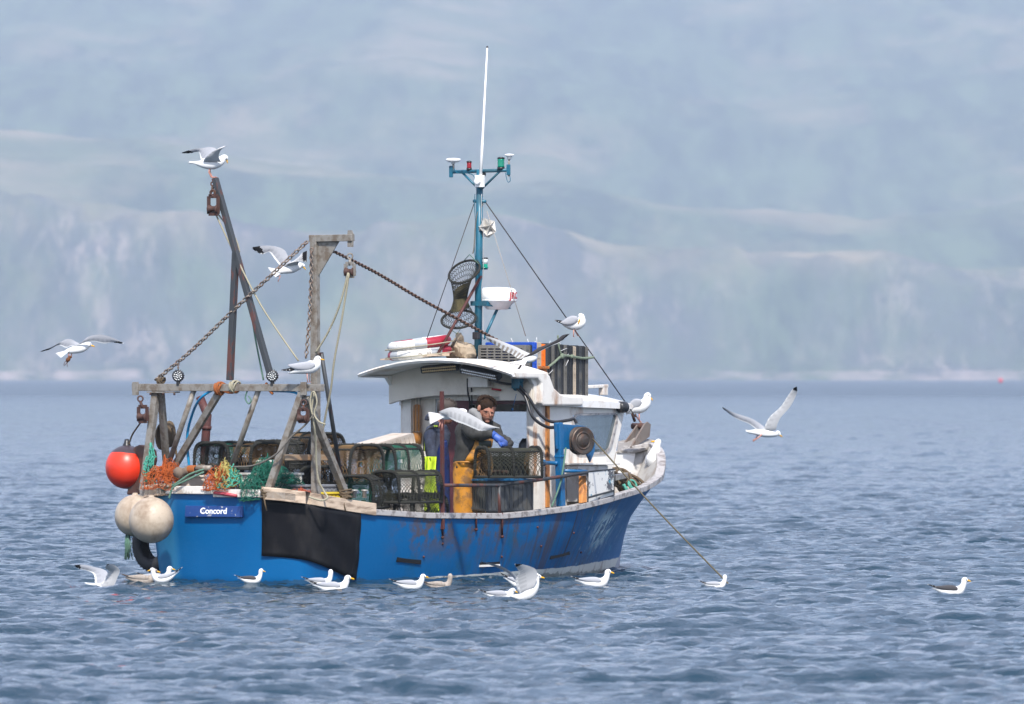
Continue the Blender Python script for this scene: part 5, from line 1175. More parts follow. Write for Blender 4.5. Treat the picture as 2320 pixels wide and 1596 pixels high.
block('narrow galvanised block under the gallows arm', (793, 581), (783, 598, 802, 626), .66, M_GALV, .36)
block('dark rusty block at the right end of the stern beam', (688, 913), (677, 928, 697, 955), .75, M_RUST, .02)
block('big brown block hooked at the left end of the stern beam', (318, 904), (314, 922, 333, 955), .7, M_RUST, .05)
RG = 'working ropes at the stern'
ropeobj('rope', 'pale twisted rope running from the derrick block down to the perched gull', 'rope', [g2(487, 481), g2(520, 552), g2(590, 690), g2(676, 818)], .009, M_ROPEC, RG)
ropeobj('rope', 'pale rope close against the tall derrick', 'rope', [g2(494, 485, UC + .05), g2(533, 540, UC + .05), g2(543, 572, UC + .05)], .008, M_ROPEC, RG)
ropeobj('rope', 'thin greenish rope hanging behind the derrick to the stern beam', 'rope', [g2(566, 690, UC + .06), g2(580, 775, UC + .06), g2(597, 862, UC + .06)], .009, M_ROPEG, RG)
ropeobj('rope', 'slack cream rope, the left fall from the gallows block', 'rope', [g2(789, 618, .34), g2(770, 690, .34), g2(745, 750, .36), g2(715, 800, .36)], .011, M_ROPEC, RG)
ropeobj('rope', 'long cream rope, the right fall from the gallows block', 'rope', [g2(791, 618, .34), g2(775, 720, .36), g2(757, 820, .40), g2(750, 880, .45), g2(738, 940, .5), g2(729, 990, .55)], .011, M_ROPEC, RG)
ropeobj('rope', 'grey rope swooping from the right block over the green netting', 'rope', [g2(712, 938, .05), g2(690, 965, .02), g2(660, 990, .0), g2(625, 1030, -.02), g2(575, 1055, .02), g2(523, 1058, .1)], .010, M_ROPEGR, RG)
ropeobj('rope', 'knotted cream rope looped down the gallows post to the capping', 'rope', [g2(712, 890, .1), g2(706, 930, .1), g2(712, 965, .1), g2(716, 1010, .2), g2(717, 1050, .25), g2(722, 1090, .3), g2(735, 1115, .35), g2(742, 1128, .3), g2(728, 1134, .2), g2(700, 1126, .15)], .011, M_ROPEC, RG)
ropeobj('rope', 'doubled rope loop under the right end of the stern beam', 'rope', [g2(708, 940, .05), g2(703, 915, .05), g2(706, 892, .05), g2(713, 890, .05), g2(718, 912, .05), g2(712, 938, .05), g2(722, 955, .05), g2(737, 962, .05)], .009, M_ROPEC, RG)
for lb, pp, m_, r_ in (('orange rope wound round the middle of the stern beam', (498, 880), M_ROPEO, .017), ('cream rope turns beside the orange ones on the stern beam', (532, 876), M_ROPEC, .013), ('frayed brown lashing at the left of the stern beam', (365, 865), M_ROPEB, .012)):
    mb = MB(); c_ = g2(*pp, UC)
    for k in range(6): mb.torus(c_ + Vector((0, -.03 + .014 * k, (.012 if m_ == M_ROPEB else -.005) + .01 * math.sin(k * 2))), (0.25 * math.sin(k), 1, .3 * math.cos(k * 1.7)), .056 if m_ != M_ROPEB else .03, r_ * .7, 16, 6)
    o = build('lashing', mb, m_, None, base=tuple(c_)); tag(o, lb, 'lashing', 'lashings on the stern beam')
ropeobj('rope', 'orange rope trailing along the underside of the stern beam', 'rope', [g2(495, 882), g2(520, 890), g2(540, 886)], .014, M_ROPEO, RG)
ropeobj('rope', 'short green-grey rope loop dangling under the beam centre', 'rope', [g2(560, 886), g2(556, 903), g2(563, 915), g2(569, 908), g2(563, 898)], .008, M_ROPEG, RG)
ropeobj('rope', 'scrap of orange rope under the right of the beam', 'rope', [g2(603, 868), g2(612, 886), g2(618, 893)], .014, M_ROPEO, RG)
# coil hung on the port leg
mb = MB()
for k in range(7):
    c_ = P2B(374 + k * 1.2, 995 + k * 1.5, x=.5); mb.torus(c_, (-.9, .3 + .06 * k, .05), .12, .012, 20, 6, sq=.45, up=(0, 0, 1)) if False else mb.tube([P2B(366 + 3 * k + 12 * math.sin(t2), 990 + 28 * math.cos(t2) - k, x=.48 + .02 * k) for t2 in [j * math.pi / 8 for j in range(17)]], .013, 6)
o = build('rope_coil', mb, M_ROPEB, None, base=tuple(P2B(372, 1000, x=.5))); tag(o, 'brown rope coil hung on the left steel frame', 'rope coil')
ropeobj('rope', 'brown rope tail hanging from the coil on the left frame', 'rope', [P2B(390, 970, x=.5), P2B(397, 1010, x=.5), P2B(403, 1060, x=.5)], .012, M_ROPEB, RG)
ropeobj('rope', 'tied brown tail beside the rope coil', 'rope', [P2B(380, 1010, x=.48), P2B(377, 1040, x=.48), P2B(380, 1066, x=.48)], .012, M_ROPEB, RG)
ropeobj('rope', 'green mooring line across the left netting to the transom corner', 'rope', [P2B(462, 1064, x=.05), P2B(430, 1075, x=.02), P2B(400, 1095, x=-.03), P2B(365, 1112, x=-.04), P2B(330, 1124, x=.0)], .011, M_ROPEG, RG)
ropeobj('rope', 'second green mooring line with a knot above the name board', 'rope', [P2B(462, 1070, x=.0), P2B(420, 1090, x=-.06), P2B(392, 1105, x=-.08), P2B(383, 1130, x=-.09)], .011, M_ROPEG, RG)
mb = MB(); mb.tube([P2B(432, 1061, x=.2), P2B(478, 1061, x=.2)], .03, 10); build('stern_roller', mb, M_GALV, boat)
mb = MB(); c_ = P2B(437, 1064, x=.18)
for k in range(6): mb.torus(c_ + Vector((0, -.035 + .015 * k, 0)), (0.1, 1, .1 * math.sin(k)), .036, .009, 16, 6)
o = build('lashing', mb, M_ROPEO, None, base=tuple(c_)); tag(o, 'orange rope turns on the stern roller', 'lashing', 'lashings on the stern beam')
for pp, lb in (((605, 1120), 'rope turns binding the left foot of the starboard frame'), ((784, 1122), 'rope turns binding the right foot of the starboard frame')):
    mb = MB(); c_ = P2B(*pp, y=-.68 if pp[0] < 700 else -1.1)
    for k in range(7): mb.torus(c_ + Vector((0, 0, -.03 + .013 * k)), (.2 * math.sin(k), .2 * math.cos(k * 2), 1), .060 + .006 * math.sin(k * 3), .009, 16, 6)
    mb.tube([c_ + Vector((-.06, 0, 0)), c_ + Vector((-.075, -.03, -.10)), c_ + Vector((-.06, -.04, -.17))], .008, 6)
    o = build('lashing', mb, M_ROPEB, None, base=tuple(c_)); tag(o, lb, 'lashing', 'lashings on the stern beam')
# rusty trawl plate at the port quarter
pl = [(303, 1013), (314, 1008), (338, 1010), (350, 1022), (352, 1042), (340, 1100), (318, 1120), (286, 1122), (290, 1095), (300, 1080), (296, 1030)]
mb = MB(); mb.prism([P2B(a, c2, x=.30) for a, c2 in pl], (.045, 0, 0)); build('net_guard_plate', mb, mat('smooth_brown_rust', (.07, .03, .02), .35, dirt=(.03, .015, .01), amt=.7, scale=5, bmp=.2), boat, bevel=.015)

# ------------------------------------------------------------------ buoys, tyre, rope to the sea
def buoy(label, px, py, Y, r, m, cap_, group, sq=1.0):
    c_ = BMI @ P2W(px, py, Y); t_ = thing('buoy', label, 'buoy', tuple(c_ - Vector((0, 0, r))), group=group)
    mb_ = MB(); N = 20
    mb_.lathe(c_, (0.06, .04, 1), [(-r * math.cos(math.pi * k / N) * (1.0 if k < N / 2 else 1.05), r * math.sin(math.pi * k / N) ** .97) for k in range(N + 1)], 36); build('float', mb_, m, t_)
    k_ = .45 if m is M_FEN else 1; mb_ = MB(); mb_.lathe(c_ + Vector((0.06 * r, .04 * r, r * .965)), (0, 0, 1), [(0, .05), (.02 * k_, .045), (.05 * k_, .03), (.08 * k_, .024), (.085 * k_, .01)], 14); build('eye', mb_, cap_, t_); return t_
M_FEN = mat('grubby_white_vinyl', (.46, .38, .29), .42, dirt=(.15, .09, .05), amt=.8, scale=4, lo=.42, hi=.68, bmp=.1)
def obuoy():
    m, nt, b = newmat('orange_vinyl'); t = nt.nodes.new('ShaderNodeTexCoord'); s = nt.nodes.new('ShaderNodeSeparateXYZ'); nt.links.new(t.outputs['Object'], s.inputs[0])
    v = mth(nt, 'ADD', s.outputs[2], mth(nt, 'MULTIPLY', s.outputs[0], .25)); k = mth(nt, 'GREATER_THAN', mth(nt, 'MULTIPLY_ADD', nnoise(nt, 5, 6), .04, v), .37)
    c = mixc(nt, k, mixc(nt, nnoise(nt, 3, 4), (.78, .045, .012), (.62, .03, .012)), (.045, .03, .035)); nt.links.new(c, b.inputs['Base Color']); b.inputs['Roughness'].default_value = .38; return m
buoy('orange buoy with a black top hanging off the port quarter', 287, 1060, 96.1, .222, obuoy(), M_BLACK, None)
buoy('nearer, larger off-white fender ball on the transom corner', 343, 1180, 95.0, .232, M_FEN, M_FEN, 'fender balls at the stern')
buoy('further off-white fender ball, half hidden at the left', 306, 1170, 95.45, .212, M_FEN, M_FEN, 'fender balls at the stern')
ropeobj('rope', 'short rope holding the orange buoy to its block', 'rope', [BMI @ P2W(291, 1012, 96.1), BMI @ P2W(300, 985, 96.0), P2B(321, 955, x=.05)], .009, M_ROPEB, RG)
mb = MB(); rd = random.Random(5); c_ = BMI @ P2W(289, 1212, 95.4)
for k in range(26):
    a = c_ + Vector((rd.uniform(-.02, .02), rd.uniform(-.02, .02), 0)); mb.tube([a, a + Vector((rd.uniform(-.015, .015), rd.uniform(-.015, .015), -.10)), a + Vector((rd.uniform(-.03, .03), rd.uniform(-.03, .03), -.22 - rd.random() * .04))], .005, 4)
o = build('rope_end', mb, M_ROPEG, None, base=tuple(c_)); tag(o, 'frayed green rope end hanging below the fender balls', 'rope')
c_ = BMI @ P2W(352, 1232, 95.86); ax2 = (BMI.to_3x3() @ Vector((-.62, -.75, 0))).normalized()
mb = MB(); N = 40
u_ = Vector((0, 0, 1)); v_ = ax2.cross(u_)
for_r = []
prof_t = [(-.07, .15), (-.085, .20), (-.08, .25), (-.055, .275), (0, .285), (.055, .275), (.08, .25), (.085, .20), (.07, .15), (.05, .17), (.05, .24), (-.05, .24), (-.05, .17)]
mb.loft([[c_ + ax2 * h_ + (u_ * math.cos(2 * math.pi * k / N) * 1.05 + v_ * math.sin(2 * math.pi * k / N)) * r_ for h_, r_ in prof_t] for k in range(N)], closed=True)
for k in range(N):
    t2 = 2 * math.pi * k / N
    for h_ in (-.04, 0, .04): mb.box(c_ + ax2 * h_ + (u_ * math.cos(t2) * 1.05 + v_ * math.sin(t2)) * .284, (.012, .012, .012))
o = build('tyre_fender', mb, M_RUBBER, None, base=tuple(c_ - Vector((0, 0, .3)))); tag(o, 'black tyre slung as a fender at the port quarter waterline', 'tyre')
# hauling line
h0 = dc + ax * .05 + (BMI.to_3x3() @ Vector((.12, 0, .02))); hend = BMI @ P2W(1637, 1308, 94.5)
ropeobj('rope', 'taut brown hauling line from the disc down into the sea at right', 'rope', [h0, h0.lerp(hend, .5) + Vector((0, 0, -.03)), hend + (hend - h0).normalized() * .5], .0085, rope_mat('olive_line', (.16, .13, .07)), RG)
ropeobj('rope', 'slack line dropping from the disc along the blue post', 'rope', [P2B(1282, 1015, y=-1.26), P2B(1276, 1060, y=-1.28), P2B(1268, 1100, y=-1.29), P2B(1250, 1148, y=-1.30)], .010, M_ROPEG, RG)
# rope pile in the bow
mb = MB(); rd = random.Random(7)
for k in range(13):
    c_ = P2B(1398 + rd.random() * 52, 1108 - rd.random() * 30, y=-.45 + rd.random() * .3); mb.torus(c_, (rd.uniform(-.6, .6), rd.uniform(-1, -.2), rd.uniform(.2, 1)), .07 + rd.random() * .05, .017, 18, 6)
o = build('rope_coil', mb, M_ROPEB, None, base=tuple(P2B(1420, 1110, y=-.4))); tag(o, 'heavy brown rope heaped inside the bow', 'rope coil')
mb = MB()
for k in range(4): mb.torus(P2B(1405 + rd.random() * 15 + (k % 2) * 25, 1108 - (k % 2) * 10, y=-.6), (rd.uniform(-.6, .6), rd.uniform(-1, -.2), .4), .05, .012, 16, 6)
o = build('rope_coil', mb, M_ROPET, None, base=tuple(P2B(1410, 1115, y=-.5))); tag(o, 'turquoise rope tangled on the brown heap in the bow', 'rope coil')
# far marker buoy
pm = P2W(2267, 863, 3000); mb = MB(); mb.ell(pm, (.7, .7, .8), 16, 10); mb.tube([pm, pm + Vector((0, 0, .8))], .04, 6); o = build('marker_buoy', mb, mat('marker_red', (.8, .02, .04), .4), None, frame=ID4, base=tuple(pm)); tag(o, 'tiny red marker buoy far off near the opposite shore', 'buoy')
# ------------------------------------------------------------------ gulls
def feather(name, col, col2=None, rough=.75, scale=30):
    m, nt, b = newmat(name); c = mixc(nt, nnoise(nt, scale, 4), col, col2 or tuple(x * .9 for x in col)); nt.links.new(c, b.inputs['Base Color']); b.inputs['Roughness'].default_value = rough; b.inputs['Specular IOR Level'].default_value = .2; return m
GW = feather('white_plumage', (.80, .80, .79)); GG = feather('pale_grey_plumage', (.38, .39, .42), (.34, .35, .38)); GK = feather('black_primaries', (.02, .02, .022)); GY = feather('yellow_bill', (.72, .38, .02), rough=.4)
GP = feather('pink_legs', (.50, .24, .19), rough=.5); GU = feather('underwing', (.60, .60, .60), (.52, .52, .53)); GD = feather('dark_back', (.07, .065, .07), (.05, .05, .055)); GJ = feather('mottled_brown', (.16, .12, .09), (.50, .45, .40), scale=45); GB = feather('brown_primaries', (.10, .075, .06), (.05, .04, .035)); GE = feather('eye', (.01, .01, .01), rough=.2)
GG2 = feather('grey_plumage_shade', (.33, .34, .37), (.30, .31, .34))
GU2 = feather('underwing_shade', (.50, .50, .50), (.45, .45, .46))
GM = [GW, GG, GK, GY, GP, GU, GD, GJ, GB, GE, GG2, GU2]
iW, iG, iK, iY, iP, iU, iD, iJ, iB, iE, iG2, iU2 = range(12)
def Zc(ox, oy, sc): return lambda x, y: ((x / sc + ox) / 1.7655, (y / sc + oy) / 1.7655)
def gull_start(Y): return {'mb': MB(), 'Y': Y, 's': FP / Y}
def gp(g_, p, dy=0): return P2W(p[0], p[1], g_['Y'] + dy)
def interp(L_, n):
    """smooth list of tuples to n samples"""
    L_ = [Vector(list(q)[:4]) if len(q) == 4 else Vector(q) for q in L_]; k = len(L_) - 1; out = []
    for i in range(n):
        u = i / (n - 1) * k; j = min(int(u), k - 1); t = u - j
        p0, p1, p2, p3 = L_[max(j - 1, 0)], L_[j], L_[j + 1], L_[min(j + 2, k)]
        out.append(.5 * ((2 * p1) + (p2 - p0) * t + (2 * p0 - 5 * p1 + 4 * p2 - p3) * t * t + (3 * p1 - p0 - 3 * p2 + p3) * t ** 3))
    return out
def gbody(g_, z, sc, spine, mi=iW, wide=.85, n=26, dys=None, jitter=0):
    """spine: (x, y, halfheight) in zoom px; one continuous loft from tail to head"""
    pts = [(*z(x, y), r / sc / 1.7655) for x, y, r in spine]; P_ = interp(pts, n); D = interp([(d, 0, 0) for d in (dys or [0] * len(spine))], n)
    W_ = [P2W(p[0], p[1], g_['Y'] + D[i][0]) for i, p in enumerate(P_)]; mb = g_['mb']; mb.cm = mi; rings = []
    for i, p in enumerate(W_):
        t = (W_[min(i + 1, n - 1)] - W_[max(i - 1, 0)]).normalized(); s_ = Vector((0, 1, 0)); s_ = (s_ - t * s_.dot(t)).normalized(); u = t.cross(s_); r = max(.0015, P_[i][2] / g_['s'])
        rings.append([p + u * math.cos(a) * r + s_ * math.sin(a) * r * wide for a in [2 * math.pi * k / 16 for k in range(16)]])
    mb.loft(rings); return W_
def gbill(g_, z, sc, a, b, r=9, dy=0, eye=None):
    A = P2W(*z(*a), g_['Y'] + dy); B = P2W(*z(*b), g_['Y'] + dy - .0); r_ = r / sc / 1.7655 / g_['s']; mb = g_['mb']; mb.cm = iY; d = B - A
    mb.tube([A - d * .25, A + d * .1, A + d * .6 + Vector((0, 0, r_ * .12)), A + d * .9 , B + Vector((0, 0, -r_ * .4))], [r_ * 1.1, r_, r_ * .8, r_ * .6, r_ * .15], 8)
    if eye:
        mb.cm = iE; mb.ell(P2W(*z(*eye), g_['Y'] - abs(r_) * 3.2), (r_ * .5, r_ * .6, r_ * .5), 8, 6)
def blade(g_, z, sc, L_, mi, dy, th=1.2, n=14, tips=False):
    """folded wing / primaries: thin rounded blade (x, y, halfheight) at depth dy (list or number)"""
    P_ = interp([(*z(x, y), r / sc / 1.7655) for x, y, r in L_], n); mb = g_['mb']; mb.cm = mi; rings = []
    for i, p in enumerate(P_):
        d = dy if not hasattr(dy, '__len__') else dy[0] + (dy[1] - dy[0]) * i / (n - 1)
        c_ = P2W(p[0], p[1], g_['Y'] + d); q = P_[min(i + 1, n - 1)] - P_[max(i - 1, 0)]; t = Vector((q[0], 0, -q[1])).normalized(); u = Vector((-t.z, 0, t.x)); r = max(.002, p[2] / g_['s']); e = math.sin(math.pi * min(1, (i + .6) / (n * .6))) if i < n * .3 else 1
        rings.append([c_ + u * math.cos(a) * r + Vector((0, 1, 0)) * math.sin(a) * min(.014, r * .5) for a in [2 * math.pi * k / 12 for k in range(12)]])
    mb.loft(rings)
    if tips:
        mb.cm = iW
        for f in (.45, .68, .86, .98):
            p = P_[int(f * (n - 1))]; d = dy if not hasattr(dy, '__len__') else dy[1]; r = max(.003, p[2] / g_['s'] * .35); mb.ell(P2W(p[0], p[1] + p[2] * .3, g_['Y'] + d - .012), (r * 1.2, .004, r * .8), 6, 5)
def openwing(g_, z, LE, TE, cam='top', dy0=0., dy1=0., kind='adult', n=44, m=9, tipw=.80, spot=True):
    L_ = interp([(*z(*p), 0) for p in LE], n); T = interp([(*z(*p), 0) for p in TE], n); mb = g_['mb']; nf = 22
    for layer in (0, 1):
        look = cam if layer == 0 else ('under' if cam == 'top' else 'top'); off = -.004 if layer == 0 else .004; V_ = []
        for i in range(n):
            s_ = i / (n - 1); saw = ((s_ * nf) % 1.0); k = 1.0 + (.07 + .10 * max(0, s_ - .6)) * (.5 - abs(saw - .5)) * 2 * (1 if s_ < .97 else 0) ; row = []
            bow = math.sin(math.pi * min(1, s_ * 1.0)) * .02
            for j in range(m):
                c_ = j / (m - 1) * k; q = L_[i] + (T[i] - L_[i]) * c_; dep = dy0 + (dy1 - dy0) * s_ + (c_ * .03)
                row.append(P2W(q[0], q[1], g_['Y'] + dep + off * (1 + 1.5 * math.sin(math.pi * min(c_, 1)))))
            V_.append(row)
        o = len(mb.v); mb.v.extend([tuple(v) for r_ in V_ for v in r_])
        for i in range(n - 1):
            s_ = i / (n - 1); fi = int(s_ * nf)
            for j in range(m - 1):
                c_ = (j + .5) / (m - 1)
                edge = tipw + (.12 * (1 - c_) if look == 'top' else .10 * c_)
                if kind == 'juv':
                    mi = iB if (s_ > .72 and look == 'top') else (iJ if (fi % 2 and j > 2) else iU if j < 5 else iW) if look == 'under' else (iJ if j < 5 else iB)
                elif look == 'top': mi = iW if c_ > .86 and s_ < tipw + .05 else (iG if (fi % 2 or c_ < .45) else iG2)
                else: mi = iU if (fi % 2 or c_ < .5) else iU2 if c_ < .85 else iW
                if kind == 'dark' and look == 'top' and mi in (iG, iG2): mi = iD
                if kind == 'pale' and mi in (iG, iG2): mi = iU if fi % 2 or c_ < .4 else iU2  # pale: bright light on the upper wing painted in as lighter grey
                if s_ > edge and kind != 'juv': mi = iK
                if s_ > .965 and spot and kind != 'juv': mi = iW
                if kind != 'juv' and s_ > edge and c_ > .86 and fi % 2: mi = iW
                a = o + i * m + j; mb.f.append((a, a + 1, a + m + 1, a + m)); mb.m.append(mi); mb.sm.append(True)
def fan(g_, z, root, a, b, mi=iW, nfe=9, dy=0, dark=None, dyb=0):
    """tail: overlapping feathers from root to the line a-b"""
    mb = g_['mb']; Rr = P2W(*z(*root), g_['Y'] + dy)
    for k in range(nfe):
        f = k / (nfe - 1); f1 = f - .6 / nfe; f2 = f + .6 / nfe
        pt = lambda f_: (a[0] + (b[0] - a[0]) * f_, a[1] + (b[1] - a[1]) * f_)
        m_ = z(*pt(f)); q1 = P2W(*z(*pt(f1)), g_['Y'] + dyb + .002 * k); q2 = P2W(*z(*pt(f2)), g_['Y'] + dyb + .002 * k); qm = P2W(*m_, g_['Y'] + dyb + .002 * k); d = (qm - Rr); e = Vector((0, .004, 0))
        for off in (-1, 1):
            mb.cm = mi; vs = [Rr - (q2 - q1) * .4, Rr + (q2 - q1) * .4, q2 - d * .12, qm + d * .0, q1 - d * .12]
            vs = [v + e * off * .5 for v in vs]; mb.add(vs, [(0, 1, 2, 4)], False)
            if dark is not None: mb.cm = dark
            mb.add(vs, [(4, 2, 3)], False)
def legs(g_, z, sc, Ls, r=6, foot=22, web=True, mi=iP):
    mb = g_['mb']; mb.cm = mi; rr = r / sc / 1.7655 / g_['s']
    for pts, d in Ls:
        P_ = [P2W(*z(x, y), g_['Y'] + d) for x, y in pts]; mb.tube(P_, rr, 6); f = foot / sc / 1.7655 / g_['s']
        if web:
            e = P_[-1]; mb.add([e, e + Vector((f * 1.1, -f * .6, -.003)), e + Vector((f * 1.25, f * .1, -.003)), e + Vector((f * .9, f * .7, -.003)), e + Vector((0, 0, rr * 1.5)), e + Vector((-f * .3, 0, -.002))], [(0, 1, 2, 3), (4, 2, 1), (4, 3, 2), (4, 1, 0), (4, 0, 3), (0, 5, 4)], False)
def gull_end(g_, label, name='gull', group='gulls around the boat'):
    c_ = sum((Vector(v) for v in g_['mb'].v), Vector()) / len(g_['mb'].v); zmin = min(v[2] for v in g_['mb'].v)
    o = build(name, g_['mb'], GM, None, frame=ID4, base=(c_.x, c_.y, zmin)); tag(o, label, 'gull', group); return o
def bY(x, y): return (BM @ Vector((x, y, 0))).y
# 1 on the derrick tip
z = Zc(600, 480, 3.8); q = gull_start((BM @ P2B(487, 404, x=UC)).y)
gbody(q, z, 3.8, [(585, 648, 4), (640, 648, 16), (720, 660, 34), (800, 672, 58), (890, 676, 76), (980, 668, 82), (1060, 635, 72), (1105, 600, 60), (1130, 582, 54), (1155, 588, 44), (1172, 606, 22)])
fan(q, z, (760, 665), (590, 625), (585, 665), dy=0); gbill(q, z, 3.8, (1166, 612), (1178, 660), 12, eye=(1160, 590))
openwing(q, z, [(1010, 560), (1000, 440), (900, 415), (800, 430), (700, 440), (600, 460), (475, 500)], [(900, 620), (830, 600), (780, 600), (752, 500), (700, 490), (600, 508), (480, 508)], 'top', .05, .30, tipw=.72)
openwing(q, z, [(1080, 640), (1045, 560), (1060, 490), (1100, 440), (1162, 405)], [(815, 640), (840, 590), (930, 500), (1030, 440), (1140, 396)], 'under', -.06, -.28, tipw=1.2, spot=False)
legs(q, z, 3.8, [([(905, 735), (895, 800), (930, 872), (962, 880)], -.01), ([(915, 735), (912, 800), (945, 870), (990, 876)], .02)], 11, 45)
gull_end(q, 'gull with raised wings balancing on the tip of the tall derrick')
# 2 flying over the chain
z = Zc(600, 500, 1.5956); q = gull_start(95.2)
gbody(q, z, 1.5956, [(770, 940, 4), (810, 938, 14), (860, 928, 22), (905, 920, 27), (945, 905, 22), (962, 897, 18), (978, 900, 12), (984, 906, 6)]); fan(q, z, (850, 930), (750, 912), (795, 972), nfe=9, dy=-.01, dyb=-.03)
gbill(q, z, 1.5956, (980, 908), (994, 925), 5, eye=(972, 896))
openwing(q, z, [(930, 905), (893, 862), (858, 800), (800, 776), (730, 771), (648, 782)], [(860, 910), (835, 900), (798, 855), (762, 812), (715, 824), (655, 795)], 'top', .03, .15, tipw=.74)
openwing(q, z, [(948, 890), (950, 850), (968, 820), (1004, 803)], [(858, 908), (885, 885), (945, 870), (1002, 874)], 'under', -.03, -.25, tipw=.72)
legs(q, z, 1.5956, [([(832, 962), (826, 980), (816, 1000)], 0), ([(828, 962), (818, 968), (806, 967)], .02)], 3, 6)
gull_end(q, 'gull in flight crossing the sloping chain between derrick and gallows')
# 3 flying far left with a crab
z = Zc(100, 1250, 3.867); q = gull_start(95.0)
gbody(q, z, 3.867, [(600, 620, 10), (660, 600, 34), (740, 585, 54), (840, 565, 66), (920, 535, 62), (975, 503, 44), (1005, 505, 36), (1025, 512, 18)]); fan(q, z, (720, 570), (470, 640), (545, 705), nfe=9, dy=-.02, dyb=-.05)
gbill(q, z, 3.867, (1020, 512), (1078, 532), 14, eye=(1012, 484))
openwing(q, z, [(860, 490), (790, 455), (700, 415), (620, 422), (520, 478), (390, 545), (235, 604)], [(760, 520), (700, 520), (640, 545), (560, 515), (500, 510), (380, 575), (240, 612)], 'top', .04, .25, tipw=.76)
openwing(q, z, [(900, 480), (950, 395), (1080, 350), (1220, 350), (1370, 400), (1530, 478)], [(740, 525), (890, 475), (1050, 447), (1215, 478), (1350, 465), (1495, 488)], 'top', -.04, -.30, tipw=.80)
legs(q, z, 3.867, [([(680, 625), (672, 692)], 0), ([(725, 620), (715, 690)], .01)], 9, 20, web=False)
gull_end(q, 'gull flying at the far left carrying a crab in its feet')
mb = MB(); c_ = P2W(*z(668, 730), 95.0); mb.ell(c_, (.03, .02, .022), 10, 8, Matrix.Rotation(-.9, 3, 'Y')); mb.ell(c_ + Vector((.02, 0, .025)), (.02, .015, .015), 8, 6)
for a, b_, c2 in ((640, 790, 600), (650, 800, 655), (615, 770, 598), (690, 740, 650)): mb.tube([c_, P2W(*z(a, b_), 95.0), P2W(*z(c2, b_ + 45), 95.0)], .003, 5)
o = build('crab', mb, feather('crab_brown', (.13, .05, .02)), None, frame=ID4, base=tuple(c_)); tag(o, 'small brown crab dangling from the feet of the far left gull', 'crab')
# 4 on the gantry
z = Zc(400, 1400, 1.596); q = gull_start((BM @ P2B(705, 850, x=UC)).y - .05)
gbody(q, z, 1.596, [(1195, 150, 2), (1235, 138, 16), (1285, 122, 33), (1340, 112, 42), (1375, 95, 36), (1386, 72, 25), (1388, 58, 20), (1398, 56, 16), (1410, 60, 7)])
gbill(q, z, 1.596, (1408, 60), (1434, 65), 5, eye=(1400, 52)); legs(q, z, 1.596, [([(1322, 150), (1325, 208)], -.02), ([(1334, 150), (1338, 206)], .03)], 3.5, 12)
for d in (-1, 1): blade(q, z, 1.596, [(1372, 92, 10), (1340, 100, 27), (1290, 105, 26), (1240, 105, 18), (1200, 100, 5)], iG, (d * .055, d * .03)); blade(q, z, 1.596, [(1240, 122, 10), (1200, 127, 9), (1157, 130, 3)], iK, d * .02, tips=d < 0)
gull_end(q, 'gull standing with folded wings on the right of the steel stern beam')
# 5 brown winged bird over the canopy
z = Zc(1900, 1180, 3.8); q = gull_start(96.4)
gbody(q, z, 3.8, [(700, 1010, 8), (760, 995, 38), (830, 975, 62), (890, 950, 60), (930, 915, 40), (950, 905, 12)]); fan(q, z, (790, 985), (478, 1040), (730, 1085), dark=iB, nfe=11, dy=-.04, dyb=-.07)
openwing(q, z, [(850, 900), (760, 860), (620, 790), (480, 735), (320, 670), (160, 622)], [(740, 970), (650, 960), (560, 900), (430, 840), (310, 760), (190, 690)], 'under', -.02, .1, kind='juv', tipw=.8)
openwing(q, z, [(840, 890), (950, 812), (1100, 750), (1230, 690), (1335, 612), (1440, 595)], [(720, 965), (880, 925), (1010, 850), (1160, 775), (1290, 720), (1425, 608)], 'top', -.03, -.2, kind='dark', tipw=.8, spot=False)
legs(q, z, 3.8, [([(700, 1065), (650, 1130)], -.04), ([(712, 1065), (672, 1128)], -.03)], 9, 12, web=False, mi=iB)
gull_end(q, 'brown-tailed gull with spread wings just above the canopy, seen from behind')
# 6 in front of the men
z = Zc(1650, 1550, 2.9); q = gull_start(95.4)
gbody(q, z, 2.9, [(330, 345, 25), (390, 330, 48), (470, 310, 58), (550, 295, 50), (600, 283, 34), (630, 290, 14)]); fan(q, z, (400, 325), (175, 290), (195, 425), nfe=11, dy=-.04, dyb=-.05)
openwing(q, z, [(300, 285), (420, 238), (520, 240), (620, 285), (740, 350), (850, 418), (1015, 472)], [(380, 340), (430, 352), (505, 392), (600, 425), (720, 475), (800, 500), (985, 480)], 'top', -.06, -.30, tipw=.90, spot=False, kind='pale')
openwing(q, z, [(560, 270), (600, 255), (640, 260)], [(520, 290), (570, 290), (635, 268)], 'under', .05, .5, tipw=.7)
legs(q, z, 2.9, [([(325, 400), (305, 470)], 0), ([(345, 400), (340, 500)], .02)], 7, 12, web=False)
gull_end(q, 'brightly lit gull gliding across in front of the two crewmen, tail to the left')
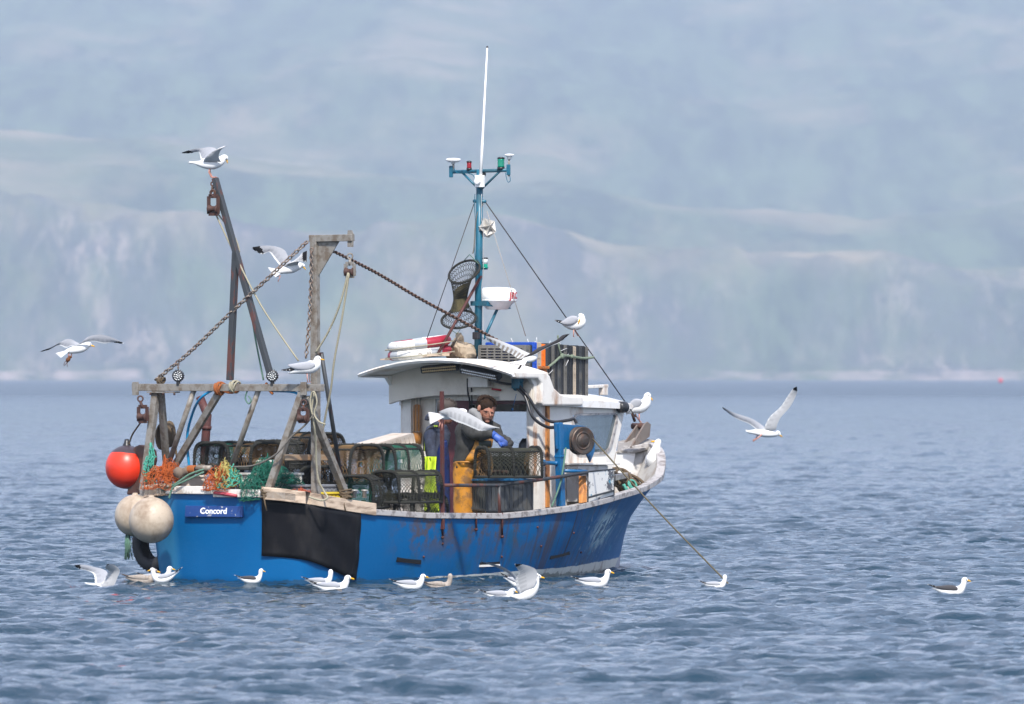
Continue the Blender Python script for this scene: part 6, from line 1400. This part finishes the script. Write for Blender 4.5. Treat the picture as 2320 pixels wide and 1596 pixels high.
# 7 on the crates
z = Zc(1900, 1180, 3.8); q = gull_start(bY(5.6, -.45))
gbody(q, z, 3.8, [(1300, 415, 12), (1370, 440, 45), (1450, 455, 75), (1540, 440, 98), (1605, 410, 84), (1618, 360, 58), (1612, 325, 46), (1600, 330, 40), (1585, 350, 14)], n=30)
gbill(q, z, 3.8, (1588, 385), (1570, 442), 13, dy=-.06, eye=(1610, 360)); legs(q, z, 3.8, [([(1500, 530), (1498, 640)], -.02), ([(1512, 530), (1565, 628)], .04)], 9, 22)
for d in (-1, 1): blade(q, z, 3.8, [(1560, 350, 25), (1500, 375, 62), (1430, 400, 62), (1360, 420, 40), (1310, 415, 12)], iG, (d * .075, d * .04)); blade(q, z, 3.8, [(1360, 430, 25), (1290, 408, 22), (1213, 388, 8)], iK, d * .03, tips=d < 0)
gull_end(q, 'gull standing on the roof trays with its head bowed to preen')
# 8 on the bow roller
z = Zc(2150, 1500, 2.4545); q = gull_start(bY(7.0, .30))
gbody(q, z, 2.4545, [(868, 390, 4), (900, 360, 26), (950, 330, 50), (1010, 315, 62), (1058, 280, 56), (1075, 235, 40), (1078, 208, 34), (1092, 205, 28), (1110, 215, 12)])
gbill(q, z, 2.4545, (1104, 222), (1132, 250), 9, eye=(1092, 200)); legs(q, z, 2.4545, [([(998, 375), (1000, 455)], -.01), ([(960, 380), (965, 400), (1010, 465)], .03)], 7, 16)
for d in (-1, 1): blade(q, z, 2.4545, [(1020, 255, 15), (980, 275, 45), (930, 305, 40), (870, 375, 8)], iG, (d * .07, d * .02))
gull_end(q, 'gull perched on the bow roller ahead of the wheelhouse window')
# 9 on the bow rail, facing the viewer
z = Zc(2150, 1500, 2.4545); q = gull_start(bY(7.75, -.27))
gbody(q, z, 2.4545, [(1105, 915, 15), (1118, 890, 45), (1135, 845, 72), (1148, 795, 66), (1162, 740, 48), (1172, 700, 36), (1180, 668, 34), (1180, 645, 30), (1176, 632, 10)], wide=1.0)
gbill(q, z, 2.4545, (1152, 655), (1113, 656), 9, eye=(1168, 648)); legs(q, z, 2.4545, [([(1108, 905), (1117, 985)], -.02), ([(1162, 900), (1166, 990)], .0)], 8, 28)
blade(q, z, 2.4545, [(1108, 775, 12), (1082, 810, 22), (1066, 865, 14), (1060, 880, 4)], iG, .01); blade(q, z, 2.4545, [(1198, 790, 10), (1212, 820, 14), (1210, 860, 8)], iG, .01)
gull_end(q, 'gull standing on the curved bow rail with its bill turned left')
# 10 flying right
z = Zc(2750, 1500, 3.867); q = gull_start(96.5)
gbody(q, z, 3.867, [(900, 870, 6), (960, 880, 24), (1060, 888, 44), (1180, 902, 62), (1290, 906, 62), (1365, 905, 52), (1400, 908, 42), (1425, 922, 24), (1438, 932, 10)]); fan(q, z, (1040, 880), (888, 850), (950, 910), nfe=7)
gbill(q, z, 3.867, (1425, 932), (1466, 962), 12, eye=(1414, 900))
openwing(q, z, [(1230, 850), (1150, 775), (1000, 680), (850, 628), (700, 578), (535, 492)], [(1130, 870), (1070, 845), (950, 755), (800, 695), (680, 628), (545, 522)], 'top', .04, .3, tipw=.88)
openwing(q, z, [(1362, 860), (1430, 680), (1590, 490), (1690, 290), (1690, 178)], [(1180, 850), (1270, 660), (1440, 500), (1560, 320), (1650, 195)], 'under', -.04, -.3, tipw=.80)
legs(q, z, 3.867, [([(1150, 925), (1080, 985), (1010, 1030)], -.03), ([(1085, 930), (1060, 985), (1010, 1015)], .03)], 10, 12, web=False)
gull_end(q, 'gull flying over the sea right of the bow with steeply raised wings')
# 11 left swimmer with wings up
def seaY(py): return CAMH * FP / (py - HOR)
def water(q): return
z = Zc(250, 2180, 1.856); q = gull_start(seaY(1334))
gbody(q, z, 1.856, [(165, 282, 3), (200, 293, 10), (260, 308, 20), (320, 318, 24), (380, 320, 22), (405, 312, 20), (425, 310, 17), (440, 316, 8)]); gbill(q, z, 1.856, (438, 316), (462, 324), 5)
openwing(q, z, [(330, 300), (330, 200), (230, 163), (150, 148), (85, 150)], [(245, 305), (238, 225), (195, 195), (130, 178), (98, 165)], 'top', .04, .2, tipw=.70)
openwing(q, z, [(380, 315), (405, 250), (425, 190), (385, 150), (330, 142)], [(275, 315), (325, 235), (345, 195), (325, 180), (320, 165)], 'under', -.04, -.2, tipw=.88)
gull_end(q, 'leftmost gull on the water dipping its head with both wings raised')
# swimmers
def swim(label, px, py, Lp, d=1, head='side', kind='adult', hd=0, neck=1.0, tailup=0, Yoff=0):
    """body centre px, waterline py, length Lp in photo px; d=+1 faces right"""
    Lp *= 1.08; q = gull_start(seaY(py) + Yoff); z = lambda x, y: (px + d * x * Lp, py - y * Lp); sc = 1 / 1.7655 / Lp * 1.0
    q['s'] = FP / q['Y']; SC_ = 1 / (1.7655 * Lp)
    mi = iJ if kind == 'juv' else iW; back = {'adult': iG, 'dark': iD, 'juv': iJ}[kind]; tip = iB if kind == 'juv' else iK
    if head == 'tuck': sp = [(-.40, .12, .006), (-.28, .10, .04), (-.1, .05, .10), (.08, .03, .13), (.22, .06, .12), (.29, .12, .085), (.32, .17, .07), (.36, .19, .055), (.41, .17, .02)]; bill = ((.40, .17), (.46, .13)); ey = (.37, .20)
    elif head == 'away': sp = [(-.40, .12, .006), (-.28, .10, .04), (-.1, .05, .10), (.08, .03, .13), (.22, .06, .12), (.30, .14, .08), (.335, .24, .062 * 1.05), (.34, .31 * neck, .068), (.34, .365 * neck, .03)]; bill = None; ey = None
    else: sp = [(-.40, .12, .006), (-.28, .10, .04), (-.1, .05, .10), (.08, .03, .13), (.22, .06, .12), (.30, .14, .08), (.335, .22, .062), (.35, .30 * neck, .066), (.385, .31 * neck, .052), (.425, .295 * neck, .022)]; bill = ((.42, .297 * neck), (.50, .27 * neck)); ey = (.395, .325 * neck)
    sp = [(x, y + max(0, -x) * tailup, r) for x, y, r in sp]
    gbody(q, z, SC_, sp, iW if kind != 'juv' else iJ, wide=.95, n=30)
    if kind == 'juv':
        q['mb'].cm = iW; 
    if bill: gbill(q, z, SC_, bill[0], bill[1], .022, eye=ey)
    for s_ in (-1, 1):
        w = .115 * Lp / q['s']
        blade(q, z, SC_, [(.20, .10, .03), (.10, .115, .07), (-.05, .125 + .05 * tailup, .065), (-.20, .135 + .2 * tailup, .04), (-.31, .15 + .3 * tailup, .012)], back, (s_ * w, s_ * w * .45)); blade(q, z, SC_, [(-.18, .12 + .2 * tailup, .028), (-.34, .16 + .34 * tailup, .022), (-.50, .215 + .5 * tailup, .006)], tip, s_ * .018, tips=(s_ < 0 and kind != 'juv'))
    zs = sea_z(P2W(px, py, q['Y']).x, q['Y']); wx_ = P2W(px, py, q['Y']).x; zf = max(sea_z(wx_ + a_, q['Y'] - b_) for a_ in (-.12, 0, .12) for b_ in (.15, .4, .7, 1.1, 1.6)); dz = zs + .003 + .5 * max(0, zf - zs) - P2W(px, py, q['Y']).z
    q['mb'].v = [(v[0], v[1], v[2] + dz) for v in q['mb'].v]
    return gull_end(q, label)
swim('mottled brown young gull swimming behind the left pair, its body mostly hidden', 318, 1331, 84, 1, 'side', 'juv', neck=.9, Yoff=.2)
swim('white-headed gull swimming left of the hull with its bill to the left', 374, 1331, 74, -1, 'side', 'adult', tailup=.35)
swim('gull whose head rises behind the left-facing one, bill to the right', 352, 1326, 84, 1, 'side', 'adult', Yoff=.4)
swim('dark-backed gull swimming below the name board', 566, 1334, 66, 1, 'side', 'dark', neck=1.15)
swim('gull facing away, head up, just left of the black sheet corner', 722, 1332, 74, 1, 'away', 'adult', neck=1.15, Yoff=.3)
swim('larger grey-backed gull swimming in front, below the black sheet', 750, 1340, 98, 1, 'side', 'adult', neck=.88)
swim('gull swimming right below the first scupper', 926, 1336, 84, 1, 'side', 'adult', neck=.9)
swim('mottled young gull facing away beside the first scupper pair', 992, 1334, 76, 1, 'away', 'juv', neck=1.1, Yoff=.2)
swim('gull half hidden behind the wing-raising one', 1182, 1334, 96, 1, 'side', 'adult', neck=.75, tailup=.25, Yoff=.35)
swim('gull swimming close in front of the wing-raising one, head tucked low', 1130, 1362, 86, 1, 'tuck', 'adult')
swim('gull swimming right under the white bow waterline', 1342, 1331, 92, 1, 'side', 'adult')
swim('gull facing away where the hauling line meets the sea', 1618, 1336, 66, 1, 'away', 'adult', neck=1.1)
swim('black-backed gull swimming alone at the far right', 2150, 1350, 92, 1, 'side', 'dark', neck=1.0)
# 20 standing up in the water with raised wings
z = Zc(1450, 2100, 2.9); q = gull_start(seaY(1366))
gbody(q, z, 2.9, [(1715, 825, 6), (1765, 832, 24), (1840, 840, 48), (1925, 800, 74), (1985, 725, 62), (2008, 660, 44), (2014, 610, 36), (2020, 590, 32), (2034, 598, 22), (2040, 608, 8)]); gbill(q, z, 2.9, (2034, 606), (2048, 640), 10, eye=(2030, 590))
openwing(q, z, [(1990, 720), (2028, 600), (2010, 520), (1940, 482), (1860, 460), (1765, 452)], [(1830, 790), (1790, 700), (1785, 620), (1815, 560), (1800, 510), (1772, 480)], 'under', -.05, -.2, tipw=.80)
openwing(q, z, [(1880, 680), (1790, 600), (1650, 500), (1500, 450), (1365, 424)], [(1850, 740), (1780, 650), (1700, 570), (1560, 495), (1372, 432)], 'top', .05, .3, tipw=.86)
legs(q, z, 2.9, [([(1850, 870), (1848, 890), (1865, 940)], -.03), ([(1900, 850), (1900, 880), (1925, 940)], .03)], 7, 8, web=False)
gull_end(q, 'gull rising from the water with both wings held high, near the second scupper')

# ------------------------------------------------------------------ the crew
def cloth(name, col, dirt=None, amt=.6, rough=.8, scale=9, b=.5): return mat(name, col, rough, dirt=dirt, amt=amt, scale=scale, bmp=b, bscale=14, lo=.48, hi=.6)
SKIN = mat('skin', (.30, .135, .085), .5, dirt=(.34, .09, .06), amt=.3, scale=20); HAIRB = mat('brown_hair', (.030, .018, .012), .95, bmp=.8, spec=.1, bscale=90); HAIRG = mat('dark_hair', (.05, .038, .032), .75, bmp=.6, bscale=90)  # skin base darkened to carry the shade on the face
JK = cloth('charcoal_jacket', (.028, .028, .026), (.02, .02, .02)); OR = cloth('orange_oilskin', (.50, .21, .02), (.13, .07, .03), .8, .45, 7); GLV = cloth('blue_glove', (.02, .08, .36), (.05, .06, .1), .5, .5); HB = cloth('navy_hoodie', (.035, .045, .075), (.02, .02, .03)); BB = cloth('blue_bib', (.008, .022, .11), (.01, .01, .02), .6, .5); GLB = cloth('dark_glove', (.03, .03, .03)); HOOD = cloth('grey_hood', (.20, .20, .20)); DARKR = mat('dark_lip', (.22, .07, .05), .5); STUB = mat('stubble', (.13, .06, .04), .8); YL = mat('lime_strap', (.35, .50, .02), .6)
PATCH = mat('green_patch', (.04, .05, .04), .6)
def pers(Y, sc, ox, oy):
    z = Zc(ox, oy, sc); s_ = FP / Y * 1.7655 * sc       # zoom px per metre
    def P_(x, y, d=0): return P2W(*z(x, y), Y + d)
    def lf(mb, L_, n=18, seg=18, wide=.8):
        """L_: (x, y, d, half width px, depth factor)"""
        I = interp([(a[0], a[1], a[2]) for a in L_], n); Rr = interp([(a[3], a[4] if len(a) > 4 else wide, 0) for a in L_], n); W_ = [P_(p[0], p[1], p[2]) for p in I]; rings = []
        for i, p in enumerate(W_):
            t = (W_[min(i + 1, n - 1)] - W_[max(i - 1, 0)]).normalized(); d_ = Vector((0, 1, 0)); d_ = (d_ - t * d_.dot(t)).normalized(); u = t.cross(d_); r = Rr[i][0] / s_
            rings.append([p + u * math.cos(a) * r + d_ * math.sin(a) * r * Rr[i][1] for a in [2 * math.pi * k / seg for k in range(seg)]])
        mb.loft(rings)
    return P_, lf, s_
def wrinkle(mb, a, f, seed=0):
    for i, v in enumerate(mb.v):
        v = Vector(v); mb.v[i] = tuple(v + mnoise.noise_vector(v * f + Vector((seed, 0, 0))) * a + mnoise.noise_vector(v * f * 2.7 + Vector((0, seed, 0))) * a * .4)
# man in orange bib trousers
Y1 = 97.55; P_, lf, s_ = pers(Y1, 2.9, 1650, 1550)
m1 = thing('person', 'man in a dark jacket and orange bib trousers bending over a creel', 'person', tuple(BMI @ P_(640, 2000)))
E = Matrix.Rotation(R(0), 3, 'Y')
mb = MB()
def el(mb, x, y, d, rx, rz, ry=None, rot=0, seg=18, rings=12): mb.ell(P_(x, y, d), (rx / s_, (ry if ry is not None else rx) / s_, rz / s_), seg, rings, Matrix.Rotation(R(rot), 3, 'Y'))
lf(mb, [(700, 430, 0, 80, .9), (745, 370, 0, 70, .9), (790, 320, 0, 68, .95), (830, 290, 0, 92, .85), (850, 250, 0, 108, .88), (858, 205, 0, 112, .9), (862, 160, 0, 100, .9), (866, 120, 0, 60, .9), (868, 108, 0, 8, .9)], 26, 20)
lf(mb, [(862, 240, -.03, 70, .9), (868, 290, -.035, 76, .9), (868, 335, -.04, 68, .9), (856, 372, -.04, 52, .85), (848, 398, -.04, 30, .8), (845, 406, -.04, 6, .8)], 16, 18)
lf(mb, [(888, 270, -.100, 6), (898, 300, -.108, 9), (906, 325, -.116, 12), (902, 338, -.112, 10), (897, 344, -.108, 4)], 10, 10, .9)     # nose
el(mb, 772, 240, -.10, 20, 36, 10, 10); el(mb, 850, 272, -.095, 30, 9, 14, 18); el(mb, 925, 285, -.085, 24, 8, 14, 18); el(mb, 868, 395, -.10, 26, 20, 22)
el(mb, 858, 325, -.08, 30, 26, 18); el(mb, 925, 322, -.07, 16, 22, 18)
# left hand, holding the creel (wrist, palm, five fingers) inside the glove
build('body', mb, SKIN, m1, frame=ID4)
mb = MB(); el(mb, 855, 292, -.115, 9, 4, 4, 15); el(mb, 918, 302, -.105, 8, 4, 4, 15); build('eyes', mb, GE, m1, frame=ID4)
mb = MB(); lf(mb, [(834, 280, -.108, 3), (855, 272, -.116, 5), (878, 280, -.112, 2), (900, 287, -.110, 2), (922, 285, -.104, 5), (940, 298, -.094, 2)], 12, 8)
lf(mb, [(838, 372, -.115, 3), (862, 358, -.13, 8), (892, 360, -.125, 8), (905, 372, -.11, 3)], 10, 8); lf(mb, [(866, 352, -.042, 67, .86), (857, 378, -.042, 54, .86), (848, 402, -.042, 32, .82), (845, 412, -.042, 6, .8)], 10, 18); build('facial_hair', mb, STUB, m1, frame=ID4)
mb = MB(); lf(mb, [(850, 378, -.118, 2), (870, 376, -.122, 5), (890, 380, -.115, 2)], 8, 8); build('mouth', mb, DARKR, m1, frame=ID4)
mb = MB(); rd = random.Random(2)
lf(mb, [(768, 318, .03, 26, 1.1), (785, 275, .03, 58, 1.15), (815, 235, .025, 96, 1.1), (850, 200, .008, 118, 1.0), (864, 155, .005, 116, .94), (874, 120, 0, 88, .92), (880, 100, 0, 44, .9), (882, 92, 0, 6, .9)], 22, 22); wrinkle(mb, .010, 42, 4)
for k in range(420):
    a = rd.uniform(-2.9, .25); rr = rd.uniform(.75, 1.0); x = 860 + 112 * math.cos(a) * rr; y = 195 + 96 * math.sin(a) * rr; d = -.10 * math.sqrt(max(0, 1 - rr * rr)) * rd.choice((-1, 1)) - .02
    p = P_(x, y, d); c0 = P_(855, 200, 0); dr = (p - c0).normalized(); mb.tube([p - dr * .01, p + dr * rd.uniform(.003, .011) + Vector((rd.uniform(-.008, .010), 0, rd.uniform(-.006, .006)))], [.0045, .0012], 4)
build('hair', mb, HAIRB, m1, frame=ID4)
mb = MB()
lf(mb, [(640, 930, .0, 150, .85), (632, 860, .0, 152, .85), (640, 780, 0, 158, .85), (665, 680, 0, 180, .8), (700, 580, 0, 205, .75), (725, 490, 0, 212, .72), (745, 420, 0, 175, .75), (765, 370, 0, 115, .8), (775, 345, 0, 88, .85)], 26, 26)
lf(mb, [(640, 440, -.10, 60), (650, 480, -.15, 84), (700, 525, -.20, 80), (780, 545, -.25, 66), (860, 545, -.27, 56), (925, 540, -.28, 46)], 18, 18, .95)
lf(mb, [(860, 430, .08, 70), (960, 480, .06, 66), (1010, 560, .02, 52), (1040, 600, 0, 40)], 12, 14, .9)
wrinkle(mb, .02, 11, 1); jk = build('jacket', mb, JK, m1, frame=ID4)
mb = MB(); lf(mb, [(680, 345, -.02, 40), (700, 300, -.03, 60), (735, 300, -.06, 45), (770, 350, -.10, 36), (790, 400, -.12, 26), (840, 440, -.12, 16)], 16, 12); wrinkle(mb, .008, 20); build('hood', mb, HOOD, m1, frame=ID4)
mb = MB()
lf(mb, [(615, 2010, 0, 75, .9), (605, 1700, 0, 100, .9), (600, 1500, 0, 118, .9), (595, 1300, 0, 124, .95), (592, 1150, 0, 122, 1.0), (610, 1020, 0, 140, .95), (628, 940, 0, 152, .9), (632, 880, 0, 158, .9), (632, 862, 0, 156, .88)], 30, 26)
lf(mb, [(760, 2010, .2, 70, .9), (770, 1700, .2, 95, .9), (740, 1400, .16, 105, .9), (690, 1100, .1, 105, .9)], 16, 18)
bibL = [(600, 862), (640, 800), (680, 740), (715, 670), (740, 600)]; bibR = [(782, 862), (820, 800), (880, 740), (925, 680), (938, 602)]
rows = []
for a, b_ in zip(bibL, bibR): rows.append([P_(a[0] + (b_[0] - a[0]) * k / 8, a[1] + (b_[1] - a[1]) * k / 8, -.155 - .035 * math.sin(math.pi * k / 8) + .11 * max(0, k / 8 - .6)) for k in range(9)])
mb.grid(rows); wrinkle(mb, .010, 10, 3); tr_ = build('bib_trousers', mb, OR, m1, frame=ID4, solid=.004)
mb = MB(); mb.add([P_(768, 617, -.222), P_(914, 620, -.20), P_(912, 690, -.205), P_(772, 690, -.222)], [(0, 1, 2, 3)]); build('patch', mb, PATCH, tr_, frame=ID4, solid=.004)
mb = MB(); lf(mb, [(480, 868, -.02, 8), (560, 866, -.15, 10), (640, 866, -.172, 10), (720, 866, -.165, 10), (778, 866, -.12, 8)], 16, 8, .6); build('waist_seam', mb, mat('orange_seam', (.40, .17, .02), .5), tr_, frame=ID4)
def glove(mbg, wr, palm, d0, d1, L_=70, rr=15, ang=35, sgn=1):
    lf(mbg, [(wr[0], wr[1], d0, 50), ((wr[0] * 2 + palm[0]) / 3, (wr[1] * 2 + palm[1]) / 3, d0, 47), ((wr[0] + palm[0]) / 2, (wr[1] + palm[1]) / 2, (d0 + d1) / 2, 42), (palm[0], palm[1], d1, 48), (palm[0] + 18, palm[1] + 14, d1, 44), (palm[0] + 34, palm[1] + 26, d1, 26)], 16, 16, .75)
    for k, (o_, l_) in enumerate(((-30, .85), (-10, 1.0), (10, .97), (28, .78))):
        bx, by = palm[0] + 22 - o_ * .55, palm[1] + 20 + o_ * .6; l2 = L_ * l_
        lf(mbg, [(bx - 8, by - 8, d1 - .01, rr), (bx + l2 * .38, by + l2 * .22, d1 - .02 - .004 * k, rr), (bx + l2 * .55, by + l2 * .58, d1 - .015, rr * .9), (bx + l2 * .50, by + l2 * .92, d1, rr * .75), (bx + l2 * .48, by + l2 * 1.0, d1, rr * .3)], 12, 10, 1)
    lf(mbg, [(palm[0] - 20, palm[1] + 20, d1 - .02, rr * 1.1), (palm[0] - 5, palm[1] + 48, d1 - .035, rr), (palm[0] + 14, palm[1] + 66, d1 - .03, rr * .85), (palm[0] + 22, palm[1] + 72, d1 - .03, rr * .3)], 10, 10, 1)
mb = MB(); glove(mb, (915, 540), (1020, 615), -.28, -.30, 74, 17); wrinkle(mb, .004, 22); build('glove', mb, GLV, m1, frame=ID4)
mb = MB(); glove(mb, (1045, 590), (1100, 620), .0, -.05, 50, 14); build('glove', mb, GLB, m1, frame=ID4)
mb = MB(); lf(mb, [(600, 1990, 0, 80), (610, 2020, -.04, 85), (640, 2032, -.10, 60)], 8, 12); lf(mb, [(760, 1990, .2, 75), (775, 2020, .16, 80), (810, 2032, .10, 60)], 8, 12); build('boots', mb, M_BLACK, m1, frame=ID4)
# younger man in blue
Y2 = 97.95; P_, lf, s_ = pers(Y2, 2.9, 1650, 1550)
def el(mb, x, y, d, rx, rz, ry=None, rot=0, seg=18, rings=12): mb.ell(P_(x, y, d), (rx / s_, (ry if ry is not None else rx) / s_, rz / s_), seg, rings, Matrix.Rotation(R(rot), 3, 'Y'))
m2 = thing('person', 'younger man in a navy hoodie and blue bib trousers, head bowed behind the passing gull', 'person', tuple(BMI @ P_(330, 2000)))
mb = MB()
lf(mb, [(300, 470, 0, 70), (320, 420, 0, 62), (350, 370, 0, 66), (380, 320, 0, 92), (395, 270, 0, 98), (402, 220, 0, 98), (406, 170, 0, 70), (408, 152, 0, 8)], 24, 18, .88)
lf(mb, [(410, 300, -.02, 66), (418, 350, -.02, 60), (414, 395, -.02, 42), (410, 418, -.02, 24), (408, 426, -.02, 5)], 14, 16, .9)
lf(mb, [(455, 320, -.03, 10), (470, 350, -.035, 14), (462, 370, -.03, 9)], 8, 8, .9); el(mb, 350, 300, -.085, 16, 28, 8)
lf(mb, [(232, 850, -.18, 44), (236, 880, -.18, 40)], 6, 12)
build('body', mb, SKIN, m2, frame=ID4)
mb = MB(); el(mb, 440, 395, -.04, 14, 5, 10, 20); build('mouth', mb, DARKR, m2, frame=ID4)
mb = MB(); lf(mb, [(330, 330, .02, 40), (355, 280, .01, 84), (385, 235, 0, 112), (405, 195, 0, 114), (415, 160, 0, 88), (420, 138, 0, 36), (421, 132, 0, 5)], 20, 20, .92)
for k in range(160):
    a = rd.uniform(-2.9, .1); rr = rd.uniform(.75, 1.0); x = 405 + 108 * math.cos(a) * rr; y = 212 + 78 * math.sin(a) * rr; d = -.09 * math.sqrt(max(0, 1 - rr * rr)) * rd.choice((-1, 1)); p = P_(x, y, d); dr = (p - P_(400, 240)).normalized()
    mb.tube([p - dr * .01, p + dr * rd.uniform(.008, .02)], [.0045, .0012], 4)
build('hair', mb, HAIRG, m2, frame=ID4)
mb = MB()
lf(mb, [(290, 960, .0, 110), (282, 860, 0, 118), (278, 740, 0, 130), (285, 620, 0, 142), (300, 520, 0, 140), (315, 460, 0, 105), (325, 420, 0, 72)], 22, 22, .85)
lf(mb, [(225, 470, -.10, 52), (205, 560, -.14, 68), (208, 660, -.16, 64), (222, 760, -.18, 58), (230, 840, -.18, 54), (232, 868, -.18, 50)], 18, 16, .95)
lf(mb, [(165, 380, -.02, 26), (180, 340, -.02, 34), (220, 330, -.06, 34), (250, 400, -.10, 36), (300, 440, -.12, 30)], 14, 12)
wrinkle(mb, .010, 10, 5); build('hoodie', mb, HB, m2, frame=ID4)
mb = MB()
lf(mb, [(345, 2010, 0, 70), (348, 1700, 0, 84), (345, 1400, 0, 88), (340, 1150, 0, 92), (335, 960, -.02, 100), (345, 800, -.06, 82), (360, 680, -.10, 56), (365, 620, -.12, 40)], 26, 20, .95); lf(mb, [(260, 2010, .12, 70), (262, 1600, .12, 85), (275, 1200, .08, 90), (290, 980, .0, 100)], 16, 16, .9)
wrinkle(mb, .008, 12, 7); bt2 = build('bib_trousers', mb, BB, m2, frame=ID4)
mb = MB(); lf(mb, [(330, 470, -.15, 8), (250, 455, -.17, 16), (175, 500, -.16, 15), (140, 560, -.13, 13), (132, 740, -.10, 10)], 24, 10, .35); build('strap', mb, M_BLACK, bt2, frame=ID4)
mb = MB(); lf(mb, [(175, 520, -.175, 4), (146, 570, -.15, 6), (140, 740, -.12, 5)], 16, 8, .5); build('strap_lettering', mb, YL, bt2, frame=ID4)
tm = text_mesh('INE', 22 / s_ * 1.25, Matrix.Translation(P_(268, 447, -.205)) @ Matrix.Rotation(R(90), 4, 'X') @ Matrix.Rotation(R(180), 4, 'Z'), .001, bold=.0012); build('lettering', tm, YL, bt2, frame=ID4)
mb = MB(); lf(mb, [(232, 860, -.18, 54), (230, 920, -.18, 56), (238, 980, -.17, 50), (248, 1020, -.16, 40)], 12, 14)
for k in range(4): lf(mb, [(225 + 14 * k, 1000, -.17 - .012 * k, 13), (236 + 14 * k, 1050, -.17 - .012 * k, 13), (242 + 12 * k, 1085, -.16, 11), (243 + 11 * k, 1095, -.16, 4)], 10, 8, 1)
lf(mb, [(270, 960, -.19, 15), (285, 1000, -.20, 14), (288, 1030, -.20, 5)], 8, 8, 1); build('glove', mb, GLB, m2, frame=ID4)
mb = MB(); lf(mb, [(345, 1990, 0, 75), (352, 2020, -.04, 80), (385, 2030, -.10, 55)], 8, 12); build('boots', mb, M_BLACK, m2, frame=ID4)
